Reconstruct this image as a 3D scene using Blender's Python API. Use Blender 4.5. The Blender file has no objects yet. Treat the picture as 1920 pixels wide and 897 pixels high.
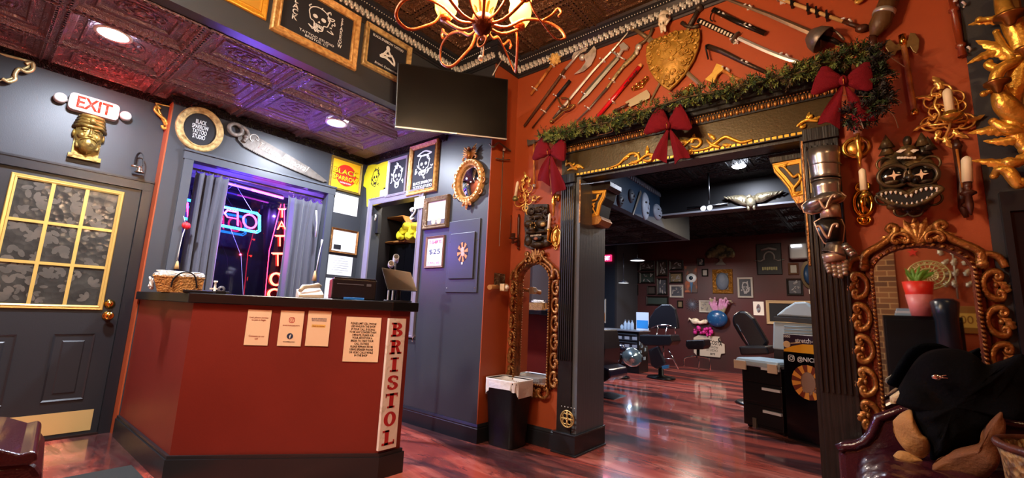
import bpy, bmesh, math, random
from mathutils import Vector, Matrix, Euler
from math import sin, cos, pi, radians as rad
random.seed(7)
SC = bpy.context.scene
COL = SC.collection
# ------------------------------------------------------------------ camera
F, H = 824.8, 1.1
def _basis(yaw, pitch, roll):
    f = Vector((sin(yaw)*cos(pitch), cos(yaw)*cos(pitch), sin(pitch)))
    r = Vector((cos(yaw), -sin(yaw), 0)); u = r.cross(f)
    return cos(roll)*r+sin(roll)*u, -sin(roll)*r+cos(roll)*u, f
CR, CU, CF = _basis(rad(-39.2), rad(9.32), rad(2.47))
cam = bpy.data.cameras.new('camera'); co = bpy.data.objects.new('camera', cam); COL.objects.link(co)
cam.sensor_width = 36; cam.lens = F*36/1920; cam.clip_start = .02
co.matrix_world = Matrix(((CR.x, CU.x, -CF.x, 0), (CR.y, CU.y, -CF.y, 0), (CR.z, CU.z, -CF.z, H), (0, 0, 0, 1)))
SC.camera = co
EYE = Vector((0, 0, H))
def ray(x, y): return CR*((x-960)/F)-CU*((y-448.5)/F)+CF
def onz(x, y, z=0.): d = ray(x, y); return EYE+d*((z-H)/d.z)
def onx(x, y, X): d = ray(x, y); return EYE+d*(X/d.x)
def ony(x, y, Y): d = ray(x, y); return EYE+d*(Y/d.y)
def at(x, y, dist):
    d = ray(x, y); return EYE+d*(dist/math.hypot(d.x, d.y))
# room planes
YP, XO, YM, XD, XW, XB = 2.878, -2.637, 3.224, -4.856, -4.707, -3.16
ZC, ZL = 3.6, 2.86
# ------------------------------------------------------------------ materials
def lin(h):
    if isinstance(h, str):
        h = h.lstrip('#'); h = [int(h[i:i+2], 16)/255 for i in (0, 2, 4)]
    return tuple((c/12.92 if c <= .04045 else ((c+.055)/1.055)**2.4) for c in h)+(1,)
MATS = {}
def mat(name, col, rough=.5, metal=0., bump=None, var=None, emit=0., coat=0., alpha=1., trans=0., ior=1.45, spec=None, sheen=0.):
    """bump=(kind, scale, strength)  var=(colour2, scale, lo, hi)"""
    if name in MATS: return MATS[name]
    m = bpy.data.materials.new(name); m.use_nodes = True; nt = m.node_tree; N = nt.nodes; Lk = nt.links
    b = N['Principled BSDF']; c = lin(col)
    b.inputs['Base Color'].default_value = c; b.inputs['Roughness'].default_value = rough
    b.inputs['Metallic'].default_value = metal; b.inputs['Coat Weight'].default_value = coat
    b.inputs['Coat Roughness'].default_value = .08
    b.inputs['Transmission Weight'].default_value = trans; b.inputs['IOR'].default_value = ior
    if spec is not None: b.inputs['Specular IOR Level'].default_value = spec
    b.inputs['Sheen Weight'].default_value = sheen
    if emit: b.inputs['Emission Color'].default_value = c; b.inputs['Emission Strength'].default_value = emit
    if bump or var:
        tc = N.new('ShaderNodeTexCoord')
    if var:
        n = N.new('ShaderNodeTexNoise'); n.inputs['Scale'].default_value = var[1]; n.inputs['Detail'].default_value = 5
        Lk.new(tc.outputs['Object'], n.inputs['Vector'])
        r = N.new('ShaderNodeValToRGB'); r.color_ramp.elements[0].position = var[2]; r.color_ramp.elements[1].position = var[3]
        r.color_ramp.elements[0].color = c; r.color_ramp.elements[1].color = lin(var[0])
        Lk.new(n.outputs['Fac'], r.inputs['Fac']); Lk.new(r.outputs['Color'], b.inputs['Base Color'])
    if bump:
        kind, sc, st = bump
        bp = N.new('ShaderNodeBump'); bp.inputs['Strength'].default_value = st; bp.inputs['Distance'].default_value = .01
        if kind == 'noise':
            n = N.new('ShaderNodeTexNoise'); n.inputs['Scale'].default_value = sc; n.inputs['Detail'].default_value = 6; o = n.outputs['Fac']
            Lk.new(tc.outputs['Object'], n.inputs['Vector'])
        elif kind == 'cells':
            n = N.new('ShaderNodeTexVoronoi'); n.inputs['Scale'].default_value = sc; o = n.outputs['Distance']
            Lk.new(tc.outputs['Object'], n.inputs['Vector'])
        elif kind == 'ornate':
            q = N.new('ShaderNodeTexNoise'); q.inputs['Scale'].default_value = sc*.35; q.inputs['Detail'].default_value = 1
            q.inputs['Distortion'].default_value = 2.5
            Lk.new(tc.outputs['Object'], q.inputs['Vector'])
            n = N.new('ShaderNodeMath'); n.operation = 'SINE'; k = N.new('ShaderNodeMath'); k.operation = 'MULTIPLY'; k.inputs[1].default_value = 34
            Lk.new(q.outputs['Fac'], k.inputs[0]); Lk.new(k.outputs[0], n.inputs[0]); o = n.outputs[0]
        elif kind == 'grain':
            n = N.new('ShaderNodeTexNoise'); mp = N.new('ShaderNodeMapping'); mp.inputs['Scale'].default_value = (1, 1, .04)
            n.inputs['Scale'].default_value = sc; n.inputs['Detail'].default_value = 4
            Lk.new(tc.outputs['Object'], mp.inputs['Vector']); Lk.new(mp.outputs[0], n.inputs['Vector']); o = n.outputs['Fac']
        Lk.new(o, bp.inputs['Height']); Lk.new(bp.outputs[0], b.inputs['Normal'])
    MATS[name] = m; return m
GOLD = mat('gilded_wood', 'e2b050', .34, .55, ('noise', 55, .4), ('9a6a24', 22, .45, .78))
GOLD2 = mat('bright_gilt', 'e6b048', .3, .65, ('noise', 60, .35), ('a8701e', 14, .42, .75))
BRONZE = mat('dark_bronze_gilt', '8a5a2c', .34, .55, ('noise', 60, .6), ('c8985a', 34, .5, .75))
BRASS = mat('polished_brass', 'e8bf5c', .16, 1.)
FRAMEG = mat('worn_gold_frame', 'd2b478', .4, .2, ('noise', 80, .5), ('7a5425', 30, .4, .75))
SILVER = mat('silver_leaf', 'd2d0c8', .35, .35, ('noise', 70, .5))
STEEL = mat('steel', 'c2beb6', .32, .5, ('noise', 30, .1))
DSTEEL = mat('dark_steel', '6a6258', .38, .5, ('noise', 40, .2))
CHROME = mat('chrome', 'd8dade', .1, 1.)
IRON = mat('rusty_iron', '8a4a2a', .4, .7, ('noise', 60, .3), ('c07a3c', 12, .4, .7))
BLACK = mat('black_paint', '1c1b1c', .38, 0, ('noise', 120, .08))
BWOOD = mat('black_stained_wood', '29221d', .42, 0, ('grain', 90, .35), ('181412', 30, .4, .7))
BLKPL = mat('black_plastic', '121214', .3)
RUBBER = mat('black_rubber', '0e0e10', .6)
LEATHB = mat('black_leather', '16151a', .32, 0, ('cells', 160, .15))
LEATHR = mat('burgundy_leather', '34101a', .25, 0, ('cells', 140, .12), coat=.3)
WHITE = mat('white_paper', 'e9e4da', .7)
CREAM = mat('cream_paper', 'd9cdb4', .75, 0, None, ('cfc2a8', 3, .3, .7))
INK = mat('black_ink', '14140f', .7)
BLACKCARD = mat('black_card', '17171d', .6)
WHITEINK = mat('white_print', 'dfe2e4', .6)
WAX = mat('ivory_wax', 'efe0bd', .45, 0)
WOODO = mat('orange_wood', 'c07a38', .45, 0, ('grain', 60, .3), ('7d4318', 20, .4, .7))
WOODD = mat('dark_brown_wood', '4a2415', .4, 0, ('grain', 60, .3), ('2c140c', 20, .4, .7))
BONE = mat('bone', 'e6dcc6', .5, 0, ('noise', 60, .3), ('b39f78', 18, .45, .75))
REDCL = mat('red_burlap', '640c16', .9, 0, ('cells', 300, .3), spec=.2)
CURT = mat('charcoal_curtain', '4a4a55', .85, 0, ('noise', 90, .2), sheen=.2)
# ------------------------------------------------------------------ mesh builder
class MB:
    def __init__(s): s.v = []; s.f = []; s.sm = []; s.mi = []; s.m = 0; s.xf = None
    def add(s, vs, fs, smooth=False):
        n = len(s.v)
        for v in vs:
            v = Vector(v)
            if s.xf is not None: v = s.xf @ v
            s.v.append(v)
        for f in fs:
            s.f.append([i+n for i in f]); s.sm.append(smooth); s.mi.append(s.m)
        return s
    def b(s, x0, x1, y0, y1, z0, z1, R=None):
        vs = [(x, y, z) for z in (z0, z1) for y in (y0, y1) for x in (x0, x1)]
        if R is not None:
            c = Vector(((x0+x1)/2, (y0+y1)/2, (z0+z1)/2)); vs = [c+R @ (Vector(v)-c) for v in vs]
        return s.add(vs, [(0, 2, 3, 1), (4, 5, 7, 6), (0, 1, 5, 4), (2, 6, 7, 3), (0, 4, 6, 2), (1, 3, 7, 5)])
    def rb(s, x0, x1, y0, y1, z0, z1, r, n=3):
        """box with all vertical/long edges rounded: rounded-rectangle prism along z with chamfered rims"""
        P = rrect(x1-x0, y1-y0, r, n); cx, cy = (x0+x1)/2, (y0+y1)/2; c = min(r*.5, (z1-z0)*.3); vs = []
        L = len(P)
        for z, k in ((z0, c), (z0+c, 0), (z1-c, 0), (z1, c)):
            sx = (x1-x0-2*k)/(x1-x0); sy = (y1-y0-2*k)/(y1-y0)
            vs += [(cx+p[0]*sx, cy+p[1]*sy, z) for p in P]
        fs = [[i for i in range(L)][::-1], [3*L+i for i in range(L)]]
        s.add(vs, fs); n0 = len(s.v)-len(vs)
        for j in range(3):
            for i in range(L):
                a = n0+j*L+i; b_ = n0+j*L+(i+1) % L
                s.f.append([a, b_, b_+L, a+L]); s.sm.append(False); s.mi.append(s.m)
        return s
    def tube(s, pts, r, n=8, flat=1., closed=False, up=None, caps=True):
        """tube through points; r float or list; flat squashes along local -Y (depth)"""
        P = [Vector(p) for p in pts]; k = len(P); rs = r if isinstance(r, (list, tuple)) else [r]*k
        T = []
        for i in range(k):
            a = P[(i-1) % k] if (closed or i > 0) else P[i]; b_ = P[(i+1) % k] if (closed or i < k-1) else P[i]
            t = (b_-a)
            T.append(t.normalized() if t.length > 1e-9 else Vector((0, 0, 1)))
        vs = []
        u = up
        nrm = Vector(u) if u else (Vector((0, 1, 0)) if abs(T[0].y) < .9 else Vector((1, 0, 0)))
        for i in range(k):
            t = T[i]; nrm = (nrm-t*nrm.dot(t))
            if nrm.length < 1e-6: nrm = t.orthogonal()
            nrm.normalize(); bn = t.cross(nrm)
            for j in range(n):
                a = 2*pi*j/n; vs.append(P[i]+(nrm*(cos(a)*flat)+bn*sin(a))*rs[i])
        fs = []
        for i in range(k if closed else k-1):
            for j in range(n):
                a = i*n+j; b_ = i*n+(j+1) % n; c = ((i+1) % k)*n+(j+1) % n; d = ((i+1) % k)*n+j
                fs.append((a, d, c, b_))
        s.add(vs, fs, n > 4)
        if not closed and caps:
            n0 = len(s.v)-len(vs)
            s.f.append([n0+j for j in range(n)]); s.sm.append(False); s.mi.append(s.m)
            s.f.append([n0+(k-1)*n+j for j in range(n)][::-1]); s.sm.append(False); s.mi.append(s.m)
        return s
    def cyl(s, p0, p1, r0, r1=None, n=14): return s.tube([p0, p1], [r0, r0 if r1 is None else r1], n)
    def lathe(s, prof, o=(0, 0, 0), ax=(0, 0, 1), n=20, smooth=True, arc=2*pi):
        o = Vector(o); a = Vector(ax).normalized(); u = a.orthogonal().normalized(); w = a.cross(u); vs = []; fs = []
        full = abs(arc-2*pi) < 1e-6; nn = n if full else n+1
        for r, z in prof:
            for j in range(nn):
                t = arc*j/n; vs.append(o+a*z+(u*cos(t)+w*sin(t))*r)
        for i in range(len(prof)-1):
            for j in range(n):
                k = (j+1) % nn; fs.append((i*nn+j, i*nn+k, (i+1)*nn+k, (i+1)*nn+j))
        return s.add(vs, fs, smooth)
    def prism(s, poly, y0, y1, smooth=False):
        """poly of (x,z) extruded between y0 (front) and y1 (back)"""
        n = len(poly); vs = [(p[0], y0, p[1]) for p in poly]+[(p[0], y1, p[1]) for p in poly]
        ar = sum(poly[i][0]*poly[(i+1) % n][1]-poly[(i+1) % n][0]*poly[i][1] for i in range(n))
        o = list(range(n)); 
        fs = [o if ar > 0 else o[::-1], ([n+i for i in o][::-1] if ar > 0 else [n+i for i in o])]
        for i in range(n):
            j = (i+1) % n; fs.append((i, i+n, j+n, j) if ar > 0 else (j, j+n, i+n, i))
        return s.add(vs, fs, smooth)
    def ball(s, c, r, n=12, m=8):
        r = (r, r, r) if not isinstance(r, (tuple, list)) else r; c = Vector(c); vs = [c+Vector((0, 0, -r[2]))]
        for i in range(1, m):
            p = -pi/2+pi*i/m
            for j in range(n):
                a = 2*pi*j/n; vs.append(c+Vector((r[0]*cos(p)*cos(a), r[1]*cos(p)*sin(a), r[2]*sin(p))))
        vs.append(c+Vector((0, 0, r[2]))); fs = []
        for j in range(n):
            fs.append((0, 1+(j+1) % n, 1+j)); e = 1+(m-2)*n; fs.append((e+j, e+(j+1) % n, len(vs)-1))
        for i in range(m-2):
            for j in range(n):
                a = 1+i*n+j; b_ = 1+i*n+(j+1) % n; fs.append((a, b_, b_+n, a+n))
        return s.add(vs, fs, True)
    def grid(s, fn, nu, nv, smooth=True, closeu=False):
        vs = [fn(i/nu, j/nv) for j in range(nv+1) for i in range(nu+(0 if closeu else 1))]; w = nu+(0 if closeu else 1); fs = []
        for j in range(nv):
            for i in range(nu):
                k = (i+1) % w if closeu else i+1
                fs.append((j*w+i, j*w+k, (j+1)*w+k, (j+1)*w+i))
        return s.add(vs, fs, smooth)
    def sweep(s, path, prof, closed=True):
        """moulding: path of (x,z) counter-clockwise points; prof of (out, depth): offset outward from path and depth toward viewer"""
        n = len(path); vs = []; k = len(prof)
        for i in range(n):
            p = Vector(path[i]); a = Vector(path[(i-1) % n]) if closed or i else None; c = Vector(path[(i+1) % n]) if closed or i < n-1 else None
            d1 = (p-a).normalized() if a is not None else (c-p).normalized(); d2 = (c-p).normalized() if c is not None else d1
            n1 = Vector((d1.y, -d1.x)); n2 = Vector((d2.y, -d2.x)); m = (n1+n2); m = m/max(.3, m.dot(n1)) if m.length > 1e-6 else n1
            for o, d in prof: q = p+m*o; vs.append((q.x, -d, q.y))
        fs = []
        for i in range(n if closed else n-1):
            for j in range(k-1):
                a = i*k+j; b_ = ((i+1) % n)*k+j; fs.append((a, b_, b_+1, a+1))
        return s.add(vs, fs)
    def build(s, name, m, parent=None, loc=None, rz=0., bev=0., sub=0, disp=None):
        me = bpy.data.meshes.new(name); me.from_pydata([tuple(v) for v in s.v], [], s.f)
        ms = m if isinstance(m, (list, tuple)) else [m]
        for q in ms: me.materials.append(q)
        for p, sm, mi in zip(me.polygons, s.sm, s.mi): p.use_smooth = sm; p.material_index = min(mi, len(ms)-1)
        bm = bmesh.new(); bm.from_mesh(me); bmesh.ops.recalc_face_normals(bm, faces=bm.faces); bm.to_mesh(me); bm.free()
        o = bpy.data.objects.new(name, me); COL.objects.link(o)
        if parent: o.parent = parent
        if loc is not None: o.location = loc
        if rz: o.rotation_euler = (0, 0, rz)
        if bev:
            q = o.modifiers.new('bevel', 'BEVEL'); q.width = bev; q.segments = 2; q.limit_method = 'ANGLE'; q.angle_limit = rad(40)
        if sub:
            q = o.modifiers.new('sub', 'SUBSURF'); q.levels = sub; q.render_levels = sub
        if disp:
            t = bpy.data.textures.new(name, 'CLOUDS'); t.noise_scale = disp[0]; q = o.modifiers.new('d', 'DISPLACE'); q.texture = t; q.strength = disp[1]; q.mid_level = .5
        return o
def rrect(w, h, r, n=3):
    P = []
    for cx, cy, a0 in ((w/2-r, h/2-r, 0), (-w/2+r, h/2-r, pi/2), (-w/2+r, -h/2+r, pi), (w/2-r, -h/2+r, 1.5*pi)):
        for i in range(n+1): a = a0+pi/2*i/n; P.append((cx+r*cos(a), cy+r*sin(a)))
    return P
def rect(w, h): return [(-w/2, -h/2), (w/2, -h/2), (w/2, h/2), (-w/2, h/2)]
def oval(w, h, n=32, cx=0, cz=0): return [(cx+w/2*cos(2*pi*i/n), cz+h/2*sin(2*pi*i/n)) for i in range(n)]
def spline(P, k=6):
    P = [Vector(p) for p in P]; out = []
    for i in range(len(P)-1):
        a = P[max(0, i-1)]; b = P[i]; c = P[i+1]; d = P[min(len(P)-1, i+2)]
        for j in range(k):
            t = j/k; out.append(.5*((2*b)+(c-a)*t+(2*a-5*b+4*c-d)*t*t+(3*b-a-3*c+d)*t**3))
    out.append(P[-1]); return out
def lerp(a, b, t): return a+(b-a)*t
# ------------------------------------------------------------------ things
def tag(o, label, cat, group=None, kind=None):
    if label: o['label'] = label
    if cat: o['category'] = cat
    if group: o['group'] = group
    if kind: o['kind'] = kind
    return o
def thing(name, label, cat, loc=(0, 0, 0), rz=0., group=None):
    o = bpy.data.objects.new(name, None); COL.objects.link(o); o.location = loc; o.rotation_euler = (0, 0, rz)
    o.empty_display_size = .05
    return tag(o, label, cat, group)
def struct(name, mb, m, **k):
    o = mb.build(name, m, **k); o['kind'] = 'structure'; return o
def kids(o): return [c for c in bpy.data.objects if c.parent == o]
def dup(o, loc=None, rz=None, label=None, group=None):
    c = o.copy(); COL.objects.link(c)
    if loc is not None: c.location = loc
    if rz is not None: c.rotation_euler = (0, 0, rz)
    if label: c['label'] = label
    if group: c['group'] = group
    for k in kids(o):
        d = k.copy(); COL.objects.link(d); d.parent = c
        for g in kids(k): e = g.copy(); COL.objects.link(e); e.parent = d
    return c
class Wall:
    """a wall plane; local frame x to the right along the wall, y into it, z up"""
    def __init__(s, ax, c, rz): s.ax = ax; s.c = c; s.rz = rz
    def pt(s, px, py, d=0.): return onx(px, py, s.c+d) if s.ax == 'x' else ony(px, py, s.c-d)
    def uv(s, p): return (p.y, p.z) if s.ax == 'x' else (p.x, p.z)
    def thing(s, name, label, cat, px, py, group=None):
        o = s.pt(px, py); t = thing(name, label, cat, o, s.rz, group); return t, s.conv(o)
    def conv(s, o):
        u0, v0 = s.uv(o)
        def c(px, py, d=0.):
            u, v = s.uv(s.pt(px, py, d)); return Vector((u-u0, -d, v-v0))
        return c
WM, WP, WO = Wall('y', YM, 0), Wall('y', YP, 0), Wall('x', XO, pi/2)
WD, WW, WB = Wall('x', XD, pi/2), Wall('x', XW, pi/2), Wall('x', XB, pi/2)
def xz(v): return (v[0], v[2])
def text(s, w, h, m, parent=None, loc=(0, 0, 0), name='lettering', ext=.0012, shear=0., bold=0., space=1., rot=0., mirror=False, keep=False):
    cu = bpy.data.curves.new(name, 'FONT'); cu.body = s; cu.align_x = 'CENTER'; cu.size = 1; cu.shear = shear; cu.offset = bold
    cu.space_line = space; cu.resolution_u = 3; cu.extrude = 0
    o = bpy.data.objects.new(name, cu); COL.objects.link(o)
    bpy.context.view_layer.update()
    me = bpy.data.meshes.new_from_object(o.evaluated_get(bpy.context.evaluated_depsgraph_get())); bpy.data.objects.remove(o)
    X = [v.co.x for v in me.vertices]; Y = [v.co.y for v in me.vertices]; x0, x1, y0, y1 = min(X), max(X), min(Y), max(Y)
    sx = w/(x1-x0); sy = h/(y1-y0)
    if keep: sx = sy = min(sx, sy)
    for v in me.vertices:
        x = (v.co.x-(x0+x1)/2)*sx; y = (v.co.y-(y0+y1)/2)*sy
        if mirror: x = -x
        v.co = (x*cos(rot)-y*sin(rot), 0, x*sin(rot)+y*cos(rot))
    bm = bmesh.new(); bm.from_mesh(me)
    r = bmesh.ops.extrude_face_region(bm, geom=bm.faces[:]); vv = [g for g in r['geom'] if isinstance(g, bmesh.types.BMVert)]
    bmesh.ops.translate(bm, verts=vv, vec=(0, -ext, 0)); bmesh.ops.recalc_face_normals(bm, faces=bm.faces); bm.to_mesh(me); bm.free()
    me.materials.clear(); me.materials.append(m)
    o = bpy.data.objects.new(name, me); COL.objects.link(o); o.location = loc
    if parent: o.parent = parent
    return o
def spiral(cx, cz, r0, r1, a0, turns, n=22):
    return [(cx+lerp(r0, r1, i/n)*cos(a0+2*pi*turns*i/n), cz+lerp(r0, r1, i/n)*sin(a0+2*pi*turns*i/n)) for i in range(n+1)]
def scroll(mb, x, z, r, ang, th, d=.02, flip=1, sweepa=1.25, curl=.8, flat=1., n=7):
    """C-scroll: an arc with both ends curled in, centred (x,z), facing ang, depth d from the wall"""
    pts = []; rs = []; arc = sweepa*pi; m = 14
    rc = r*.34
    e = [(r*cos(t), r*sin(t)) for t in [arc/2-arc*i/m for i in range(m+1)]]
    def curlpts(a, sgn):
        # continue from end at angle a, turning inwards
        ex, ez = r*cos(a), r*sin(a); cx, cz = (r-rc)*cos(a), (r-rc)*sin(a); o = []
        for i in range(1, 11):
            t = i/10; rr = rc*(1-.72*t); aa = a+sgn*2*pi*curl*t; o.append((cx+rr*cos(aa), cz+rr*sin(aa)))
        return o
    p = curlpts(arc/2, 1)[::-1]+e+curlpts(-arc/2, -1)
    k = len(p)
    for i, (a, b) in enumerate(p):
        t = abs(i/(k-1)*2-1); b *= flip
        pts.append((x+a*cos(ang)-b*sin(ang), -d, z+a*sin(ang)+b*cos(ang))); rs.append(th*(1-.55*t**3))
    mb.tube(pts, rs, n, flat); 
    for q in (pts[0], pts[-1]): mb.ball(q, th*.75, 8, 6)
def leaf(mb, x, z, L, w, ang, d=.015, curl=.3, th=.006, lobes=3, am=.2, tip=.4):
    """acanthus leaf: lobed blade, arched off the wall"""
    nu = 4*lobes
    def fn(u, v):
        wd = w*(sin(pi*min(1, v*.93+.07))**.6)*(1+am*sin(v*lobes*2*pi))*(1-tip*v)
        a = (u-.5)*wd; l = L*v; l2 = l; bend = curl*v*v*L
        X = l2; Y = a+bend
        return (x+X*cos(ang)-Y*sin(ang), -(d+.22*w*(1-(2*u-1)**2)*sin(pi*min(1, v+.15))+th), z+X*sin(ang)+Y*cos(ang))
    mb.grid(fn, 4, nu)
    def fb(u, v):
        p = fn(u, v); return (p[0], -max(.0, d-.0), p[2])
    mb.grid(fb, 4, nu)
def frame(parent, w, h, fw, dep, m, fill, name='frame', path=None, style=0, fillname='print'):
    """picture frame around an opening w x h centred on the parent origin"""
    P = path or rect(w, h)
    pr = {0: [(0, .004), (0, dep*.55), (fw*.18, dep*.75), (fw*.3, dep*.55), (fw*.55, dep*.8), (fw*.8, dep), (fw*.95, dep*.8), (fw, dep*.5), (fw, 0)],
          1: [(0, .004), (0, dep*.8), (fw*.1, dep), (fw*.9, dep), (fw, dep*.85), (fw, 0)]}[style]
    mb = MB(); mb.sweep(P, pr); o = mb.build(name, m, parent)
    f = MB(); f.prism(P, -.006, -.0005); f.build(fillname, fill, parent)
    return o
def plane_thing(W, name, label, cat, q, mats, group=None, th=.003, off=0.):
    """flat card on a wall from four photo corners tl,tr,br,bl; returns thing, width, height"""
    P = [W.pt(x, y, off) for x, y in q]; U = [W.uv(p) for p in P]
    cu = sum(u for u, v in U)/4; cv = sum(v for u, v in U)/4
    w = (U[1][0]-U[0][0]+U[2][0]-U[3][0])/2; h = (U[0][1]-U[3][1]+U[1][1]-U[2][1])/2
    c = sum(P, Vector())/4
    t = thing(name, label, cat, c, W.rz, group)
    return t, w, h
# ------------------------------------------------------------------ the room
WALLB = mat('charcoal_wall_paint', '383b40', .42, 0, ('noise', 160, .06), ('33353a', 2, .3, .7))
ORANGE = mat('burnt_orange_wall_paint', 'a84e27', .5, 0, ('noise', 140, .06), ('9c4622', 2, .3, .7))
ORANGE_COOL = mat('orange_paint_in_cool_light', '74241a', .45, 0, ('noise', 140, .06), ('6a2016', 2, .3, .7))  # same paint as the orange wall, with the counter's cooler light put into the colour
TRIMB = mat('black_gloss_trim', '212226', .3, 0, ('noise', 40, .05))
TRIMG = mat('grey_painted_casing', '454950', .35)
BROOMR = mat('dark_red_back_wall', '4a1a18', .5, 0, None, ('38201a', 1.2, .35, .7))
def floor_mat():
    m = bpy.data.materials.new('marbled_epoxy_floor'); m.use_nodes = True; nt = m.node_tree; N = nt.nodes; L = nt.links; b = N['Principled BSDF']
    tc = N.new('ShaderNodeTexCoord'); mp = N.new('ShaderNodeMapping'); mp.inputs['Rotation'].default_value = (0, 0, .25); mp.inputs['Scale'].default_value = (.36, 1.5, 1)
    w = N.new('ShaderNodeTexNoise'); w.inputs['Scale'].default_value = 1.1; w.inputs['Detail'].default_value = 3
    mx = N.new('ShaderNodeMix'); mx.data_type = 'VECTOR'; mx.inputs[0].default_value = .35
    L.new(tc.outputs['Object'], mp.inputs[0]); L.new(mp.outputs[0], w.inputs['Vector']); L.new(mp.outputs[0], mx.inputs[4]); L.new(w.outputs['Color'], mx.inputs[5])
    def noise(sc, det, dist, rough=.55):
        n = N.new('ShaderNodeTexNoise'); n.inputs['Scale'].default_value = sc; n.inputs['Detail'].default_value = det; n.inputs['Distortion'].default_value = dist; n.inputs['Roughness'].default_value = rough
        L.new(mx.outputs[1], n.inputs['Vector']); return n
    def ramp(src, a, ca, b_, cb):
        r = N.new('ShaderNodeValToRGB'); e = r.color_ramp.elements; e[0].position = a; e[0].color = ca; e[1].position = b_; e[1].color = cb; L.new(src, r.inputs[0]); return r
    n1 = noise(3.4, 8, 1.2, .62); r1 = ramp(n1.outputs['Fac'], .32, lin('98443a'), .66, lin('d67e6c')); e = r1.color_ramp.elements.new(.5); e.color = lin('b45242')
    n2 = noise(1.15, 5, 1.6); r2 = ramp(n2.outputs['Fac'], .485, (0, 0, 0, 1), .57, (.92, .92, .92, 1))
    n3 = noise(9, 6, 2.5); r3 = ramp(n3.outputs['Fac'], .35, lin('241d20'), .75, lin('4c3a3c'))
    a = N.new('ShaderNodeMix'); a.data_type = 'RGBA'; L.new(r2.outputs[0], a.inputs[0]); L.new(r1.outputs[0], a.inputs[6]); L.new(r3.outputs[0], a.inputs[7])
    n4 = noise(5, 7, 3.); r4 = ramp(n4.outputs['Fac'], .56, (0, 0, 0, 1), .66, (.7, .7, .7, 1))
    c = N.new('ShaderNodeMix'); c.data_type = 'RGBA'; L.new(r4.outputs[0], c.inputs[0]); L.new(a.outputs[2], c.inputs[6]); c.inputs[7].default_value = lin('4d2228')
    L.new(c.outputs[2], b.inputs['Base Color']); b.inputs['Roughness'].default_value = .16; b.inputs['Coat Weight'].default_value = .5; b.inputs['Coat Roughness'].default_value = .05
    bp = N.new('ShaderNodeBump'); bp.inputs['Strength'].default_value = .05; n5 = noise(6, 2, 0); L.new(n5.outputs['Fac'], bp.inputs['Height']); L.new(bp.outputs[0], b.inputs['Normal'])
    return m
FLOOR = floor_mat()
def brick_mat():
    m = bpy.data.materials.new('brown_brick'); m.use_nodes = True; nt = m.node_tree; N = nt.nodes; L = nt.links; b = N['Principled BSDF']
    tc = N.new('ShaderNodeTexCoord'); mp = N.new('ShaderNodeMapping'); mp.inputs['Rotation'].default_value = (pi/2, 0, 0)
    k = N.new('ShaderNodeTexBrick'); k.inputs['Scale'].default_value = 1; k.inputs['Brick Width'].default_value = .21; k.inputs['Row Height'].default_value = .075; k.inputs['Mortar Size'].default_value = .006
    k.inputs['Color1'].default_value = lin('8a5c32'); k.inputs['Color2'].default_value = lin('5c3a20'); k.inputs['Mortar'].default_value = lin('b08a58')
    L.new(tc.outputs['Object'], mp.inputs[0]); L.new(mp.outputs[0], k.inputs['Vector']); L.new(k.outputs[0], b.inputs['Base Color']); b.inputs['Roughness'].default_value = .8
    return m
YB = 10.8
struct('floor', MB().b(-6.2, 3, -1.8, YB+.3, -.1, 0), FLOOR)
# door wall
def dw():
    m = MB(); m.b(XD-.15, XD, -1.6, -.075, 0, ZL); m.b(XD-.15, XD, .845, .93, 0, ZL); m.b(XD-.15, XD, -.075, .845, 2.0, ZL)
    struct('wall_door', m, WALLB)
dw()
m = MB(); m.b(-4.95, XW, .93, 1.136, 0, ZL); m.b(-4.95, XW, 2.427, YP, 0, ZL); m.b(-4.95, XW, 1.136, 2.427, 2.327, ZL); m.b(-4.95, XW, 1.136, 2.427, 0, 1.0)
struct('wall_window', m, WALLB)
struct('trim_1', MB().b(XD, XW-.004, .92, .93, 0, ZL), ORANGE)
m = MB(); m.b(-4.707, -4.47, YP, YP+.12, 0, ZC); m.b(-3.62, XO-.008, YP, YP+.12, 0, ZC); m.b(-4.47, -3.62, YP, YP+.12, 0, .88); m.b(-4.47, -3.62, YP, YP+.12, 2.26, ZC)
struct('wall_panel', m, WALLB)
struct('wall_return', MB().b(XO-.008, XO, YP+.0, YM, 0, ZC), ORANGE)
m = MB(); m.b(XO-.008, -1.892, YM, YM+.45, 0, ZC); m.b(-1.892, -.268, YM, YM+.15, 2.283, ZC); m.b(-.268, .5, YM, YM+.45, 0, ZC)
struct('wall_main', m, ORANGE)
struct('wall_right', MB().b(.5, 2.6, YM-.012, YM+.45, 0, ZC), WALLB)
struct('wall_bulkhead', MB().b(XB-.12, XB, -1.6, YP, ZL, ZC), WALLB)
struct('wall_side', MB().b(2.6, 2.7, -1.6, YM, 0, ZC), ORANGE)
m = MB(); m.b(XD, -.16, -1.7, -1.6, 0, ZC); m.b(.62, 2.6, -1.7, -1.6, 0, ZC); m.b(-.16, .62, -1.7, -1.6, 2.6, ZC); struct('wall_front', m, ORANGE)
struct('wall_chimney', MB().b(-.16, .3, -1.72, -1.56, 0, 2.6), brick_mat()); struct('wall_behind', MB().b(.3, .62, -1.7, -1.6, 0, 2.6), ORANGE)
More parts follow.
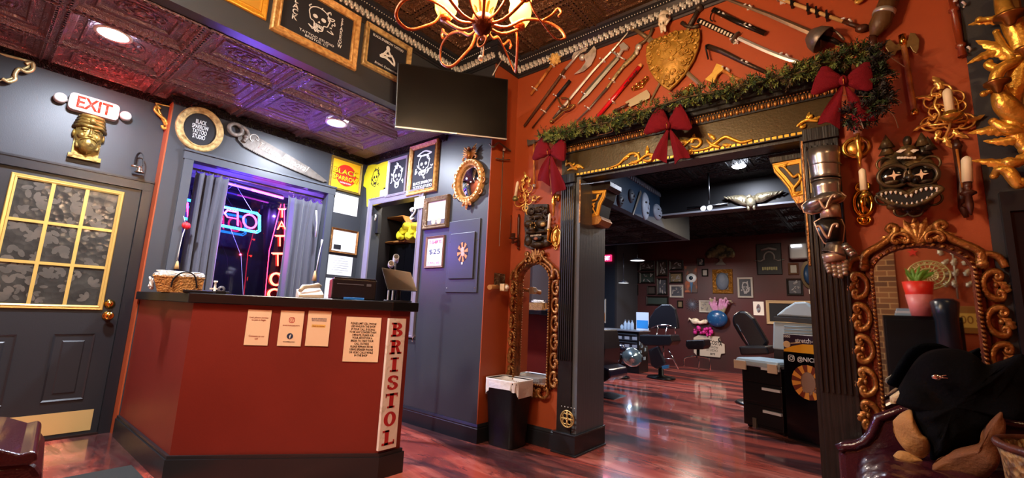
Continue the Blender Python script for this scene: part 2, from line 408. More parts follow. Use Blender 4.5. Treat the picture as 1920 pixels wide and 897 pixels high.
# tin ceilings
TIN = mat('brown_tin_ceiling', '84727c', .3, .5, ('ornate', 34, .45))
TINU = mat('bronze_tin_ceiling', '6a4a34', .32, .55, ('ornate', 34, .5))
TINB = mat('black_tin_ceiling', '17171a', .38, .5, ('ornate', 22, .5))
def tin(name, m, x0, x1, y0, y1, z, px, py, ox, oy):
    mb = MB(); I = [(0, 0), (.012, 0), (.018, -.012), (.034, -.012), (.044, .0), (.05, .01), (.072, .018), (.078, .028), (.115, .028), (.122, .018), (.134, .018), (.142, .034), (.16, .034)]
    i0 = math.floor((x0-ox)/px); j0 = math.floor((y0-oy)/py)
    for i in range(i0, math.ceil((x1-ox)/px)):
        for j in range(j0, math.ceil((y1-oy)/py)):
            a, b, c, d = max(x0, ox+i*px), min(x1, ox+(i+1)*px), max(y0, oy+j*py), min(y1, oy+(j+1)*py)
            if b-a < .02 or d-c < .02: continue
            if b-a < .34 or d-c < .34: mb.add([(a, c, z), (b, c, z), (b, d, z), (a, d, z)], [(0, 1, 2, 3)]); continue
            vs = []
            for s, h in I: vs += [(a+s, c+s, z+h), (b-s, c+s, z+h), (b-s, d-s, z+h), (a+s, d-s, z+h)]
            fs = []
            for k in range(len(I)-1):
                for q in range(4): fs.append((k*4+q, k*4+(q+1) % 4, k*4+4+(q+1) % 4, k*4+4+q))
            e = (len(I)-1)*4; fs.append((e, e+1, e+2, e+3)); mb.add(vs, fs)
            cx, cy = (a+b)/2, (c+d)/2; rx = (b-a)/2-.18; ry = (d-c)/2-.18
            for k, (r, t) in enumerate(((1., .006), (.55, .008))):
                mb.tube([(cx+rx*r*cos(q*pi/12), cy+ry*r*sin(q*pi/12), z+.033) for q in range(24)], t, 6, closed=True)
            for q in range(8):
                t = q*pi/4+pi/8; mb.ball((cx+rx*.78*cos(t), cy+ry*.78*sin(t), z+.033), (.03, .018, .012), 8, 5)
            mb.ball((cx, cy, z+.033), (.035, .035, .018), 10, 6)
            # bead rows along the tile rim
            n = int((b-a)/.035)
            for k in range(n):
                x = a+(k+.5)*(b-a)/n
                mb.b(x-.009, x+.009, c+.018, c+.03, z-.012, z+.002); mb.b(x-.009, x+.009, d-.03, d-.018, z-.012, z+.002)
            n = int((d-c)/.035)
            for k in range(n):
                y = c+(k+.5)*(d-c)/n
                mb.b(a+.018, a+.03, y-.009, y+.009, z-.012, z+.002); mb.b(b-.03, b-.018, y-.009, y+.009, z-.012, z+.002)
    mb.b(x0, x1, y0, y1, z+.038, z+.064)
    return struct(name, mb, m)
tin('ceiling', TIN, XD, XB-.1, -1.6, YP, ZL, .63, .63, -3.775, .76)
tin('ceiling', TINU, XB, 2.6, -1.6, YM, ZC, .61, .61, -2.95, .26)
# crowns: silver leafed acanthus on a black cove
def crown(name, path, z, closed=False, s=1.):
    """path: plan points, room on the right-hand side walking along it"""
    mb = MB(); P = [Vector(p) for p in path]; k = len(P)
    prof = [(0, -.16), (.012, -.16), (.018, -.145), (.03, -.14), (.05, -.075), (.075, -.045), (.085, -.04), (.085, -.03), (.11, -.018), (.12, 0)]
    rings = []
    for i, p in enumerate(P):
        a = P[i-1] if i else None; c = P[i+1] if i < k-1 else None
        d1 = (p-a).normalized() if a is not None else (c-p).normalized(); d2 = (c-p).normalized() if c is not None else d1
        n1 = Vector((d1.y, -d1.x)); n2 = Vector((d2.y, -d2.x)); q = n1+n2; q = q/q.dot(n1)
        rings.append([(p.x+q.x*o*s, p.y+q.y*o*s, z+h*s) for o, h in prof])
    L = len(prof); vs = [v for r in rings for v in r]
    mb.add(vs, [(i*L+j, (i+1)*L+j, (i+1)*L+j+1, i*L+j+1) for i in range(k-1) for j in range(L-1)])
    mb.m = 1
    for i in range(k-1):
        a, b = P[i], P[i+1]; d = (b-a); ln = d.length; d.normalize(); n = Vector((d.y, -d.x)); N = max(1, int(ln/.05))
        for j in range(N+1):
            p = a+d*(j*ln/N)
            c = Vector((p.x+n.x*.048*s, p.y+n.y*.048*s, z-.095*s)); 
            mb.xf = Matrix.Translation(c) @ Matrix(((d.x, n.x, 0, 0), (d.y, n.y, 0, 0), (0, 0, 1, 0), (0, 0, 0, 1)))
            w = .7+.3*random.random()
            mb.ball((0, 0, 0), (.013, .02, .036*w), 7, 5); mb.ball((-.018, .002, .018), (.012, .014, .024), 6, 4); mb.ball((.016, .002, -.016), (.012, .014, .022), 6, 4); mb.ball((.004, .014, -.034), (.012, .012, .014), 6, 4); mb.ball((.01, -.004, .03), (.01, .012, .014), 6, 4)
            mb.xf = None
        N = int(ln/.024)
        for j in range(N):
            p = a+d*((j+.5)*ln/N); c = Vector((p.x+n.x*.088*s, p.y+n.y*.088*s, z-.034*s)); mb.ball(c, .0055, 6, 4)
    return struct(name, mb, [TRIMB, SILVER])
crown('trim_2', [(XB, -1.55), (XB, YP), (XO, YP), (XO, YM), (2.6, YM)], ZC)
# dark ornamental crowns under the low ceiling
LOWCR = mat('dark_bronze_crown', '2b2224', .35, .6, ('ornate', 30, .9))
def cove(name, path, z, m, s=1., prof=None):
    mb = MB(); P = [Vector(p) for p in path]; k = len(P); prof = prof or [(0, -.14), (.01, -.14), (.015, -.12), (.04, -.06), (.07, -.03), (.09, -.02), (.09, 0)]; rings = []
    for i, p in enumerate(P):
        a = P[i-1] if i else None; c = P[i+1] if i < k-1 else None
        d1 = (p-a).normalized() if a is not None else (c-p).normalized(); d2 = (c-p).normalized() if c is not None else d1
        n1 = Vector((d1.y, -d1.x)); n2 = Vector((d2.y, -d2.x)); q = n1+n2; q = q/max(.2, q.dot(n1)); rings.append([(p.x+q.x*o*s, p.y+q.y*o*s, z+h*s) for o, h in prof])
    L = len(prof); mb.add([v for r in rings for v in r], [(i*L+j, (i+1)*L+j, (i+1)*L+j+1, i*L+j+1) for i in range(k-1) for j in range(L-1)])
    return struct(name, mb, m)
cove('trim_3', [(XD, -1.55), (XD, .93), (XW, .93), (XW, YP), (XB-.1, YP)], ZL, LOWCR, s=.45)
# baseboards
BP = [(0, 0), (.02, 0), (.02, .115), (.015, .12), (.017, .13), (.006, .15), (0, .15)]
for nm, pth in (('baseboard_panel', [(-4.7, YP), (XO, YP), (XO, YM), (-2.06, YM)]), ('baseboard_right', [(-.07, YM-.012), (2.6, YM-.012)]), ('baseboard_door', [(XD, -1.6), (XD, -.16)])):
    cove(nm, pth, 0, TRIMB, prof=BP)
# window in the window wall
m = MB(); wpath = [(1.136, 1.0), (2.427, 1.0), (2.427, 2.327), (1.136, 2.327)]
def window():
    m = MB()
    for a, b, c, d in ((1.066, 1.136, 1.0, 2.327), (2.427, 2.497, 1.0, 2.327)): m.b(XW, XW+.025, a, b, c, d)
    m.b(XW, XW+.028, 1.056, 2.507, 2.327, 2.40); m.b(XW, XW+.04, 1.05, 2.513, 2.40, 2.418); m.b(XW, XW+.05, 1.06, 2.5, .97, 1.0)
    # reveals and sash
    m.b(-5.2, XW-.001, 1.126, 1.138, 1.0, 2.327); m.b(-5.2, XW-.001, 2.425, 2.437, 1.0, 2.327); m.b(-5.2, XW-.001, 1.136, 2.427, 2.325, 2.337); m.b(-5.2, XW-.001, 1.136, 2.427, .99, 1.0)
    for a, b, c, d in ((1.138, 1.18, 1.0, 2.325), (2.383, 2.425, 1.0, 2.325), (1.18, 2.383, 1.0, 1.04), (1.18, 2.383, 2.285, 2.325)): m.b(-5.2, -5.16, a, b, c, d)
    w = struct('window_1', m, TRIMG)
    g = MB(); g.b(-5.185, -5.18, 1.18, 2.383, 1.04, 2.285); g.build('pane', mat('night_window_glass', '0a0c14', .05, 0, spec=.8), w)
window()
struct('trim_4', MB().b(-5.5, -5.45, .5, 3.2, .2, 3), mat('night_street', '04050a', .9))
# passthrough window casing in the panel wall
def passcase():
    m = MB(); x0, x1, z0, z1 = -4.47, -3.62, .88, 2.26
    m.sweep([(x0, z0), (x1, z0), (x1, z1), (x0, z1)], [(0, .0), (0, .018), (.015, .022), (.02, .016), (.06, .02), (.068, .028), (.08, .026), (.08, 0)])
    for v in range(len(m.v)): m.v[v].y += YP
    o = struct('window_2', m, mat('mauve_painted_casing', '75707c', .35))
passcase()
# niche behind it
m = MB(); m.b(-4.8, -3.3, YP+1.1, YP+1.15, 0, 2.6); m.b(-4.85, -4.8, YP+.12, YP+1.15, 0, 2.6); m.b(-3.3, -3.25, YP+.12, YP+1.15, 0, 2.6); m.b(-4.85, -3.25, YP+.12, YP+1.15, 2.6, 2.65)
struct('wall_closet', m, mat('dark_closet_paint', '1d1b20', .6))
# ---- door 1
def door():
    DB = mat('black_door_paint', '26282b', .35, 0, ('noise', 100, .05))
    m = MB(); m.b(XD-.045, XD-.005, -.072, .842, .012, 1.997)
    for y0, y1 in ((.09+.4-.0, .722), (.04, .30)):
        for z0, z1 in ((.28, .78),):
            w, h = y1-y0, z1-z0
            # raised moulded panel
            n0 = len(m.v); m.sweep([(-w/2, -h/2), (w/2, -h/2), (w/2, h/2), (-w/2, h/2)], [(0, .008), (-.02, -.008), (-.05, -.002), (-.06, .006)][::-1])
            m.prism([(-w/2+.06, -h/2+.06), (w/2-.06, -h/2+.06), (w/2-.06, h/2-.06), (-w/2+.06, h/2-.06)], -.006, .004)
            for i in range(n0, len(m.v)):
                v = m.v[i]; m.v[i] = Vector((XD-.004-v.y, (y0+y1)/2+v.x, (z0+z1)/2+v.z))
    d = struct('door_1', m, DB)
    gf = MB(); y0, y1, z0, z1 = .095, .737, .967, 1.956; xx = XD-.004
    gf.sweep([(y0+.035, z0+.035), (y1-.035, z0+.035), (y1-.035, z1-.035), (y0+.035, z1-.035)], [(0, 0), (0, .012), (.012, .018), (.016, .012), (.03, .014), (.035, .008), (.035, 0)])
    for v in range(len(gf.v)): q = gf.v[v]; gf.v[v] = Vector((xx-q.y, q.x, q.z))
    ww, hh = (y1-y0-.07)/3, (z1-z0-.07)/3
    for i in (1, 2):
        gf.b(xx, xx+.012, y0+.035+ww*i-.011, y0+.035+ww*i+.011, z0+.035, z1-.035); gf.b(xx, xx+.0115, y0+.035, y1-.035, z0+.035+hh*i-.011, z0+.035+hh*i+.011)
    gf.build('window_frame', mat('yellow_gold_paint', 'c9a95c', .32, .35), d)
    gm = mat('leaded_floral_glass', '2c2b28', .2, 0, ('cells', 22, .3), ('3c3b36', 9, .35, .7), spec=.4)
    g = MB(); g.b(XD-.0045, XD-.002, y0+.03, y1-.03, z0+.03, z1-.03); gp = g.build('pane', gm, d)
    l = MB(); rr = random.Random(3)      # leaded leaf pattern
    for i in range(90):
        cy, cz = rr.uniform(y0+.06, y1-.06), rr.uniform(z0+.06, z1-.06); a = rr.uniform(0, 6.28); s = rr.uniform(.025, .045)
        for k in range(rr.choice((1, 2, 3))):
            aa = a+k*.8; P = []
            for t in range(9):
                u = t/8*2*pi; lx = s*(1+cos(u))*.5*1.6; lz = s*.42*sin(u); P.append((XD-.0018+i*1.5e-5+k*5e-6, min(y1-.04, max(y0+.04, cy+lx*cos(aa)-lz*sin(aa))), min(z1-.04, max(z0+.04, cz+lx*sin(aa)+lz*cos(aa)))))
            l.add(P[:-1], [tuple(range(8))])
    l.build('leaf_pattern', mat('frosted_leaf_glass', '48453f', .3, 0, None, ('565048', 12, .45, .6)), gp)
    kn = MB()
    for z in (1.02, .925):
        yk = .775 if z > 1 else .775
        kn.lathe([(0, 0), (.034, 0), (.034, .006), (.026, .012), (.012, .014), (.012, .03), (.03, .04), (.034, .055), (.026, .068), (0, .07)] if z < 1 else [(0, 0), (.034, 0), (.034, .008), (.022, .016), (.02, .022), (0, .024)], (XD-.004, yk, z), (1, 0, 0))
    kn.build('door_knob', BRASS, d)
    kp = MB(); kp.b(XD-.005, XD-.002, -.04, .80, .035, .192); kp.build('kick_plate', mat('brushed_brass_plate', 'd8bc7c', .4, .35, ('noise', 200, .05)), d)
    c = MB(); c.b(XD, XD+.02, .845, .918, 0, 2.0); c.b(XD, XD+.02, -.148, -.075, 0, 2.0); c.b(XD, XD+.022, -.15, .918, 2.0, 2.08); c.b(XD, XD+.03, -.155, .918, 2.07, 2.085)
    struct('trim_5', c, TRIMB)
    struct('trim_6', MB().b(XD-.05, XD+.03, -.075, .845, 0, .014), mat('dark_metal_threshold', '3a2a28', .35, .6))
door()
# ------------------------------------------------------------------ back room shell
m = MB(); m.b(-4.6, 1.5, YB, YB+.1, 0, 3.3); struct('wall_back', m, BROOMR)
m = MB(); m.b(1.5, 1.6, YM+.45, YB, 0, 3.3); m.b(-6.1, -6, YM+.45, 9.6, 0, 3.3); struct('wall_far', m, WALLB)
struct('wall_partition', MB().b(-6, -4.6, 9.5, 9.6, 0, 3.3), mat('blue_black_wall', '1a1f28', .5)); struct('wall_partition', MB().b(-4.7, -4.6, 9.6, YB, 0, 3.3), WALLB)
tin('ceiling', TINB, -2.37, 1.5, YM+.15, 6.4, 3.0, .61, .61, -2.37, YM+.45)
tin('ceiling', TINB, -2.37, 1.5, 6.6, YB, 3.0, .61, .61, -2.37, 6.6)
tin('ceiling', TINB, -6, -2.47, YM+.45, 7.7, 2.47, .61, .61, -2.47, YM+.45); tin('ceiling', TINB, -6, -2.37, 7.8, YB, 3.0, .61, .61, -2.37, 7.8)
NAVY = mat('slate_blue_duct_paint', '22364c', .42, 0, ('noise', 60, .05))
struct('wall_duct', MB().b(-2.47, -2.37, YM+.15, 7.8, 2.45, 3.0).b(-6, -2.47, 7.7, 7.8, 2.45, 3.0), NAVY)
struct('wall_beam', MB().b(-2.37, 1.5, 6.4, 6.6, 2.6, 3.0), mat('black_beam_paint', '0a0b0e', .5))
m = MB(); m.b(-2.37, 1.5, 6.385, 6.4, 2.6, 2.625); struct('trim_7', m, mat('pale_bead_trim', '80828a', .4))
m = MB()
for k in range(60): m.b(-2.37, -2.352, YM+.55+k*.07, YM+.55+k*.07+.042, 2.9, 2.95)
m.b(-2.37, -2.36, YM+.5, 7.7, 2.95, 2.97); struct('trim_8', m, mat('pale_blue_dentil', '77808e', .4))
cove('baseboard_back', [(-4.6, YB), (1.5, YB)], 0, TRIMB, s=2.)
# ------------------------------------------------------------------ counter side
class GWall(Wall):
    def __init__(s, p0, rz): s.p0 = Vector(p0); s.rz = rz; s.x = Vector((cos(rz), sin(rz), 0)); s.n = Vector((sin(rz), -cos(rz), 0))
    def pt(s, px, py, d=0.):
        r = ray(px, py); q = s.p0+s.n*d; return EYE+r*((q-EYE).dot(s.n)/r.dot(s.n))
    def uv(s, p): return ((p-s.p0).dot(s.x), p.z)
A0, B0, C0, D0 = Vector((-4.7, .93)), Vector((-3.35, .93)), Vector((-2.545, 1.85)), Vector((-2.545, 2.02))
RZC = math.atan2(C0.y-B0.y, C0.x-B0.x)
WC = GWall((B0.x, B0.y, 0), RZC); WS = Wall('x', -2.545, pi/2)
def counter():
    t = thing('reception_counter', 'brick red reception counter with a thick black top, in front of the window', 'counter', (-3.35, .93, 0))
    def plan(P, z0, z1, name, m, bev=0):
        mb = MB(); n = len(P); vs = [(p[0]+3.35, p[1]-.93, z) for z in (z0, z1) for p in P]
        mb.add(vs, [tuple(range(n))[::-1], tuple(range(n, 2*n))]+[(i, (i+1) % n, n+(i+1) % n, n+i) for i in range(n)]); return mb.build(name, m, t, bev=bev)
    plan([(-4.7, .935), (-3.35, .935), (-2.55, 1.85), (-2.55, 2.02), (-2.83, 2.02), (-3.5, 1.22), (-4.7, 1.22)], .01, 1.067, 'front_panel', ORANGE_COOL)
    plan([(-4.69, .90), (-3.335, .90), (-2.51, 1.84), (-2.51, 2.06), (-3.06, 2.06), (-3.62, 1.42), (-4.69, 1.42), (-4.69, .93), (-4.69, .925)], 1.066, 1.13, 'countertop', mat('black_laminate_top', '141314', .22, 0, ('noise', 60, .05)), .006)
    plan([(-4.7, .91), (-3.34, .91), (-2.525, 1.842), (-2.525, 2.04), (-2.58, 2.04), (-2.58, 1.9), (-3.36, .96), (-4.7, .96)], .0, .135, 'baseboard', TRIMB)
    plan([(-4.7, .918), (-3.344, .918), (-2.533, 1.845), (-2.533, 2.03), (-2.58, 2.03), (-2.58, 1.9), (-3.36, .96), (-4.7, .96)], .135, .155, 'base_cap', TRIMB)
counter()
def txtpaper(name, label, q, m, W=WC, group=None, cat='notice', off=0.001, th=.0015):
    t, w, h = plane_thing(W, name, label, cat, q, None, group, off=off)
    MB().b(-w/2, w/2, -th, 0, -h/2, h/2).build('sheet', m, t); return t, w, h
PK = mat('peach_paper', 'e3c6a4', .7); RI = mat('red_brown_ink', '9c4636', .7); GI = mat('grey_ink', '4c4644', .7)
t, w, h = txtpaper('paper_notice', 'peach notice at left on the counter front, three lines in red', [(465.8, 580.8), (509.5, 582), (502, 648.7), (457, 647)], PK)
text('Link phone service\nto join in login', w*.78, h*.13, RI, t, (0, -.002, h*.24)); text('Connects to our\nwifi', w*.66, h*.13, RI, t, (0, -.002, -h*.28))
t, w, h = txtpaper('paper_notice', 'peach notice on the counter with camera icon and round letter f icon', [(527.5, 582.6), (571, 584), (564, 650), (519, 649)], PK)
m = MB(); m.sweep(rrect(.028, .028, .009), [(0, .002), (0, .003), (.004, .003), (.004, .002)]); m.sweep(oval(.012, .012, 16), [(0, .002), (0, .003), (.003, .003), (.003, .002)]); m.ball((.0095, -.0025, .0095), .0022, 6, 4)
m.build('camera_icon', mat('pink_icon_ink', 'c0504a', .6), t, loc=(0, 0, h*.24))
MB().prism(oval(.038, .038, 24), -.003, -.0015).build('round_icon', mat('navy_icon_ink', '1e2a4a', .6), t, loc=(0, 0, -h*.22)); text('f', .013, .026, WHITE, t, (.002, -.003, -h*.22-.003), bold=.02)
text('INSTAGRAM', w*.7, h*.035, RI, t, (0, -.002, h*.08)); text('FACEBOOK', w*.5, h*.03, GI, t, (0, -.002, -h*.38))
t, w, h = txtpaper('paper_notice', 'peach notice on the counter with blue heading and yellow highlighted line', [(578.6, 583.4), (621.7, 584), (615, 650), (572, 649)], PK)
text('BLACK SPARROW\nTATTOO STUDIO', w*.66, h*.09, mat('blue_ink', '3b3e6c', .6), t, (0, -.002, h*.25)); MB().b(-w*.3, w*.3, -.0022, -.0015, h*.03, h*.11).build('highlight', mat('yellow_marker', 'dcb45a', .7), t)
text('Scan to review', w*.5, h*.035, RI, t, (0, -.0025, h*.07))
t, w, h = txtpaper('paper_notice', 'large peach notice with twelve lines of black capitals beside the BRISTOL board', [(650, 594), (715.8, 596.7), (708, 680), (642, 678)], PK)
text('PLEASE LIMIT CELL PHONE\nUSE WHILE IN THE SHOP.\nIF YOUR CALL IS GOING\nTO BE ANY LONGER THAN\n1 MINUTE, PLEASE ASK\nYOUR ARTIST FOR A\nBREAK TO TAKE YOUR\nCALL OUTSIDE.\nPLEASE REFRAIN FROM\nUSING SPEAKER PHONE\nOR VIDEO CALLS WHILE\nIN THE SHOP', w*.76, h*.76, INK, t, (0, -.002, 0), bold=.01)
# BRISTOL board
t, w, h = plane_thing(WS, 'letter_board', 'tall distressed white board with red letters BRISTOL on the counter end', 'sign', [(727, 595), (757, 600), (740, 838), (705, 845)], None)
MB().b(-w/2, w/2, -.022, 0, -h/2, h/2).build('board', [mat('chipped_white_paint', 'e8e2dc', .5, 0, ('noise', 50, .3), ('a59a86', 9, .58, .7))], t, bev=.002)
def slab(ch, w, h, m, parent, loc):
    """fat slab serif capital from strokes"""
    a = w*.31; s = h*.13; X, Z = w/2, h/2; mb = MB(); d0, d1 = -.0235, -.022
    def bx(x0, x1, z0, z1): mb.b(x0, x1, d0, d1, z0, z1)
    def arc(cx, cz, ro, zo, a0, a1, n=14):
        o = [(cx+ro*cos(rad(lerp(a0, a1, i/n))), cz+zo*sin(rad(lerp(a0, a1, i/n)))) for i in range(n+1)]
        k = [(cx+(ro-a)*cos(rad(lerp(a0, a1, i/n))), cz+max(.002, zo-s*1.1)*sin(rad(lerp(a0, a1, i/n)))) for i in range(n+1)]
        for i in range(n): mb.prism([o[i], o[i+1], k[i+1], k[i]], d0, d1)
    if ch in 'BR':
        bx(-X*.75, -X*.75+a, -Z, Z); bx(-X, -X*.1, Z-s, Z); arc(-X*.05, Z*.5, X*.85, Z*.5, -90, 90); bx(-X*.7, 0, 0-s*.3, s*.7)
        if ch == 'B': arc(-X*.02, -Z*.5, X*1.0, Z*.52, -90, 90); bx(-X, 0, -Z, -Z+s)
        else: mb.prism([(-X*.1, s*.3), (X*.35, s*.5), (X*.95, -Z), (X*.35, -Z)], d0, d1); bx(-X, -X*.1, -Z, -Z+s); bx(X*.3, X*1.05, -Z, -Z+s)
    elif ch == 'I': bx(-a*.55, a*.55, -Z, Z); bx(-X*.7, X*.7, Z-s, Z); bx(-X*.7, X*.7, -Z, -Z+s)
    elif ch == 'T': bx(-a*.55, a*.55, -Z, Z); bx(-X, X, Z-s*1.2, Z); bx(-X, -X+s*.6, Z*.45, Z); bx(X-s*.6, X, Z*.45, Z); bx(-X*.6, X*.6, -Z, -Z+s)
    elif ch == 'L': bx(-X*.6, -X*.6+a, -Z, Z); bx(-X, X*.1, Z-s, Z); bx(-X, X, -Z, -Z+s*1.2); bx(X-s*.8, X, -Z, -Z*.4)
    elif ch == 'O': arc(0, 0, X, Z, 0, 360, 28)
    elif ch == 'S': arc(0, Z*.48, X*.9, Z*.52, 20, 270); arc(0, -Z*.48, X*.9, Z*.55, -160, 90); bx(X*.55, X*.85, Z*.3, Z*.75); bx(-X*.85, -X*.55, -Z*.75, -Z*.3)
    return mb.build('letter', m, parent, loc=loc)
RL = mat('crimson_sign_paint', 'b0282c', .5)
for i, ch in enumerate('BRISTOL'): slab(ch, w*.68, h*.11, RL, t, (0, 0, h*(.412-.1375*i)))
# ---- things standing on the counter
TOPZ = 1.13
def on_top(px, extra):
    r = ray(px, 560); d = Vector((r.x, r.y)).normalized(); best = None
    for a, b in ((A0, B0), (B0, C0), (C0, D0)):
        e = b-a; den = d.x*(-e.y)+d.y*e.x
        if abs(den) < 1e-6: continue
        s_ = (a.x*(-e.y)+a.y*e.x)/den
        u = ((d*s_-a).dot(e))/e.length_squared
        if -.001 <= u <= 1.001: best = s_ if best is None else min(best, s_)
    p = d*(best+extra); return Vector((p.x, p.y, TOPZ))
def face(px, extra, drz=0.):
    p = on_top(px, extra); rz = math.atan2(p.y, p.x)-pi/2+drz; return GWall(p, rz), p
def stand(name, label, cat, px, extra, drz=0., group=None):
    W, p = face(px, extra, drz); t = thing(name, label, cat, p, W.rz, group); return t, W.conv(p)
t, c = stand('wicker_basket', 'light wicker tray basket with black handles and white cords inside, at the left end of the counter', 'basket', 335, .12)
t['label'] = 'tan wicker basket with black loop handles at left end of the counter'
def basket():
    a, b = c(287, 520).x, c(384, 520).x; e, f = c(294, 548).x, c(378, 548).x; z1 = c(335, 520).z; D = .2
    m = MB(); r = [[(e, 0, 0), (f, 0, 0), (f, D, 0), (e, D, 0)], [(a, -.02, z1), (b, -.02, z1), (b, D+.02, z1), (a, D+.02, z1)]]
    i = [[(e+.01, .01, .012), (f-.01, .01, .012), (f-.01, D-.01, .012), (e+.01, D-.01, .012)], [(a+.012, -.008, z1), (b-.012, -.008, z1), (b-.012, D+.008, z1), (a+.012, D+.008, z1)]]
    vs = r[0]+r[1]+i[0]+i[1]; fs = [(3, 2, 1, 0), (8, 9, 10, 11)]
    for k in range(4): j = (k+1) % 4; fs += [(k, j, 4+j, 4+k), (8+j, 8+k, 12+k, 12+j), (4+k, 4+j, 12+j, 12+k)]
    m.add(vs, fs); m.tube([Vector(v) for v in r[1]], .006, 6, closed=True)
    m.build('tray', mat('tan_wicker', 'c08a4a', .6, 0, ('cells', 90, .8), ('8f5f2e', 40, .4, .7)), t)
    for y in (-.03, D*.5): h = MB(); h.tube(spline([c(321, 539)+Vector((0, y, 0)), c(326, 523)+Vector((0, y, 0)), c(345, 511)+Vector((0, y, 0)), c(364, 517)+Vector((0, y, 0)), c(369, 541)+Vector((0, y, 0))]), .006, 6); h.build('handle', BLKPL, t)
basket()
rr = random.Random(5)
m = MB()
for i in range(16):
    P = [Vector((rr.uniform(-.16, .14), rr.uniform(.03, .17), rr.uniform(.1, .15))) for k in range(6)]; m.tube(spline(P, 5), .004, 5)
P0 = c(283, 545)
for i in range(5): P = [Vector((P0.x-.01+rr.uniform(-.015, .015), rr.uniform(.0, .12), rr.uniform(.01, .10))) for k in range(5)]; m.tube(spline(P, 5), .0045, 5)
o = m.build('cable_bundle', mat('white_cable', 'd8d2c8', .5), None, loc=t.location, rz=t.rotation_euler[2]); tag(o, 'tangle of white cords heaped in and beside the wicker basket', 'cable')
def slabthing(name, label, cat, px0, px1, z0, z1, extra, D, m, bev=.003, drz=0, group=None):
    t, c = stand(name, label, cat, (px0+px1)/2, extra, drz, group); a = c(px0, 550).x; b = c(px1, 550).x
    MB().b(a, b, 0, D, z0, z1).build('body', m, t, bev=bev); return t, c, a, b
slabthing('tablet', 'black tablet lying flat on the counter before the wicker basket', 'tablet', 342, 400, 0, .016, .02, .12, BLKPL)
slabthing('book', 'dark book lying flat on the counter under the white plastic clip', 'book', 378, 430, .0, .02, .22, .14, mat('dark_book_cover', '2c2c34', .4))
t, c, a, b = slabthing('tape_dispenser', 'small black tape dispenser on the counter between basket and neon letters', 'tape dispenser', 404, 424, 0, .02, .03, .05, BLKPL)
m = MB(); m.lathe([(.008, 0), (.022, 0), (.022, .016), (.008, .016), (.008, 0)], ((a+b)/2, .01, .03), (0, 1, 0), 18); m.build('tape_roll', mat('grey_tape', '6c7080', .2), t)
t, c = stand('phone_stand', 'small white plastic clip stand standing on the counter below the curtain', 'stand', 400, .25)
MB().lathe([(0, 0), (.03, 0), (.03, .008), (.008, .014), (.006, .075), (.012, .08), (.012, .09), (0, .09)], n=16).build('post', WHITE, t); MB().b(-.03, .03, -.006, .006, .03, .04).build('clip', WHITE, t)
t, c = stand('desk_telephone', 'beige wedge shaped desk phone on the counter left of the printer', 'telephone', 586, .06, .15)
a, b = c(560, 555).x, c(607, 555).x
MB().add([(a, 0, 0), (b, 0, 0), (b, .16, 0), (a, .16, 0), (a, 0, .018), (b, 0, .03), (b, .16, .075), (a, .16, .06)], [(3, 2, 1, 0), (4, 5, 6, 7), (0, 1, 5, 4), (1, 2, 6, 5), (2, 3, 7, 6), (3, 0, 4, 7)]).build('base', mat('beige_plastic', 'cfc0aa', .4), t, bev=.005)
m = MB(); m.tube([(a+.01, .03, .045), (a+.03, .06, .072), ((a+b)/2, .08, .082), (b-.03, .10, .092), (b-.01, .12, .085)], [.014, .018, .012, .018, .014], 10); m.build('handset', mat('beige_plastic', 'cfc0aa', .4), t)
t, c = stand('printer', 'black inkjet printer standing on the counter beside the monitor', 'printer', 668, .10, .12)
a, b = c(622, 545).x, c(706, 545).x; z1 = c(668, 524).z
MB().b(a, b, 0, .3, 0.004, z1).build('body', mat('black_printer_shell', '17161a', .3, 0), t, bev=.008); MB().b(a+.01, b-.01, -.004, .2, z1, z1+.008).build('lid', BLKPL, t, bev=.003)
MB().b(a+.03, b-.09, -.004, 0, z1*.72, z1*.76).build('tray_slot', mat('grey_plastic', '5c5c62', .3), t); MB().b(b-.07, b-.04, -.004, 0, z1*.68, z1*.8).build('control_panel', mat('grey_plastic', '5c5c62', .3), t)
t, c, a, b = slabthing('folder', 'bright blue folder lying on the counter in front of the printer', 'folder', 645, 684, .0, .016, .01, .08, mat('blue_plastic', '1f6fc4', .35)); 
t, c = stand('computer_monitor', 'black flat monitor tilted back, standing at the right end of the counter', 'monitor', 748, .13)
q = [c(716, 502, -.03), c(770, 511, -.03), c(782, 546), c(727, 543)]
def slabq(q, th, m, name, t, inset=0):
    q = [Vector(v) for v in q]; cc = sum(q, Vector())/4; q = [cc+(v-cc)*(1-inset) for v in q]; n = (q[1]-q[0]).cross(q[3]-q[0]).normalized()
    if n.y > 0: n = -n
    mb = MB(); mb.add([v for v in q]+[v-n*th for v in q], [(0, 1, 2, 3), (7, 6, 5, 4), (0, 4, 5, 1), (1, 5, 6, 2), (2, 6, 7, 3), (3, 7, 4, 0)]); return mb.build(name, m, t), n
o, n = slabq(q, .025, BLKPL, 'bezel', t); q2 = [v+n*.001 for v in q]; slabq(q2, .002, mat('dark_monitor_glass', '1c110c', .3, 0, None, spec=.3), 'screen', t, .08)
m = MB(); cc = sum(q, Vector())/4; m.cyl((cc.x, .06, 0), (cc.x, .05, cc.z), .018); m.rb(cc.x-.1, cc.x+.1, -.02, .14, 0, .012, .03); m.build('monitor_stand', BLKPL, t)
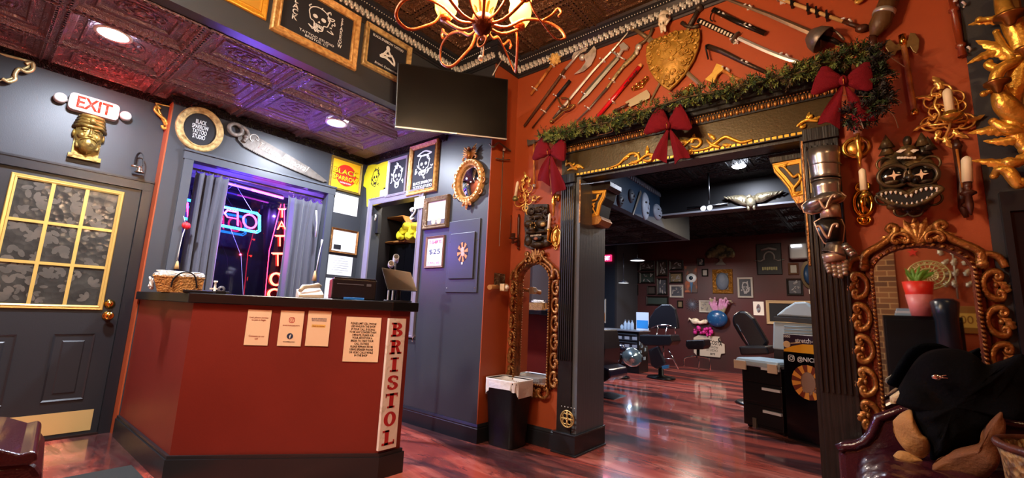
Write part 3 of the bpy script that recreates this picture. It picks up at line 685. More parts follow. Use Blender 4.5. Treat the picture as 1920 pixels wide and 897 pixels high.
# ---- window wall things
t, c = WW.thing('oval_sign', 'round antique gold frame with white lettering BLACK SPARROW TATTOO STUDIO on black', 'sign', 373, 243)
a, b = c(326, 243).x, c(420, 243).x; z0, z1 = c(373, 288.5).z, c(373, 198).z; ia, ib = c(341, 243).x, c(405.6, 243).x
cx, cz = (a+b)/2, (z0+z1)/2; iw = ib-ia; ih = iw*(z1-z0)/(b-a)*.98; fw = ((b-a)-iw)/2
frame(t, iw, ih, fw, .035, FRAMEG, BLACKCARD, path=[(x+cx, z+cz) for x, z in oval(iw, ih, 40)])
text('BLACK\nSPARROW\nTATTOO\nSTUDIO', iw*.5, ih*.6, WHITEINK, t, (cx, -.007, cz), bold=.015, space=.82)
t, c = WW.thing('hand_saw', 'old hand saw with brass-like handle and script reading Tattoo Removal, above the window', 'saw', 500, 285)
t['label'] = 'old hand saw with Tattoo Removal painted on its blade, above the window'
up = [(455, 243), (464, 247), (500, 267), (540, 290), (579.5, 313.6), (614, 340.5)]; lo = [(607, 341), (579, 330), (546, 316), (505, 298), (480, 286), (456, 272.6), (446, 262), (447, 250)]
P = [xz(c(x, y, .02)) for x, y in up+lo]
m = MB(); m.prism(P, -.022, -.018)
L = [Vector(xz(c(x, y, .02))) for x, y in lo[:6]]
for i in range(len(L)-1):
    e = L[i+1]-L[i]; n = int(e.length/.016)
    for k in range(n):
        p = L[i]+e*(k/n); q = L[i]+e*((k+1)/n); r_ = (p+q)/2+Vector((0, -.012)); m.prism([p, r_, q], -.022, -.018)
m.build('blade', mat('pewter_saw_steel', '665e56', .5, .4, ('noise', 30, .3), ('4a443e', 10, .45, .75)), t)
m = MB(); O = c(442, 243, .03); R = abs(c(457, 243, .03).x-c(442, 243, .03).x)
m.tube([(O.x+R*.85*cos(k*pi/10), -.03, O.z+R*.8*sin(k*pi/10)) for k in range(20)], R*.3, 8, closed=True)
O2 = c(462, 257, .03); m.tube(spline([c(450, 236, .03), c(463, 245, .03), c(465, 255, .03), c(457, 266, .03)]), R*.28, 8); m.ball(O2, R*.35); m.build('handle', mat('carved_grey_handle', '8a8178', .45, .2, ('noise', 60, .6), ('4c433a', 30, .4, .7)), t)
m = MB(); Q = c(477, 260, .026); scroll(m, Q.x, Q.z, R*.6, 2., .005, .026); m.build('engraved_scroll', SILVER, t)
A_, B_ = c(485, 273, .023), c(578, 321, .023); ang = math.atan2(B_.z-A_.z, B_.x-A_.x); text('Tattoo Removal', (B_-A_).length, .075, mat('silver_script_paint', 'cfc8bc', .4, .4), t, (A_+B_)/2+Vector((0, 0, .01)), shear=.35, bold=.006, rot=ang)
# framed yellow sign
def fr(W, name, label, q, m, fill, fw, dep=.02, group=None, cat='picture', style=0, off=0., names=('frame', 'print')):
    t, w, h = plane_thing(W, name, label, cat, q, None, group, off=off); frame(t, w-2*fw, h-2*fw, fw, dep, m, fill, style=style, name=names[0], fillname=names[1]); return t, w-2*fw, h-2*fw
YEL = mat('yellow_poster_print', 'f2b51e', .5); RED = mat('red_poster_print', 'd42a20', .5)
t, w, h = fr(WW, 'framed_sign', 'yellow framed sign with red disc and words BLACK SPARROW, above the diplomas', [(622.5, 291), (680.5, 309), (673.8, 367), (614, 352.6)], mat('aged_olive_gilt_frame', '8a7236', .45, .5, ('noise', 90, .6)), YEL, .028)
MB().prism(oval(w*.74, w*.74, 32), -.008, -.006).build('red_disc', RED, t)
for tx, z, ww, s in (('BLACK', h*.11, w*.9, h*.19), ('SPARROW', -h*.12, w*.92, h*.17)):
    text(tx, ww*1.03, s*1.12, mat('dark_outline_print', '5a1a10', .5), t, (0, -.0085, z), bold=.055); text(tx, ww, s, mat('orange_yellow_lettering', 'ffc21a', .5), t, (0, -.0105, z), bold=.02)
text('TATTOO STUDIO', w*.42, h*.05, WHITEINK, t, (0, -.009, -h*.28))
def doc(W, q, label, group=None, name='diploma', lines=7, seed=1, m=None, cat='certificate', off=.001):
    t, w, h = plane_thing(W, name, label, cat, q, None, group, off=off); MB().b(-w/2, w/2, -.002, 0, -h/2, h/2).build('sheet', m or mat('certificate_paper', 'dfe3e4', .5), t)
    l = MB(); r = random.Random(seed)
    for k in range(lines): ww = w*r.uniform(.12, .36)*(1 if k else .6); z = h*(.36-.72*k/max(1, lines-1)); l.b(-ww, ww, -.0028, -.002, z-h*.009, z+h*.009)
    l.build('print_lines', mat('pale_print_ink', '8f949c', .6), t); return t
doc(WW, [(629, 361), (673, 371.6), (668, 407), (624.7, 397)], 'unframed white certificate pinned directly under the yellow BLACK SPARROW sign', seed=2)
t, w, h = fr(WW, 'framed_certificate', 'certificate in a carved dark gold frame between white diplomas by the window', [(622, 425.4), (672.3, 435.5), (666.6, 479), (616.5, 473)], BRONZE, mat('certificate_paper', 'dfe3e4', .5), .022, cat='certificate')
MB().b(-w*.42, -w*.12, -.008, -.006, -h*.42, -h*.2).build('black_label', BLACKCARD, t)
doc(WW, [(617, 478), (662, 482.5), (658, 519), (612, 514)], 'white certificate pinned directly under the carved gold certificate frame', seed=5)
doc(WW, [(612, 521), (657, 525), (652, 563), (606, 558)], 'lowest white certificate, partly behind the telephone and printer', seed=8)
# ---- window: curtains, neon, hangings
def curtain(name, label, pxl, pxr, x, ztop, zbot, folds, squeeze=0.):
    a, b = onx(pxl, 420, x).y, onx(pxr, 470, x).y; t = thing(name, label, 'curtain', (x, (a+b)/2, zbot), pi/2, 'curtains in the window'); w = b-a
    m = MB(); n = folds*10
    def fn(u, v):
        k = 1-squeeze*sin(pi*v)*.4; uu = (u-.5)*w*k; return (uu, .03*sin(u*folds*2*pi+1.1*sin(3*v))*(1-.4*v)+.012*sin(u*folds*5+2*v), v*(ztop-zbot)-(0 if v < 1 else .03*abs(sin(u*folds*pi))))
    m.grid(fn, n, 14); o = m.build('fabric', CURT, t); s = o.modifiers.new('s', 'SOLIDIFY'); s.thickness = .004
    for k in range(folds): h = MB(); h.lathe([(.012, -.002), (.016, -.002), (.016, .002), (.012, .002), (.012, -.002)], ((-.5+(k+.5)/folds)*w, 0, ztop-zbot), (1, 0, 0), 14); h.build('curtain_ring', DSTEEL, t)
    return t
curtain('curtain', 'charcoal curtain gathered at the left side of the neon window', 352, 409, -4.78, 2.27, 1.0, 4)
curtain('curtain', 'charcoal curtain gathered at the right side, behind the TATTOO neon', 536, 598, -4.80, 2.24, 1.0, 5, .3)
m = MB(); m.cyl((-4.79, 1.139, 2.275), (-4.79, 2.424, 2.275), .011); o = m.build('curtain_rod', DSTEEL); tag(o, 'dark metal curtain rod across the top of the window recess', 'curtain rod')
def neon(name, col, e): return mat(name, col, .3, 0, None, None, e)
NB, NP, NR, NM = neon('blue_neon', '1b8cff', 9), neon('pink_neon', 'ff2f86', 7), neon('red_neon', 'ff3a2c', 12), neon('magenta_led', 'e14be0', 5)
NV = neon('violet_led', '5a3cff', 5)
# strip light
WI = Wall('x', -4.99, pi/2)
t, c = WI.thing('strip_light', 'blue and magenta tube light across the top of the window', 'light', 470, 355)
a, b = c(404, 338), c(531, 372); mid = (a+b)/2
m = MB(); m.cyl(a, mid, .012); m.build('blue_tube', NV, t); m = MB(); m.cyl(mid, b, .012); m.build('magenta_tube', NM, t); m = MB(); m.tube([a+Vector((0, .02, .02)), b+Vector((0, .02, .02))], .02, 4); m.build('housing', DSTEEL, t)
# OPEN seen from behind (mirrored)
t, c = WI.thing('neon_open_sign', 'blue bordered pink neon OPEN sign hanging in the window, seen from behind', 'neon sign', 447, 412)
bd = MB()
def par(u, v): return c(340+148*u, 372+33*u*.86+v*38, 0)
R_ = [(.02, 0), (.96, 0), (1, .12), (1, .88), (.96, 1), (.02, 1), (-.02, .88), (-.02, .12)]
for off in (0, .03): bd.tube([par(.5+(u-.5)*(1-off*1.2), .5+(v-.5)*(1-off*4)) for u, v in R_], .007, 6, closed=True)
bd.build('border_tube', NB, t)
LT = {'O': [[(.5+.5*cos(k*pi/8), .5+.5*sin(k*pi/8)) for k in range(17)]], 'P': [[(1, 0), (1, 1), (.2, 1), (0, .75), (.2, .5), (1, .5)]], 'E': [[(0, 1), (1, 1), (1, 0), (0, 0)], [(1, .5), (.15, .5)]], 'N': [[(1, 0), (1, 1), (0, 0), (0, 1)]],
      'T': [[(0, 1), (1, 1)], [(.5, 1), (.5, 0)]], 'A': [[(0, 0), (.5, 1), (1, 0)], [(.2, .4), (.8, .4)]]}
lt = MB()
for i, ch in enumerate('NEPO'):
    for S in LT[ch]:
        for k in (0, .1): lt.tube([par(.07+i*.235+.175*((x-.5)*(1-k)+.5), .85-.7*((z-.5)*(1-k)+.5))+Vector((0, -.01, 0)) for x, z in S], .0055, 6)
lt.build('letter_tubes', NP, t)
m = MB(); T_ = c(441, 345); m.tube([par(.33, 0), T_, par(.9, 0)], .002, 4); m.ball(T_, .012, 8, 6); m.tube([par(.62, 1), c(452, 480), c(456, 553)], .002, 4); m.build('hanging_wire', mat('clear_wire', '8fa0c8', .3), t)
WN = Wall('x', -4.90, pi/2)
t, c = WN.thing('neon_tattoo_sign', 'tall red neon TATTOO sign standing vertically in the window', 'neon sign', 518, 480)
m = MB(); L = [('T', 529, 400, 7, 8), ('A', 528, 423, 8, 8), ('T', 525, 452, 10, 10), ('T', 521, 487, 12, 12), ('O', 518, 524, 12, 12), ('O', 515, 552, 13, 10)]
for ch, x, y, rx, ry in L:
    for S in LT[ch]:
        for k in (0, .22): m.tube([c(x+rx*(u-.5)*2*(1-k), y-ry*(v-.5)*2*(1-k*.7), .01) for u, v in S], .006, 6)
m.build('letter_tubes', NR, t)
m = MB(); m.tube([c(527, 383), c(505, 470), c(497, 556)], .004, 5); m.tube([c(533, 383), c(534, 470), c(533, 556)], .004, 5); m.build('edge_tube', neon('dim_red_neon', 'ff2a4a', 5), t)
slabq([c(528, 382, -.01), c(533, 382, -.01), c(533, 557, -.01), c(497, 557, -.01)], .004, mat('dark_acrylic', '150a10', .1), 'backing', t)
# rose and brooms hanging
WR = Wall('x', XW+.035, pi/2)
t, c = WR.thing('hanging_rose', 'red rose on a white string with a wooden tassel, hung left of the window', 'ornament', 349, 424)
m = MB()
for k in range(7):
    a = k*2.4; m.ball((.016*cos(a), .010*sin(a), .006*sin(k*1.7)), (.018, .014, .026), 8, 6)
m.ball((0, 0, .01), (.02, .02, .026)); m.build('bloom', mat('rose_red_petals', 'c0141e', .5), t)
m = MB(); m.tube([c(349, 424), c(343, 438), c(336, 470), c(333, 490)], .003, 5); m.tube([c(344, 405), c(349, 424), c(340, 450), c(331, 488)], .002, 5); m.build('string', mat('white_string', 'd8d0c4', .7), t)
m = MB(); m.lathe([(0, .0), (.006, 0), (.012, -.02), (.02, -.07), (0, -.07)], c(333, 490), n=10); m.build('tassel', mat('tan_straw', 'c8a468', .7), t)
t, c = WR.thing('hanging_broom', 'tiny straw broom on a white knotted cord, hung right of the window', 'ornament', 600, 470)
m = MB(); m.tube([c(593, 395), c(594, 420), c(592, 445)], [.01, .006, .008], 6); m.tube([c(604, 450), c(602, 462), c(598, 480), c(591, 518)], [.012, .005, .006, .004], 6); m.build('string', mat('white_string', 'd8d0c4', .7), t)
m = MB(); m.lathe([(0, .0), (.006, 0), (.014, -.03), (.026, -.11), (0, -.11)], c(591, 508), n=10); m.build('bristles', mat('tan_straw', 'c8a468', .7), t)
# ---- door wall things
t, c = WD.thing('exit_sign', 'light grey emergency sign with red letters EXIT and two lamp heads above the door', 'sign', 172, 203)
a, b = c(124, 203).x, c(223, 203).x; w = b-a; h = w*.46; cx = (a+b)/2
m = MB(); m.prism([(x+cx, z) for x, z in rrect(w, h, h*.22)], -.07, 0); m.build('housing', mat('pale_grey_plastic', 'c9c4c0', .4), t, bev=.006)
MB().b(cx-w*.36, cx+w*.36, -.0715, -.07, -h*.36, h*.4).build('panel', mat('pale_lit_panel', 'f2dcd4', .4, emit=.25), t)
text('EXIT', w*.7, h*.7, mat('red_lit_letter', 'e83020', .4, emit=.7), t, (cx, -.0715, h*.02), bold=.03)
for s in (-1, 1):
    k = MB(); x = cx+s*(w/2+.045); k.lathe([(0, -.07), (.03, -.07), (.038, -.06), (.04, -.02), (.02, 0)], (x, 0, -s*0), (0, 1, 0), 18); k.cyl((cx+s*w/2, -.02, 0), (x, -.02, 0), .012); k.build('lamp_head', mat('pale_grey_plastic', 'c9c4c0', .4), t)
def relief_face(t, c0, w, h, m, beard=True, dep=.09, turban=True):
    """carved bearded head in relief"""
    mb = MB(); x, z = c0
    mb.ball((x, 0, z), (w*.40, dep, h*.36), 20, 14); mb.ball((x, -dep*.55, z-h*.2), (w*.27, dep*.75, h*.2), 16, 10)
    for s in (-1, 1):
        mb.ball((x+s*w*.15, -dep*.86, z+h*.115), (w*.12, dep*.2, h*.03), 10, 6); mb.ball((x+s*w*.15, -dep*.88, z+h*.06), (w*.06, dep*.14, h*.022), 10, 6)
        mb.ball((x+s*w*.2, -dep*.7, z-h*.03), (w*.12, dep*.3, h*.08), 10, 8); mb.ball((x+s*w*.40, -dep*.2, z+h*.02), (w*.05, dep*.25, h*.08), 8, 6)
        if beard: mb.tube([(x, -dep*1.22, z-h*.085), (x+s*w*.12, -dep*1.2, z-h*.1), (x+s*w*.22, -dep*.98, z-h*.15)], [h*.022, h*.026, h*.01], 7)
    mb.ball((x, -dep*1.1, z+h*.03), (w*.05, dep*.28, h*.1), 10, 8); mb.ball((x, -dep*1.22, z-h*.045), (w*.085, dep*.2, h*.032), 10, 6)
    mb.tube([(x-w*.09, -dep*1.12, z-h*.14), (x, -dep*1.2, z-h*.132), (x+w*.09, -dep*1.12, z-h*.14)], h*.014, 6); mb.tube([(x-w*.06, -dep*1.1, z-h*.165), (x, -dep*1.18, z-h*.17), (x+w*.06, -dep*1.1, z-h*.165)], h*.014, 6)
    if beard:
        for k in range(11):
            u = (k-5)/5; mb.tube([(x+u*w*.3, -dep*(.8-.3*abs(u)), z-h*.16), (x+u*w*.26, -dep*(.95-.3*abs(u)), z-h*.28), (x+u*w*.17, -dep*(.8-.2*abs(u)), z-h*(.42-.1*abs(u)))], [h*.03, h*.035, h*.012], 6)
    if turban:
        for k in range(4): 
            zz = z+h*(.19+.065*k); mb.tube([(x-w*(.42-.03*k), -dep*.1, zz-h*.02), (x-w*.25, -dep*.75, zz+h*.015), (x, -dep*1.0, zz-h*.01+.01*(k % 2)), (x+w*.25, -dep*.75, zz+h*.015), (x+w*(.42-.03*k), -dep*.1, zz-h*.02)], h*.042, 8)
        mb.ball((x, -dep*.9, z+h*.3), (w*.12, dep*.3, h*.08), 10, 8)
    return mb.build('carved_head', m, t)
t, c = WD.thing('head_corbel', 'gilded carved head of a bearded man in a turban, over the door', 'carving', 165, 258)
w = c(203, 258).x-c(131, 258).x; h = c(165, 215).z-c(165, 302).z
relief_face(t, (0, .0), w, h, mat('antique_gilt_plaster', '9c8240', .38, .6, ('noise', 50, .5), ('5c4620', 18, .4, .7)), dep=.1)
m = MB(); m.b(-w*.44, w*.44, -.05, 0, -h*.52, -h*.43); m.b(-w*.36, w*.36, -.03, 0, -h*.43, h*.42); m.build('back_plate', MATS['antique_gilt_plaster'], t)
def bracket(t, pts, c, m, dark, d=.09, leafr=.012):
    """scroll bracket traced in the wall plane: rim tube and s-scroll over a recessed panel"""
    P = [c(x, y, .02) for x, y in pts]; mb = MB(); mb.prism([xz(p) for p in P], -d*.6, -.001); mb.build('panel', dark, t)
    mb = MB(); mb.tube([Vector((p.x, -d*.6, p.z)) for p in P], leafr, 6, closed=True); return mb
for nm, lab, rim, S, col in (('scroll_corbel', 'gold rimmed scroll corbel in the corner right of the exit sign', [(291, 196), (323, 203), (319, 240), (308, 236), (300, 218)], [(300, 205), (294, 200), (290, 207), (300, 218), (309, 226), (314, 238), (307, 242), (303, 236)], GOLD),
                    ('scroll_corbel', 'pale gold rimmed scroll corbel at the left edge over the door', [(-10, 100), (12, 107), (56, 118), (52, 128), (30, 136), (22, 150), (-8, 155)], [(48, 121), (60, 118), (62, 130), (50, 136), (36, 130), (28, 140), (28, 150), (16, 154), (4, 148)], mat('pale_gilt', 'b9a878', .4, .6, ('noise', 60, .4)))):
    t, c = WD.thing(nm, lab, 'corbel', *S[3]); mb = bracket(t, rim, c, mat('black_corbel_field', '1b1b1e', .4), None, .09) if False else None
    P = [c(x, y, .02) for x, y in rim]; MB().prism([xz(p) for p in P], -.05, -.001).build('panel', mat('black_corbel_field', '1b1b1e', .4), t)
    mb = MB(); mb.tube([Vector((p.x, -.05, p.z)) for p in P], .011, 6, closed=True); mb.tube(spline([Vector((c(x, y, .05).x, -.06, c(x, y, .05).z)) for x, y in S]), .013, 7); mb.build('gilt_scroll', col, t)
t, c = WD.thing('door_bell', 'small silver shop bell on a curved black bracket over the door', 'bell', 262, 320)
m = MB(); m.tube(spline([c(254, 308, .01), c(257, 292, .03), c(264, 287, .06), c(269, 295, .08), c(267, 312, .08)]), .008, 6, .5); m.b(c(255, 300).x-.012, c(255, 300).x+.012, -.012, 0, c(255, 312).z, c(255, 296).z); m.build('bracket', BLACK, t)
O = c(263, 312, .08); m = MB(); m.lathe([(.004, 0), (.012, -.004), (.018, -.02), (.022, -.04), (.034, -.055), (.03, -.058), (0, -.05)], O, n=16); m.cyl(O+Vector((-.06, 0, -.01)), O+Vector((.01, 0, -.01)), .01, .006); m.build('bell_cup', mat('tarnished_silver', 'b8b4a0', .25, 1.), t)
o = MB().b(-3.8, -3.0, -.5, .86, .001, .012).build('door_mat', mat('grey_rubber_mat', '2e3234', .9, 0, ('noise', 300, .6))); tag(o, 'dark grey entrance mat lying in front of the counter', 'mat')
# ------------------------------------------------------------------ panel wall, bulkhead, chandelier
def strip(mb, P, Ws, d, th=.006, ridge=True):
    """blade: flat diamond section following points (Vectors, local), half-widths Ws"""
    P = [Vector((p[0], 0, p[1] if len(p) == 2 else p[2])) for p in P]; k = len(P)
    if not isinstance(Ws, (list, tuple)): Ws = [Ws]*k
    vs = []
    for i in range(k):
        t = (P[min(k-1, i+1)]-P[max(0, i-1)]).normalized(); n = Vector((-t.z, 0, t.x)); p = P[i]; w = Ws[i]
        e = th*.25 if ridge else th
        vs += [p+n*w+Vector((0, -d+e*0, 0)), p+Vector((0, -d-th, 0)) if ridge else p+n*w*.98+Vector((0, -d-th, 0)), p-n*w+Vector((0, -d, 0)) if ridge else p-n*w*.98+Vector((0, -d-th, 0)), p+Vector((0, -d+th*.4, 0)) if ridge else p-n*w+Vector((0, -d, 0))]
    fs = [(0, 1, 2, 3)]
    for i in range(k-1):
        for j in range(4): fs.append((i*4+j, i*4+(j+1) % 4, i*4+4+(j+1) % 4, i*4+4+j))
    fs.append(tuple((k-1)*4+j for j in (3, 2, 1, 0))); mb.add(vs, fs)
def strokes(mb, S, w, h, y, lw, ox=0, oz=0):
    for s in S:
        P = [Vector((ox+(a-.5)*w, y, oz+(b-.5)*h)) for a, b in s]; P = spline(P, 4) if len(P) > 2 else P; mb.tube(P, lw, 4, .3)
def skull(mb, w, h, y, lw, ox=0, oz=0, seed=0):
    """white line-art skull with ornament"""
    E = lambda cx, cz, rx, rz, a0=0, a1=360, n=12: [(cx+rx*cos(rad(lerp(a0, a1, i/n))), cz+rz*sin(rad(lerp(a0, a1, i/n)))) for i in range(n+1)]
    strokes(mb, [E(.5, .62, .3, .26, -20, 200), [(.22, .55), (.26, .4), (.36, .36), (.38, .2), (.5, .14), (.62, .2), (.64, .36), (.74, .4), (.78, .55)], E(.5, .2, .12, .05)], w, h, y, lw, ox, oz)
    for s in (-1, 1):
        c = (ox+s*w*.12, oz+h*.05); mb.prism(oval(w*.14, h*.12, 12, *c), y-.001, y+.001)
    mb.prism([(ox, oz-h*.04), (ox+w*.04, oz-h*.11), (ox-w*.04, oz-h*.11)], y-.001, y+.001)
    for k in range(6): x = ox+(k-2.5)*w*.045; mb.b(x-lw, x+lw, y-.001, y+.001, oz-h*.24, oz-h*.17)
    r = random.Random(seed)
    for k in range(14):
        a = r.uniform(0, 6.28); cx, cz = .5+.38*cos(a), .5+.4*sin(a); strokes(mb, [[(cx, cz), (cx+r.uniform(-.12, .12), cz+r.uniform(-.1, .1)), (cx+r.uniform(-.14, .14), cz+r.uniform(-.12, .12))]], w, h, y, lw, ox, oz)
GF2 = mat('honey_gold_frame', 'dcb06c', .38, .2, ('noise', 80, .4), ('9a5e1e', 30, .4, .75))
CLOTHB = mat('black_cloth_print', '1d1e26', .8)
t, w, h = fr(WB, 'framed_poster', 'yellow gold framed panel cut off by the top edge, highest on the black bulkhead', [(400, -80), (512, -30), (494, 37), (384, -18)], mat('yellow_gilt_frame', 'd9992c', .4, .4, ('noise', 60, .5)), mat('gold_print', 'b8842c', .5), .05)
t, w, h = fr(WB, 'framed_poster', 'large gold framed black print with white skull art and side lettering', [(517, -45), (677, 23), (664, 135), (506, 55)], GF2, CLOTHB, .06, .04)
m = MB(); skull(m, w*.5, h*.7, -.008, .004, 0, h*.08, 3); m.build('skull_art', WHITEINK, t)
text('BLACK', w*.09, h*.5, WHITEINK, t, (-w*.33, -.007, h*.1), rot=pi/2) if False else text('B\nL\nA\nC\nK', w*.08, h*.62, WHITEINK, t, (-w*.33, -.007, h*.1), bold=.02, space=.8)
text('S\nP\nA\nR\nR\nO\nW', w*.07, h*.72, WHITEINK, t, (w*.33, -.007, h*.05), bold=.02, space=.8); text('TATTOO STUDIO\nBRISTOL CT', w*.5, h*.12, WHITEINK, t, (0, -.007, -h*.38))
t, w, h = fr(WB, 'framed_poster', 'small gold framed black print of a kneeling skeleton under BLACK SPARROW TATTOO, beside the television', [(684.6, 38), (769.3, 92.5), (765, 166), (675.7, 120.4)], FRAMEG, CLOTHB, .045, .035)
t['label'] = 'small gold framed black print of a white skeleton figure, beside the television'
m = MB(); strokes(m, [[(.5, .85), (.45, .7), (.3, .4), (.2, .3), (.4, .35), (.6, .3), (.75, .2)], [(.5, .8), (.62, .6), (.7, .55), (.8, .35), (.8, .15)], [(.35, .55), (.5, .5), (.7, .6)], [(.3, .45), (.25, .3), (.5, .4)]], w*.62, h*.6, -.009, .01, 0, 0); m.ball((0, -.008, h*.22), (.02, .004, .025)); m.build('skeleton_art', WHITEINK, t)
text('BLACK SPARROW TATTOO', w*.8, h*.08, WHITEINK, t, (0, -.007, h*.4), bold=.02); text('Bristol, Connecticut', w*.6, h*.08, WHITEINK, t, (0, -.007, -h*.38), shear=.2)
# ---- panel wall
def shirt():
    t, c = WP.thing('tee_shirt', 'yellow tee shirt with black print pinned over the passage window', 'shirt', 705, 345)
    P = [xz(c(x, y)) for x, y in [(691.6, 311.3), (700, 309), (710, 309), (720, 304.5), (729.5, 302.4), (731, 330), (728, 352), (720, 353), (719, 370), (718.4, 381.6), (703, 386), (689.4, 388.3), (689, 370), (688.3, 353.7), (680.5, 348), (685, 330)]]
    MB().prism(P, -.014, -.001).build('shirt_body', mat('yellow_cotton', 'dcd420', .8, 0, ('noise', 25, .5)), t, bev=.004)
    m = MB(); a = c(706, 335); s = abs(c(716, 335).x-c(696, 335).x); skull(m, s*.9, s*1.3, -.0155, .0045, a.x, a.z, 9); strokes(m, [[(.2, .9), (.5, .75), (.8, .9)], [(.5, .8), (.5, .2)], [(.3, .2), (.5, .4), (.7, .2)]], s*.8, s*1.4, -.0155, .004, a.x, a.z-s*1.6); m.build('shirt_print', INK, t)
shirt()
t, w, h = fr(WP, 'framed_print', 'mauve grey framed black print with white figure art next to the yellow shirt', [(731, 301.5), (767.5, 291.3), (762.5, 367), (725, 370.5)], mat('lavender_grey_frame', '8a8190', .4, .2), CLOTHB, .035, .03)
m = MB(); skull(m, w*.85, h*.9, -.009, .006, 0, 0, 4); m.build('line_art', WHITEINK, t)
t, w, h = fr(WP, 'framed_print', 'broad gold framed black print of a white pirate skull, right of the mauve frame', [(772.6, 276), (824, 262.5), (821, 360), (766, 368.6)], GF2, CLOTHB, .05, .04)
m = MB(); skull(m, w*.8, h*.65, -.009, .006, 0, h*.08, 5); strokes(m, [[(.1, .9), (.5, 1.02), (.9, .9)], [(.1, .9), (.5, .85), (.9, .9)]], w*.8, h*.65, -.009, .008, 0, h*.08); m.build('line_art', WHITEINK, t); text('BLACK SPARROW\nTATTOO STUDIO', w*.85, h*.17, WHITEINK, t, (0, -.007, -h*.38), bold=.02)
doc(WP, [(713, 357), (726, 355), (725, 369), (712.5, 370.5)], 'small pale card pinned on the hem of the yellow shirt', name='card', lines=3, cat='card', off=.018, seed=3)
doc(WP, [(777.5, 371.6), (797.5, 368), (795, 390.5), (777, 391.6)], 'small white note pinned over the top right casing of the passage window', name='card', lines=3, cat='card', off=.032, seed=4)
t, w, h = fr(WP, 'framed_certificate', 'carved tan framed certificate with two small photos, right of the passage window', [(799, 371), (845, 368), (842, 426), (795.6, 433)], mat('carved_tan_frame', '8e7458', .5, .2, ('ornate', 60, .7)), WHITE, .045, .04, cat='certificate')
for s in (-1, 1): MB().prism(oval(w*.24, h*.26, 16, s*w*.14, -h*.36), -.008, -.006).build('small_photo', mat('tan_photo', 'b8a488', .6), t)
MB().b(-w/2, w/2, -.007, -.006, -h*.5, -h*.3).build('dark_band', mat('grey_mount', '55505a', .6), t); m = MB()
for k in range(5): m.b(-w*.3, w*.3, -.0068, -.006, h*(.35-.12*k)-.002, h*(.35-.12*k)+.002)
m.build('print_lines', mat('pale_print_ink', '8f949c', .6), t)
t, w, h = fr(WP, 'framed_price_sign', 'thin rose framed sign reading $25 under a pink heading', [(800.3, 444.6), (833.5, 441.8), (833, 502.3), (797.7, 503.5)], mat('rose_brown_frame', '8a6a66', .4, .2), mat('bright_white_print', 'e8e8ee', .5), .022, .02, cat='sign')
text('T-SHIRTS', w*.8, h*.12, mat('pink_ink', 'e0408a', .6), t, (0, -.007, h*.36), bold=.02); text('$25', w*.72, h*.2, mat('navy_marker', '2a3c66', .6), t, (0, -.007, 0)); text('S M L XL', w*.75, h*.08, mat('pink_ink', 'e0408a', .6), t, (0, -.007, -h*.4))
EP = mat('charcoal_metal_panel', '3c3f48', .38, 0, ('noise', 120, .05))
t = thing('breaker_panel', 'charcoal painted electrical breaker panel with a small door on the dark wall', 'electrical panel', (-2.925, YP, 1.59), 0)
MB().b(-.205, .205, -.012, 0, -.34, .34).build('cover_plate', EP, t, bev=.003); MB().b(-.16, .16, -.028, -.012, -.215, .215).build('panel_door', EP, t, bev=.004)
m = MB()
for x in (-.18, .18):
    for z in (-.3, .14): m.ball((x, -.013, z), (.006, .004, .006), 8, 5)
m.build('screw', CHROME, t)
p = WP.pt(867, 473, .03); t = thing('round_sticker', 'round sunburst sticker with a small figure, stuck on the breaker panel door', 'sticker', (p.x, YP-.0285, p.z))
R1 = .07
for k, cm in ((0, mat('orange_print', 'd88a4a', .5)), (1, mat('black_red_print', '1c0c0e', .5))):
    m = MB()
    for q in range(8):
        a = (q*2+k)*pi/8; m.prism([(0, 0), (R1*cos(a), R1*1.35*sin(a)), (R1*cos(a+pi/8), R1*1.35*sin(a+pi/8))], -.0015, 0)
    m.build('sunburst_rays', cm, t)
m = MB(); m.ball((0, -.002, .018), (.026, .002, .03), 10, 6); m.ball((.008, -.002, -.02), (.026, .002, .022), 10, 6); m.build('figure', mat('pink_grey_print', 'c8a49a', .6), t)
MB().b(-.006, .012, -.0025, -.001, -.115, -.095).build('tag', WHITE, t)
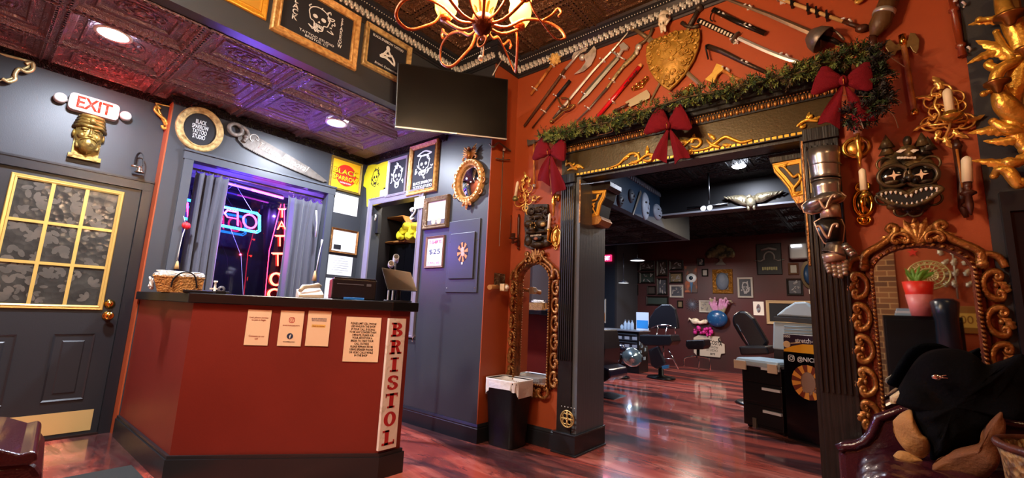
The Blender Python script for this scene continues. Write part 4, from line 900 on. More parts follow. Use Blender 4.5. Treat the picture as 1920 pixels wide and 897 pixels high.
def convex():
    t, c = WP.thing('convex_mirror', 'oval convex mirror in a gilt frame topped by a carved eagle', 'mirror', 882, 341)
    w = c(900, 341).x-c(864, 341).x; h = c(882, 312).z-c(882, 371).z
    m = MB(); m.sweep(oval(w, h, 36), [(0, .01), (0, .03), (.012, .04), (.02, .03), (.03, .05), (.05, .05), (.06, .03), (.06, 0)])
    for k in range(30): a = 2*pi*k/30; m.ball(((w/2+.035)*cos(a), -.052, (h/2+.035)*sin(a)), .008, 6, 4)
    m.build('frame', GF2, t)
    m = MB(); m.grid(lambda u, v: (w/2*v*cos(2*pi*u), -.008-.035*(1-v*v), h/2*v*sin(2*pi*u)), 32, 8, True, True); m.build('mirror_glass', mat('mirror_silver', 'dfe3e8', .02, 1.), t)
    z = h/2+.06; m = MB(); m.ball((0, -.05, z+.04), (.03, .03, .045)); m.ball((.012, -.06, z+.095), (.016, .018, .018)); m.cyl((.02, -.07, z+.095), (.045, -.08, z+.088), .008, .001, 6)
    for s in (-1, 1):
        for k in range(5): leaf(m, s*.015, z+.03+.008*k, .07+.008*k, .03, pi/2-s*(1.45-.22*k), .03, -.2*s, lobes=2)
    for s in (-1, 1): scroll(m, s*.06, z-.005, .035, pi/2+s*.9, .01, .03, s)
    m.build('eagle_crest', mat('brown_gilt', 'a06a34', .4, .5, ('noise', 60, .5)), t)
    m = MB()
    for s in (-1, 0, 1): leaf(m, s*.015, -h/2-.04, .085-.02*abs(s), .05, -pi/2+s*.7, .03, .1*s)
    for s in (-1, 1):
        for a in (-.5, 0, .45): scroll(m, s*(w/2+.06)*cos(a*1.1), (h/2+.04)*sin(a*1.1)*1.0-.02, .026, (0 if s > 0 else pi)+a*s, .008, .03)
    m.build('leaf_drop', MATS['brown_gilt'], t)
convex()
# passage window contents
WQ = Wall('y', YP+.45, 0); WJ = Wall('y', YP+.10, 0)
t, c = WQ.thing('hexagon_shelf', 'hexagonal wooden shelf hanging inside the passage window', 'shelf', 742, 432)
P = [xz(c(x, y)) for x, y in [(722.6, 456), (712, 436), (724, 410), (757, 406), (769, 428), (760, 452)]]
m = MB(); m.sweep(P[::-1] if sum(P[i][0]*P[(i+1) % 6][1]-P[(i+1) % 6][0]*P[i][1] for i in range(6)) < 0 else P, [(-.012, -.2), (-.012, 0), (.012, 0), (.012, -.2), (-.012, -.2)]); m.tube([Vector((p[0], -.006, p[1])) for p in P], .014, 6, closed=True); m.build('frame', mat('light_tan_wood', 'a8743e', .5, 0, ('grain', 40, .3)), t)
rr = random.Random(8); t0 = None
for i in range(7):
    px = 752+i*5.5; py = 442-(i % 3)*8; p = WQ.pt(px, py, .05)
    m = MB(); ph = rr.uniform(0, 6); m.grid(lambda u, v: (.075*cos(2*pi*u)*sin(pi*v)**.5, .05*sin(2*pi*u)*sin(pi*v)**.5, (.045+.012*sin(6*pi*u+ph))*(-cos(pi*v))), 16, 8, True, True)
    o = m.build('folded_shirt', MATS['yellow_cotton'], loc=p); tag(o, 'bright yellow shirt rolled up in the heap inside the passage window', 'shirt', 'rolled yellow shirts')
t = thing('storage_cabinet', 'glossy black two-door cabinet inside the passage window with a blue lit edge', 'cabinet', (WQ.pt(753, 520).x, YP+.5, .0)); c = WQ.conv(Vector((WQ.pt(753, 520).x, YP+.45, 0)))
a, b = c(718, 470).x, c(790, 470).x; zt = c(750, 456).z
MB().b(a, b, .03, .4, 0, zt).build('cabinet_body', mat('gloss_black', '08080c', .12), t)
for x0, x1 in ((a+.003, (a+b)/2-.003), ((a+b)/2+.003, b-.003)): MB().b(x0, x1, .01, .028, .02, zt-.01).build('door', mat('gloss_black', '08080c', .12), t)
MB().b(b-.05, b-.035, .0, .009, .9, zt-.02).build('blue_led_edge', mat('blue_led_line', '1a22ff', .3, emit=2.5), t)
for nm, S, lab in (('scroll_corbel', [(698, 400), (716, 404), (714, 438), (698, 440)], 'silver scroll corbel in the upper left corner of the passage window'), ('scroll_corbel', [(776, 392), (790, 390), (790, 414), (779, 418)], 'small silver scroll corbel in the upper right corner of the passage window')):
    t, c = WJ.thing(nm, lab, 'corbel', *S[0]); P = [xz(c(*q)) for q in S]; MB().prism(P, -.05, -.001).build('panel', MATS['black_corbel_field'], t)
    x0, x1, z0, z1 = P[0][0], P[1][0], P[2][1], P[0][1]; m = MB(); w = x1-x0; hh = z1-z0
    m.tube(spline([(x0+w*.3, -.06, z1-hh*.3), (x0+w*.2, -.06, z1-hh*.15), (x0+w*.5, -.06, z1-hh*.08), (x0+w*.85, -.06, z1-hh*.25), (x0+w*.7, -.06, z1-hh*.5), (x0+w*.3, -.06, z1-hh*.75), (x0+w*.45, -.06, z1-hh*.93), (x0+w*.7, -.06, z1-hh*.85)]), .012, 7); m.ball((x0+w*.4, -.06, z1-hh*.25), .018); m.build('silver_scroll', SILVER, t)
for i, (px, py) in enumerate(((733, 497), (742, 489))):
    p = at(px, py, 4.05); t = thing('security_camera', ['white bullet camera lying behind the monitor, left one of the pair', 'white bullet camera standing up behind the monitor, right one of the pair'][i], 'camera', p, -.6)
    MB().cyl((-.05, 0, 0), (.05, 0, .01+.02*i), .026, .026, 14).build('camera_body', mat('white_camera_shell', 'c8ccd4', .35), t); MB().cyl((.046, 0, .01+.02*i), (.056, 0, .012+.02*i), .02, .02, 12).build('lens', BLKPL, t); MB().cyl((-.02, 0, -.02), (-.02, .0, .004-p.z), .008, .012, 8).build('foot', DSTEEL, t)
p = WJ.pt(766, 595, -.05); t = thing('shoulder_bag', 'dark bag with white print lying low inside the passage window', 'bag', p); m = MB(); m.ball((0, 0, 0), (.07, .06, .11), 14, 10); m.build('bag_body', mat('dark_nylon', '1c1f28', .6, 0, ('noise', 30, .5)), t)
text('34', .07, .06, WHITEINK, t, (.0, -.062, -.05)); m = MB(); m.tube(spline([(-.05, 0, .08), (0, -.02, .15), (.05, 0, .08)]), .008, 6); m.build('strap', MATS['dark_nylon'], t)
p = WP.pt(778, 634); t = thing('wall_hook', 'small chrome hook under the passage window corner', 'hook', p); m = MB(); m.tube(spline([(0, 0, .02), (0, -.02, .01), (0, -.03, -.02), (.0, -.02, -.04), (0, -.035, -.03)]), .005, 6); m.b(-.01, .01, -.004, 0, -.01, .035); m.build('hook_arm', CHROME, t)
# ---- return wall
t, c = WO.thing('thin_sword', 'very thin dark smallsword hanging point down on the narrow orange wall', 'sword', 940, 300)
m = MB(); strip(m, [c(943, 300, .01), c(940, 380, .01), c(936, 462, .01)], [.007, .006, .002], .01, .004); m.build('blade', DSTEEL, t)
m = MB(); m.cyl(c(944, 283, .02), c(943, 300, .02), .008); m.tube([c(930, 297, .03), c(943, 300, .03), c(956, 300, .03)], .006, 6); m.ball(c(944, 281, .02), .012, 8, 6); m.build('hilt', DSTEEL, t)
t, c = WO.thing('iron_hook_rail', 'dark twisted iron hook rail under the television on the orange wall', 'hook rail', 935, 270)
m = MB(); m.tube(spline([c(918, 270, .02), c(925, 276, .05), c(935, 268, .03), (c(948, 277, .04)), c(957, 283, .02)]), .009, 6); m.build('rail', DSTEEL, t); m = MB(); m.lathe([(0, 0), (.015, 0), (.012, .02), (0, .025)], c(943, 280, .04), (1, -1, 0)); m.build('clip', WHITE, t)
t, c = WO.thing('switch_plate', 'small ornate square bronze switch plate on the narrow orange wall', 'switch plate', 935, 524)
a, b = c(926, 524).x, c(946, 524).x; z0, z1 = c(935, 536).z, c(935, 513).z; m = MB(); m.b(a, b, -.008, 0, z0, z1); m.build('plate', mat('ornate_bronze', '6e5236', .4, .7, ('ornate', 60, 1.)), t, bev=.002); MB().b((a+b)/2-.008, (a+b)/2+.008, -.02, -.008, (z0+z1)/2-.015, (z0+z1)/2+.015).build('toggle', mat('brown_toggle', '3a241a', .4), t)
t, c = WO.thing('wall_bracket', 'pale wooden bracket with a round ivory knob on the narrow orange wall', 'bracket', 925, 539)
m = MB(); m.cyl(c(940, 538, .0), c(918, 539, .10), .016, .022); m.build('wood_arm', mat('light_tan_wood', 'a8743e', .5), t); m = MB(); m.b(-.03, .03, -.15, -.10, -.035, .03); m.build('end_block', mat('cream_block', 'd0b184', .5), t, bev=.006); m = MB(); m.ball((.0, -.16, 0), .02); m.build('knob', BONE, t)
t, c = WO.thing('cord_ring', 'white pull cord with a ring and round bead near the silver crown', 'cord', 945, 106)
m = MB(); m.tube([c(941, 112, .03)+Vector((0, 0, 0)), c(932, 126, .04), c(924, 141, .05)], .005, 6); m.build('cord', mat('white_cable', 'd8d2c8', .5), t); m = MB(); m.ball(c(941, 110, .04), .02, 10, 8); m.build('bead', WHITE, t)
O = c(947, 100, .04); m = MB(); m.tube([(O.x+.03*cos(k*pi/8), -.04, O.z+.03*sin(k*pi/8)) for k in range(16)], .006, 6, closed=True); m.build('ring', STEEL, t)
# ---- television
def tv():
    t = thing('television', 'large black flat television tilted forward from the corner above the counter', 'television', (-2.639, 2.377, 2.833))
    r, u, f = _basis(-.985, .099, .048); t.rotation_euler = Matrix(((r.x, f.x, u.x), (r.y, f.y, u.y), (r.z, f.z, u.z))).to_euler()
    MB().b(-.475, .475, 0, .04, -.2725, .2725).build('casing', BLKPL, t, bev=.004)
    MB().b(-.463, .463, -.002, 0, -.255, .262).build('screen', mat('dusty_tv_screen', '070606', .25, 0, ('noise', 4, .02), ('100f0d', 3, .4, .7), spec=.4), t)
    MB().b(-.475, .475, -.006, 0, -.2725, -.262).build('bottom_trim', STEEL, t); MB().b(-.03, .03, -.008, -.004, -.272, -.264).build('badge', CHROME, t)
    m = MB(); m.b(-.12, .12, .04, .06, -.1, .1); m.tube([(0, .06, 0), (-.1, .22, .0), (.03, .42, .02)], .025, 8); m.build('wall_arm', BLACK, t)
tv()
# ---- chandelier
def chandelier():
    P = Vector((-1.155, 1.167, 2.255)); t = thing('chandelier', 'rusty iron chandelier with looping ribbon arms and glowing amber glass shades', 'chandelier', P)
    MB().lathe([(0, -.055), (.01, -.055), (.018, -.045), (.034, -.03), (.045, -.005), (.046, .012), (.038, .03), (.02, .036), (0, .038)], n=24).build('hub', mat('dark_rust_iron', '5c3324', .4, .7, ('noise', 80, .4)), t)
    m = MB(); m.tube([(.024*cos(k*pi/9), 0, -.078+.024*sin(k*pi/9)) for k in range(18)], .004, 6, closed=True); m.build('bottom_ring', IRON, t)
    m = MB(); m.lathe([(0, -.165), (.01, -.16), (.012, -.152), (.008, -.143), (0, -.14)], n=10); m.cyl((0, 0, -.1), (0, 0, -.14), .0015); m.lathe([(0, -.155), (.004, -.15), (.003, -.11), (0, -.1)], (.012, .0, .0), n=8); m.build('crystal_drop', mat('clear_crystal', 'f4efe6', .05, 0, None, None, 0, 0, 1, .6), t)
    SH = mat('glowing_amber_glass', 'ffac3c', .3, emit=5.); IR2 = mat('orange_rust_iron', 'a4562a', .4, .5, ('noise', 60, .3))
    N = 6
    for i in range(N):
        a = i*2*pi/N+.785; ca, sa = cos(a), sin(a)
        def q(r, z, s): return Vector((r*ca-s*sa, r*sa+s*ca, z))
        A = spline([q(.04, 0, 0), q(.10, .0, .005), (q(.17, .05, .015)), q(.25, .065, .03), q(.32, .04, .03), q(.345, -.015, .01), q(.30, -.045, -.02), q(.24, -.005, -.05), q(.19, .05, -.07), q(.165, .16, -.06), q(.16, .28, -.02), q(.10, .36, 0), q(.03, .40, 0)], 5)
        m = MB(); m.tube(A, .0075, 6, .45); m.tube(spline([q(.25, .065, .03), q(.29, .10, .035), q(.315, .13, .03), q(.33, .11, .025), q(.318, .09, .025)], 4), .006, 6); m.build('ribbon_arm', IR2, t)
        m = MB(); m.tube(spline([q(.02, .02, 0), q(.05, .12, .0), q(.11, .22, -.01), q(.10, .32, 0), q(.02, .38, 0)], 4), .006, 6); m.build('cage_rod', IRON, t)
        if i % 1 == 0:
            b = a+pi/N; C = Vector((.185*cos(b), .185*sin(b), .10))
            m = MB(); m.lathe([(.012, -.03), (.03, -.02), (.046, .01), (.05, .045), (.043, .08), (.05, .105)], C, n=18); m.build('glass_shade', SH, t)
            m = MB(); m.lathe([(0, -.04), (.022, -.038), (.026, -.02), (.012, -.015), (0, -.015)], C, n=12); m.tube(spline([(0, 0, 0), (C.x*.5, C.y*.5, -.005), (C.x, C.y, C.z-.04)], 4), .007, 6); m.build('cup_arm', IR2, t)
    m = MB(); m.lathe([(.02, .06), (.05, .09), (.062, .14), (.06, .2), (.045, .25)], n=20); m.build('glass_shade', SH, t)
    m = MB(); m.lathe([(0, .37), (.035, .38), (.045, .4), (.02, .43), (0, .44)], n=16); m.cyl((0, 0, .42), (0, 0, .47), .01); m.build('top_cap', IRON, t)
    m = MB(); k = int((ZC-P.z-.49)/.045)
    for i in range(k):
        z = .47+i*.045; m.tube([((.012*cos(j*pi/4), 0, z+.027*sin(j*pi/4)) if i % 2 else (0, .012*cos(j*pi/4), z+.027*sin(j*pi/4))) for j in range(8)], .0035, 5, closed=True)
    m.build('chain', IRON, t); MB().lathe([(0, 0), (.07, 0), (.05, -.02), (.015, -.035), (0, -.035)], (0, 0, ZC-P.z+.03), n=20).build('canopy', IRON, t)
    return P
CHP = chandelier()
# ------------------------------------------------------------------ weapons on the orange wall
def clips(t, c, L, rot=0.):
    for x, y in L:
        O = c(x, y, .0); m = MB(); m.b(O.x-.012, O.x+.012, -.005, 0, O.z-.012, O.z+.012)
        for s in (-1, 1): m.tube([(O.x+s*.02, -.005, O.z-s*.016), (O.x+s*.024, -.035, O.z-s*.019), (O.x+s*.010, -.052, O.z-s*.008)], .006, 5)
        m.ball((O.x+.02, -.012, O.z-.02), .006, 6, 4); m.build('wall_clip', mat('shiny_clip', 'e6e2da', .25, .3), t)
def wp(name, label, cat, x, y, group='weapons on the orange wall'): return WM.thing(name, label, cat, x, y, None)
D = .03
LSTEEL = mat('pale_worn_steel', 'cdc4b2', .34, .3, ('noise', 40, .2), ('7d705c', 14, .45, .75))
# spiked club
t, c = wp('spiked_mace', 'tan wooden mace with a round studded head, leftmost on the weapon wall', 'mace', 1020, 145)
m = MB(); m.tube([c(995, 178, D), c(1035, 122, D)], [.013, .016], 10); m.build('handle', WOODO, t)
O = c(1041, 111, .05); m = MB(); m.ball(O, .05, 14, 10)
for k in range(22): a = k*2.4; z = 1-2*(k+.5)/22; r = math.sqrt(1-z*z); m.ball(O+Vector((r*cos(a), z, r*sin(a)))*.05, .012, 6, 5)
m.build('studded_head', mat('yellow_bone_studs', 'dcb468', .5), t); clips(t, c, [(1038, 124), (1005, 168)])
# double battle axe
t, c = wp('battle_axe', 'long dark double crescent battle axe with engraved handle', 'axe', 1060, 150)
m = MB(); m.tube([c(983, 237, D), c(1035, 165, D), c(1060, 130, D)], [.012, .014, .014], 8); m.build('handle', mat('carved_dark_handle', '5a3a28', .5, .2, ('noise', 120, .7)), t)
m = MB(); m.tube([c(1060, 130, D), c(1100, 84, D)], [.012, .012], 8); m.ball(c(1092, 108, D), .03); m.build('steel_shaft', STEEL, t)
m = MB(); m.prism([xz(c(*q, D)) for q in [(1088, 100), (1072, 118), (1073, 106), (1078, 94), (1090, 84), (1100, 82), (1112, 78), (1104, 86), (1098, 96)]], -.034, -.026)
m.prism([xz(c(*q, D)) for q in [(1096, 104), (1104, 98), (1114, 86), (1118, 92), (1117, 104), (1108, 122), (1094, 134), (1076, 140), (1090, 128), (1098, 116)]], -.034, -.026); m.build('axe_blade', LSTEEL, t, bev=.002)
clips(t, c, [(1058, 145), (1100, 92)])
t, c = wp('riding_crop', 'thin dark baton between the battle axe and the swept hilt sword', 'baton', 1035, 195)
m = MB(); m.tube([c(1044, 182, D), c(1069, 151, D)], .016, 8); m.build('grip', RUBBER, t); m = MB(); m.tube([c(998, 240, D), c(1044, 182, D)], [.006, .009], 8); m.build('shaft', WOODD, t); clips(t, c, [(1045, 182), (1022, 210)])
# rapier
t, c = wp('rapier', 'long steel rapier with a swept hilt at its lower end', 'sword', 1110, 130)
m = MB(); strip(m, [c(1056, 200, D), c(1110, 135, D), c(1150, 92, D), c(1185, 52, D)], [.016, .013, .01, .003], .03); m.build('blade', LSTEEL, t)
m = MB(); m.tube([c(1037, 223, D), c(1056, 200, D)], [.011, .014], 8); m.build('grip', DSTEEL, t)
m = MB()
for S in ([(1046, 183), (1052, 196), (1062, 200), (1076, 196)], [(1052, 184), (1066, 186), (1064, 202), (1050, 205)], [(1058, 208), (1070, 204), (1078, 196)], [(1035, 228), (1050, 215), (1060, 206)]): m.tube(spline([c(x, y, .05) for x, y in S], 4), .007, 6)
m.lathe([(.004, 0), (.016, .0), (.016, .02), (.004, .03)], c(1035, 226, D), (-1, 0, -1), 10); m.build('swept_guard', mat('old_brass', 'a8894c', .3, .9), t); clips(t, c, [(1132, 115), (1055, 205)])
# broad sword hanging upside down
t, c = wp('broadsword', 'broad grey bladed sword, hilt up, right of the rapier', 'sword', 1130, 140)
m = MB(); strip(m, [c(1158, 108, D), c(1140, 128, D), c(1100, 174, D), c(1083, 196, D)], [.024, .026, .03, .001], .03, .007); m.build('blade', mat('grey_leaf_blade', '8f8872', .35, .7, ('noise', 30, .15)), t)
m = MB(); m.tube([c(1158, 108, D), c(1168, 92, D)], [.016, .014], 8); m.prism([xz(c(*q, D)) for q in [(1165, 95), (1162, 86), (1170, 80), (1179, 88), (1176, 94)]], -.045, -.02); m.build('hilt', STEEL, t, bev=.003)
m = MB(); m.tube([c(1146, 96, .04), c(1159, 105, .05), c(1172, 112, .04)], .007, 6); m.build('cross_guard', STEEL, t); clips(t, c, [(1098, 178), (1160, 104)])
# curved ornate scabbard
t, c = wp('curved_sabre', 'slender curved sabre in a pale engraved scabbard', 'sword', 1140, 155)
m = MB(); m.tube(spline([c(1196, 88, D), c(1188, 105, D), c(1168, 125, D), c(1147, 152, D), c(1138, 165, D)]), [.02]*6+[.022]*6+[.018]*6+[.012]*7, 8, .6); m.build('engraved_scabbard', mat('pale_engraved_brass', 'b9a878', .35, .6, ('noise', 90, .9), ('6c5a3a', 60, .42, .7)), t)
m = MB(); m.tube([c(1138, 165, D), c(1104, 204, D), c(1065, 242, D)], [.012, .008, .003], 8, .6); m.build('blade', DSTEEL, t); m = MB(); m.ball(c(1197, 88, D), (.028, .02, .03)); m.ball(c(1194, 97, D), (.018, .015, .03)); m.build('pommel', LSTEEL, t); clips(t, c, [(1150, 153), (1104, 204)])
# red katana scabbard
t, c = wp('red_scabbard', 'glossy red katana scabbard with black characters', 'scabbard', 1155, 178)
m = MB(); m.tube([c(1108, 233, D), c(1150, 184, D), c(1200, 124, D)], [.017, .019, .02], 10, .7); m.build('scabbard', mat('glossy_red_lacquer', 'c41420', .2, coat=.5), t)
m = MB(); m.cyl(c(1199, 125, D), c(1203, 120, D), .02, .014, 10); m.build('end_cap', mat('tan_end_cap', 'd8a060', .4), t)
m = MB(); rr = random.Random(2)
for k in range(6):
    p = c(1172+k*4, 158-k*4.6, .055)
    for j in range(3): q = Vector((rr.uniform(-.014, .014), 0, rr.uniform(-.014, .014))); m.tube([p+q, p-q+Vector((.006, 0, 0))], .0025, 4)
m.build('characters', INK, t); clips(t, c, [(1150, 192)])
# knuckles
def knuckle(x, y, lab, s=1.):
    t, c = wp('brass_knuckles', lab, 'knuckles', x, y); m = MB(); a = .45
    for k in range(4): ox = (k-1.5)*.03*s; O = Vector((ox*cos(a), -.012, ox*sin(a)+.0)); m.tube([O+Vector((.013*s*cos(j*pi/6), 0, .014*s*sin(j*pi/6))) for j in range(12)], .0045*s, 6, closed=True)
    n = Vector((sin(a), 0, -cos(a))); m.tube([Vector((-.05*s*cos(a), -.012, -.05*s*sin(a)))+n*.012, n*.034*s+Vector((0, -.012, 0)), Vector((.05*s*cos(a), -.012, .05*s*sin(a)))+n*.012], .006*s, 6); m.build('knuckle_frame', BRASS, t)
knuckle(1201, 158, 'brass knuckles hanging between the red scabbard and the cleaver', 1.3); knuckle(1284, 172, 'brass knuckles half hidden by the garland under the gold shield', 1.2)
t, c = wp('cleaver', 'pale steel butcher cleaver with dark wooden handle above the garland', 'cleaver', 1190, 188)
m = MB(); m.prism([xz(c(*q, D)) for q in [(1172, 192), (1213, 168), (1219, 177), (1218, 184), (1182, 201)]], -.033, -.027); m.build('blade', mat('cream_steel', 'cdbb90', .35, .6), t, bev=.001); m = MB(); m.tube([c(1149, 210, D), c(1180, 194, D)], [.013, .010], 8, .6); m.build('handle', WOODD, t)
# crossed swords behind the shield
def bigsword(lab, g0, g1, guard, tip, hm, w, x, y):
    t, c = wp('crossed_sword', lab, 'sword', x, y); m = MB(); G = c(*guard, .02); strip(m, [G, c(*tip, .02)], [w, w*.6], .02, .008); m.build('blade', mat('tan_grey_blade', '9c8a6a', .4, .5, ('noise', 30, .2)), t)
    m = MB(); m.tube([c(*g0, .03), c(*guard, .03)], [.016, .018], 8); m.ball(c(*g0, .03), .03, 10, 8); m.build('grip', hm, t)
    d = (c(*guard, .03)-c(*g0, .03)).normalized(); n = Vector((-d.z, 0, d.x)); m = MB(); m.tube([c(*guard, .03)+n*.075-d*.02, c(*guard, .03)+n*.03, c(*guard, .03)-n*.03, c(*guard, .03)-n*.075-d*.02], [.016, .012, .012, .016], 8); m.build('cross_guard', hm, t)
DH = mat('dark_pewter', '4c4036', .4, .6, ('noise', 80, .5))
bigsword('tan sword with flared pommel passing behind the gold shield, tip lower right', (1187, 53), 0, (1214, 71), (1318, 163), mat('grey_brown_grip', '6e5c44', .45, .4), .022, 1250, 110)
bigsword('dark hilted sword passing behind the gold shield, tip lower left', (1311, 15), 0, (1292, 50), (1219, 190), DH, .013, 1260, 100)
# shield
def shield():
    t, c = wp('shield', 'large gold heater shield embossed with scrollwork, centre of the weapon wall', 'shield', 1255, 110)
    out = [(1211, 88), (1220, 76), (1234, 70), (1250, 66), (1264, 57), (1284, 56), (1300, 57), (1311, 53), (1312, 68), (1309, 88), (1300, 112), (1284, 138), (1268, 156), (1254, 169), (1240, 160), (1226, 146), (1216, 128), (1211, 108)]
    P = [Vector(xz(c(x, y, .05))) for x, y in out]; C = sum(P, Vector((0, 0)))/len(P); n = len(P); m = MB()
    R = [(1., .03), (1., .045), (.97, .052), (.93, .045), (.86, .06), (.6, .085), (.3, .1), (0.02, .105)]
    vs = []
    for s, d in R:
        for p in P: q = C+(p-C)*s; vs.append((q.x, -d, q.y))
    m.add(vs, [(k*n+i, k*n+(i+1) % n, k*n+n+(i+1) % n, k*n+n+i) for k in range(len(R)-1) for i in range(n)]+[tuple((len(R)-1)*n+i for i in range(n))], True); m.add(vs[:n], [tuple(range(n))[::-1]])
    m.build('shield_plate', mat('embossed_gold', 'b88c38', .48, .3, ('noise', 35, .6), ('8a6420', 16, .42, .75)), t)
    m = MB(); rr = random.Random(4); pr = lambda u, v: (C+(P[int(u*n) % n]-C)*v)
    for k in range(60):
        i = rr.randrange(n); v = math.sqrt(rr.uniform(.02, .72)); p = P[i].lerp(P[(i+1) % n], rr.random()); q = C+(p-C)*v; dd = .107-.05*v*v
        if k % 3: scroll(m, q.x, q.y, rr.uniform(.012, .026), rr.uniform(0, 6.28), .006, dd, 1, 1.3)
        else: leaf(m, q.x, q.y, .05, .03, rr.uniform(0, 6.28), dd-.01)
    for k in range(26):
        i = k*n/26; a = P[int(i)]; b = P[(int(i)+1) % n]; p = a.lerp(b, i % 1); q = C+(p-C)*.89; m.ball((q.x, -.06, q.y), (.016, .008, .016), 7, 5)
    m.build('embossed_scrolls', MATS['embossed_gold'], t)
shield()
def skullob():
    t, c = wp('animal_skull', 'white animal skull mounted above the gold shield', 'skull', 1250, 45)
    s = c(1264, 45).x; m = MB(); m.ball((0, -.05, .03), (s*.8, .05, .055), 14, 10); m.ball((.0, -.07, -.005), (s*.7, .045, .045), 12, 8)
    m.tube([(0, -.07, 0), (-.005, -.085, -.05), (-.008, -.075, -.10)], [.034, .026, .014], 10)
    for k in (-1, 1): m.tube([(k*.045, -.05, .0), (k*.036, -.07, -.03), (k*.016, -.075, -.06)], .009, 7); m.tube([(k*.012, -.08, -.07), (k*.014, -.075, -.115)], [.012, .008], 7)
    m.build('cranium', BONE, t); m = MB()
    for k in (-1, 1): m.ball((k*.036, -.092, .0), (.012, .01, .015), 8, 6); m.ball((k*.009, -.104, -.055), (.005, .007, .014), 6, 5)
    m.build('socket', mat('skull_hollow', '3a2c1c', .8), t)
skullob()
# upper right weapons
t, c = wp('scabbard', 'black lacquer scabbard with cord, above the white wrapped katana', 'scabbard', 1385, 40)
m = MB(); m.tube([c(1337, 18, D), c(1385, 42, D), c(1435, 63, D)], [.02, .019, .017], 10, .7); m.build('sheath', mat('black_lacquer', '15120f', .2, coat=.4), t); m = MB(); m.tube(spline([c(1341, 20, .05), c(1334, 26, .05), c(1332, 36, .05), c(1336, 40, .05)], 4), .005, 6); m.build('cord', BLKPL, t); clips(t, c, [(1355, 30), (1404, 52)])
t, c = wp('katana', 'katana with black and white wrapped handle and bare curved blade', 'sword', 1400, 80)
m = MB(); m.tube([c(1309, 38, D), c(1378, 70, D)], [.019, .018], 10, .7); m.build('handle', RUBBER, t); m = MB()
for k in range(11): p = c(1314+k*5.6, 40.5+k*2.6, .05); m.b(p.x-.007, p.x+.007, -.05, -.046, p.z-.012, p.z+.012, R=Matrix.Rotation(.5, 3, 'Y'))
m.build('wrap_diamonds', mat('white_ray_skin', 'd8cdb4', .5), t)
m = MB(); p = c(1379, 70, D); q = c(1382, 71.5, D); ax = (q-p).normalized(); m.lathe([(0, 0), (.042, 0), (.042, .006), (0, .006)], p, ax, 16); m.build('round_guard', DSTEEL, t)
m = MB(); strip(m, spline([c(1384, 71, D), c(1430, 92, D), c(1470, 108, D), c(1498, 117, D)], 4), [.014]*12+[.008], .03); m.build('blade', STEEL, t); clips(t, c, [(1378, 80), (1472, 107)])
t, c = wp('hooked_club', 'dark brown rod with a black wrist strap, above the yellow hatchet', 'club', 1385, 110)
m = MB(); m.tube([c(1326, 87, D), c(1352, 96, D), c(1396, 118, D), c(1450, 142, D)], [.02, .018, .015, .012], 10); m.build('rod', mat('dark_turned_wood', '33241a', .35, 0, ('grain', 60, .3)), t); m = MB(); m.tube(spline([c(1328, 85, .05), c(1323, 86, .06), c(1325, 98, .05), c(1328, 111, .05)], 4), .006, 6); m.build('strap', BLKPL, t); clips(t, c, [(1398, 120)])
t, c = wp('hatchet', 'small hatchet with yellow painted head and wooden handle above the garland', 'axe', 1345, 140)
m = MB(); m.prism([xz(c(*q, D)) for q in [(1344, 120), (1357, 124), (1357, 132), (1346, 141), (1339, 157), (1322, 150), (1335, 138)]], -.042, -.018); m.build('axe_head', mat('yellow_axe_paint', 'dcb24e', .4, .2, ('noise', 40, .4)), t, bev=.004); m = MB(); m.tube([c(1352, 130, D), c(1375, 145, D), c(1395, 153, D)], .013, 8, .7); m.build('handle', WOODO, t); clips(t, c, [(1362, 132)])
t, c = wp('cup_hilt_rapier', 'grey rapier with a dark cup hilt at its right end', 'sword', 1450, 35)
m = MB(); strip(m, [c(1345, -8, D), c(1440, 27, D), c(1522, 62, D)], [.009, .014, .018], .03, .008); m.build('blade', mat('brown_grey_blade', '7a6450', .4, .6, ('noise', 30, .2)), t)
O = c(1535, 72, .1); m = MB(); m.lathe([(.012, -.07), (.04, -.06), (.07, -.02), (.082, .03), (.078, .035), (.06, -.015), (.03, -.045), (0, -.05)], O, (c(1545, 76, .1)-c(1535, 72, .1)), 20); m.build('cup_guard', DSTEEL, t)
m = MB(); m.tube([c(1530, 68, .06), c(1560, 75, .06), c(1578, 84, .05)], [.016, .018, .012], 8); m.ball(c(1582, 86, .05), .02); m.build('grip', BLKPL, t); m = MB(); m.tube(spline([c(1530, 58, .06), c(1560, 55, .09), c(1583, 75, .07)], 4), .007, 6); m.tube([c(1539, 88, .06), c(1538, 50, .06)], .007, 6); m.build('knuckle_bow', DSTEEL, t); clips(t, c, [(1404, 16)])
t, c = wp('bamboo_flute', 'jointed pale bamboo rod with black bands and tassel end', 'rod', 1540, 28)
a, b = c(1455, -5, D), c(1616, 53, D); m = MB(); m.tube([a, a.lerp(b, .8)], .012, 8); m.build('rod', mat('pale_bamboo', 'c8a264', .45, 0, ('grain', 60, .2)), t)
for s in (.2, .4, .5, .62): m = MB(); p = a.lerp(b, s); q = a.lerp(b, s+.03); m.cyl(p, q, .017, .017, 8); m.b(p.x-.006, p.x+.006, -.05, -.01, p.z-.03, p.z+.03); m.build('black_band', BLKPL, t)
m = MB(); m.tube([a.lerp(b, .8), b], [.012, .014], 8); m.ball(b, (.035, .02, .025)); m.build('dark_end', WOODD, t); clips(t, c, [(1466, 5), (1588, 43)])
t, c = wp('gilt_bracket', 'small gilt fragment at the top edge above the bamboo rod', 'ornament', 1607, 2); m = MB(); scroll(m, 0, 0, .03, .5, .012, .03); scroll(m, .05, .02, .03, 2.5, .012, .03); m.build('gilt_scroll', GOLD, t)
t, c = wp('war_club', 'heavy brown wooden club with two steel bands at the top right of the garland', 'club', 1660, 40)
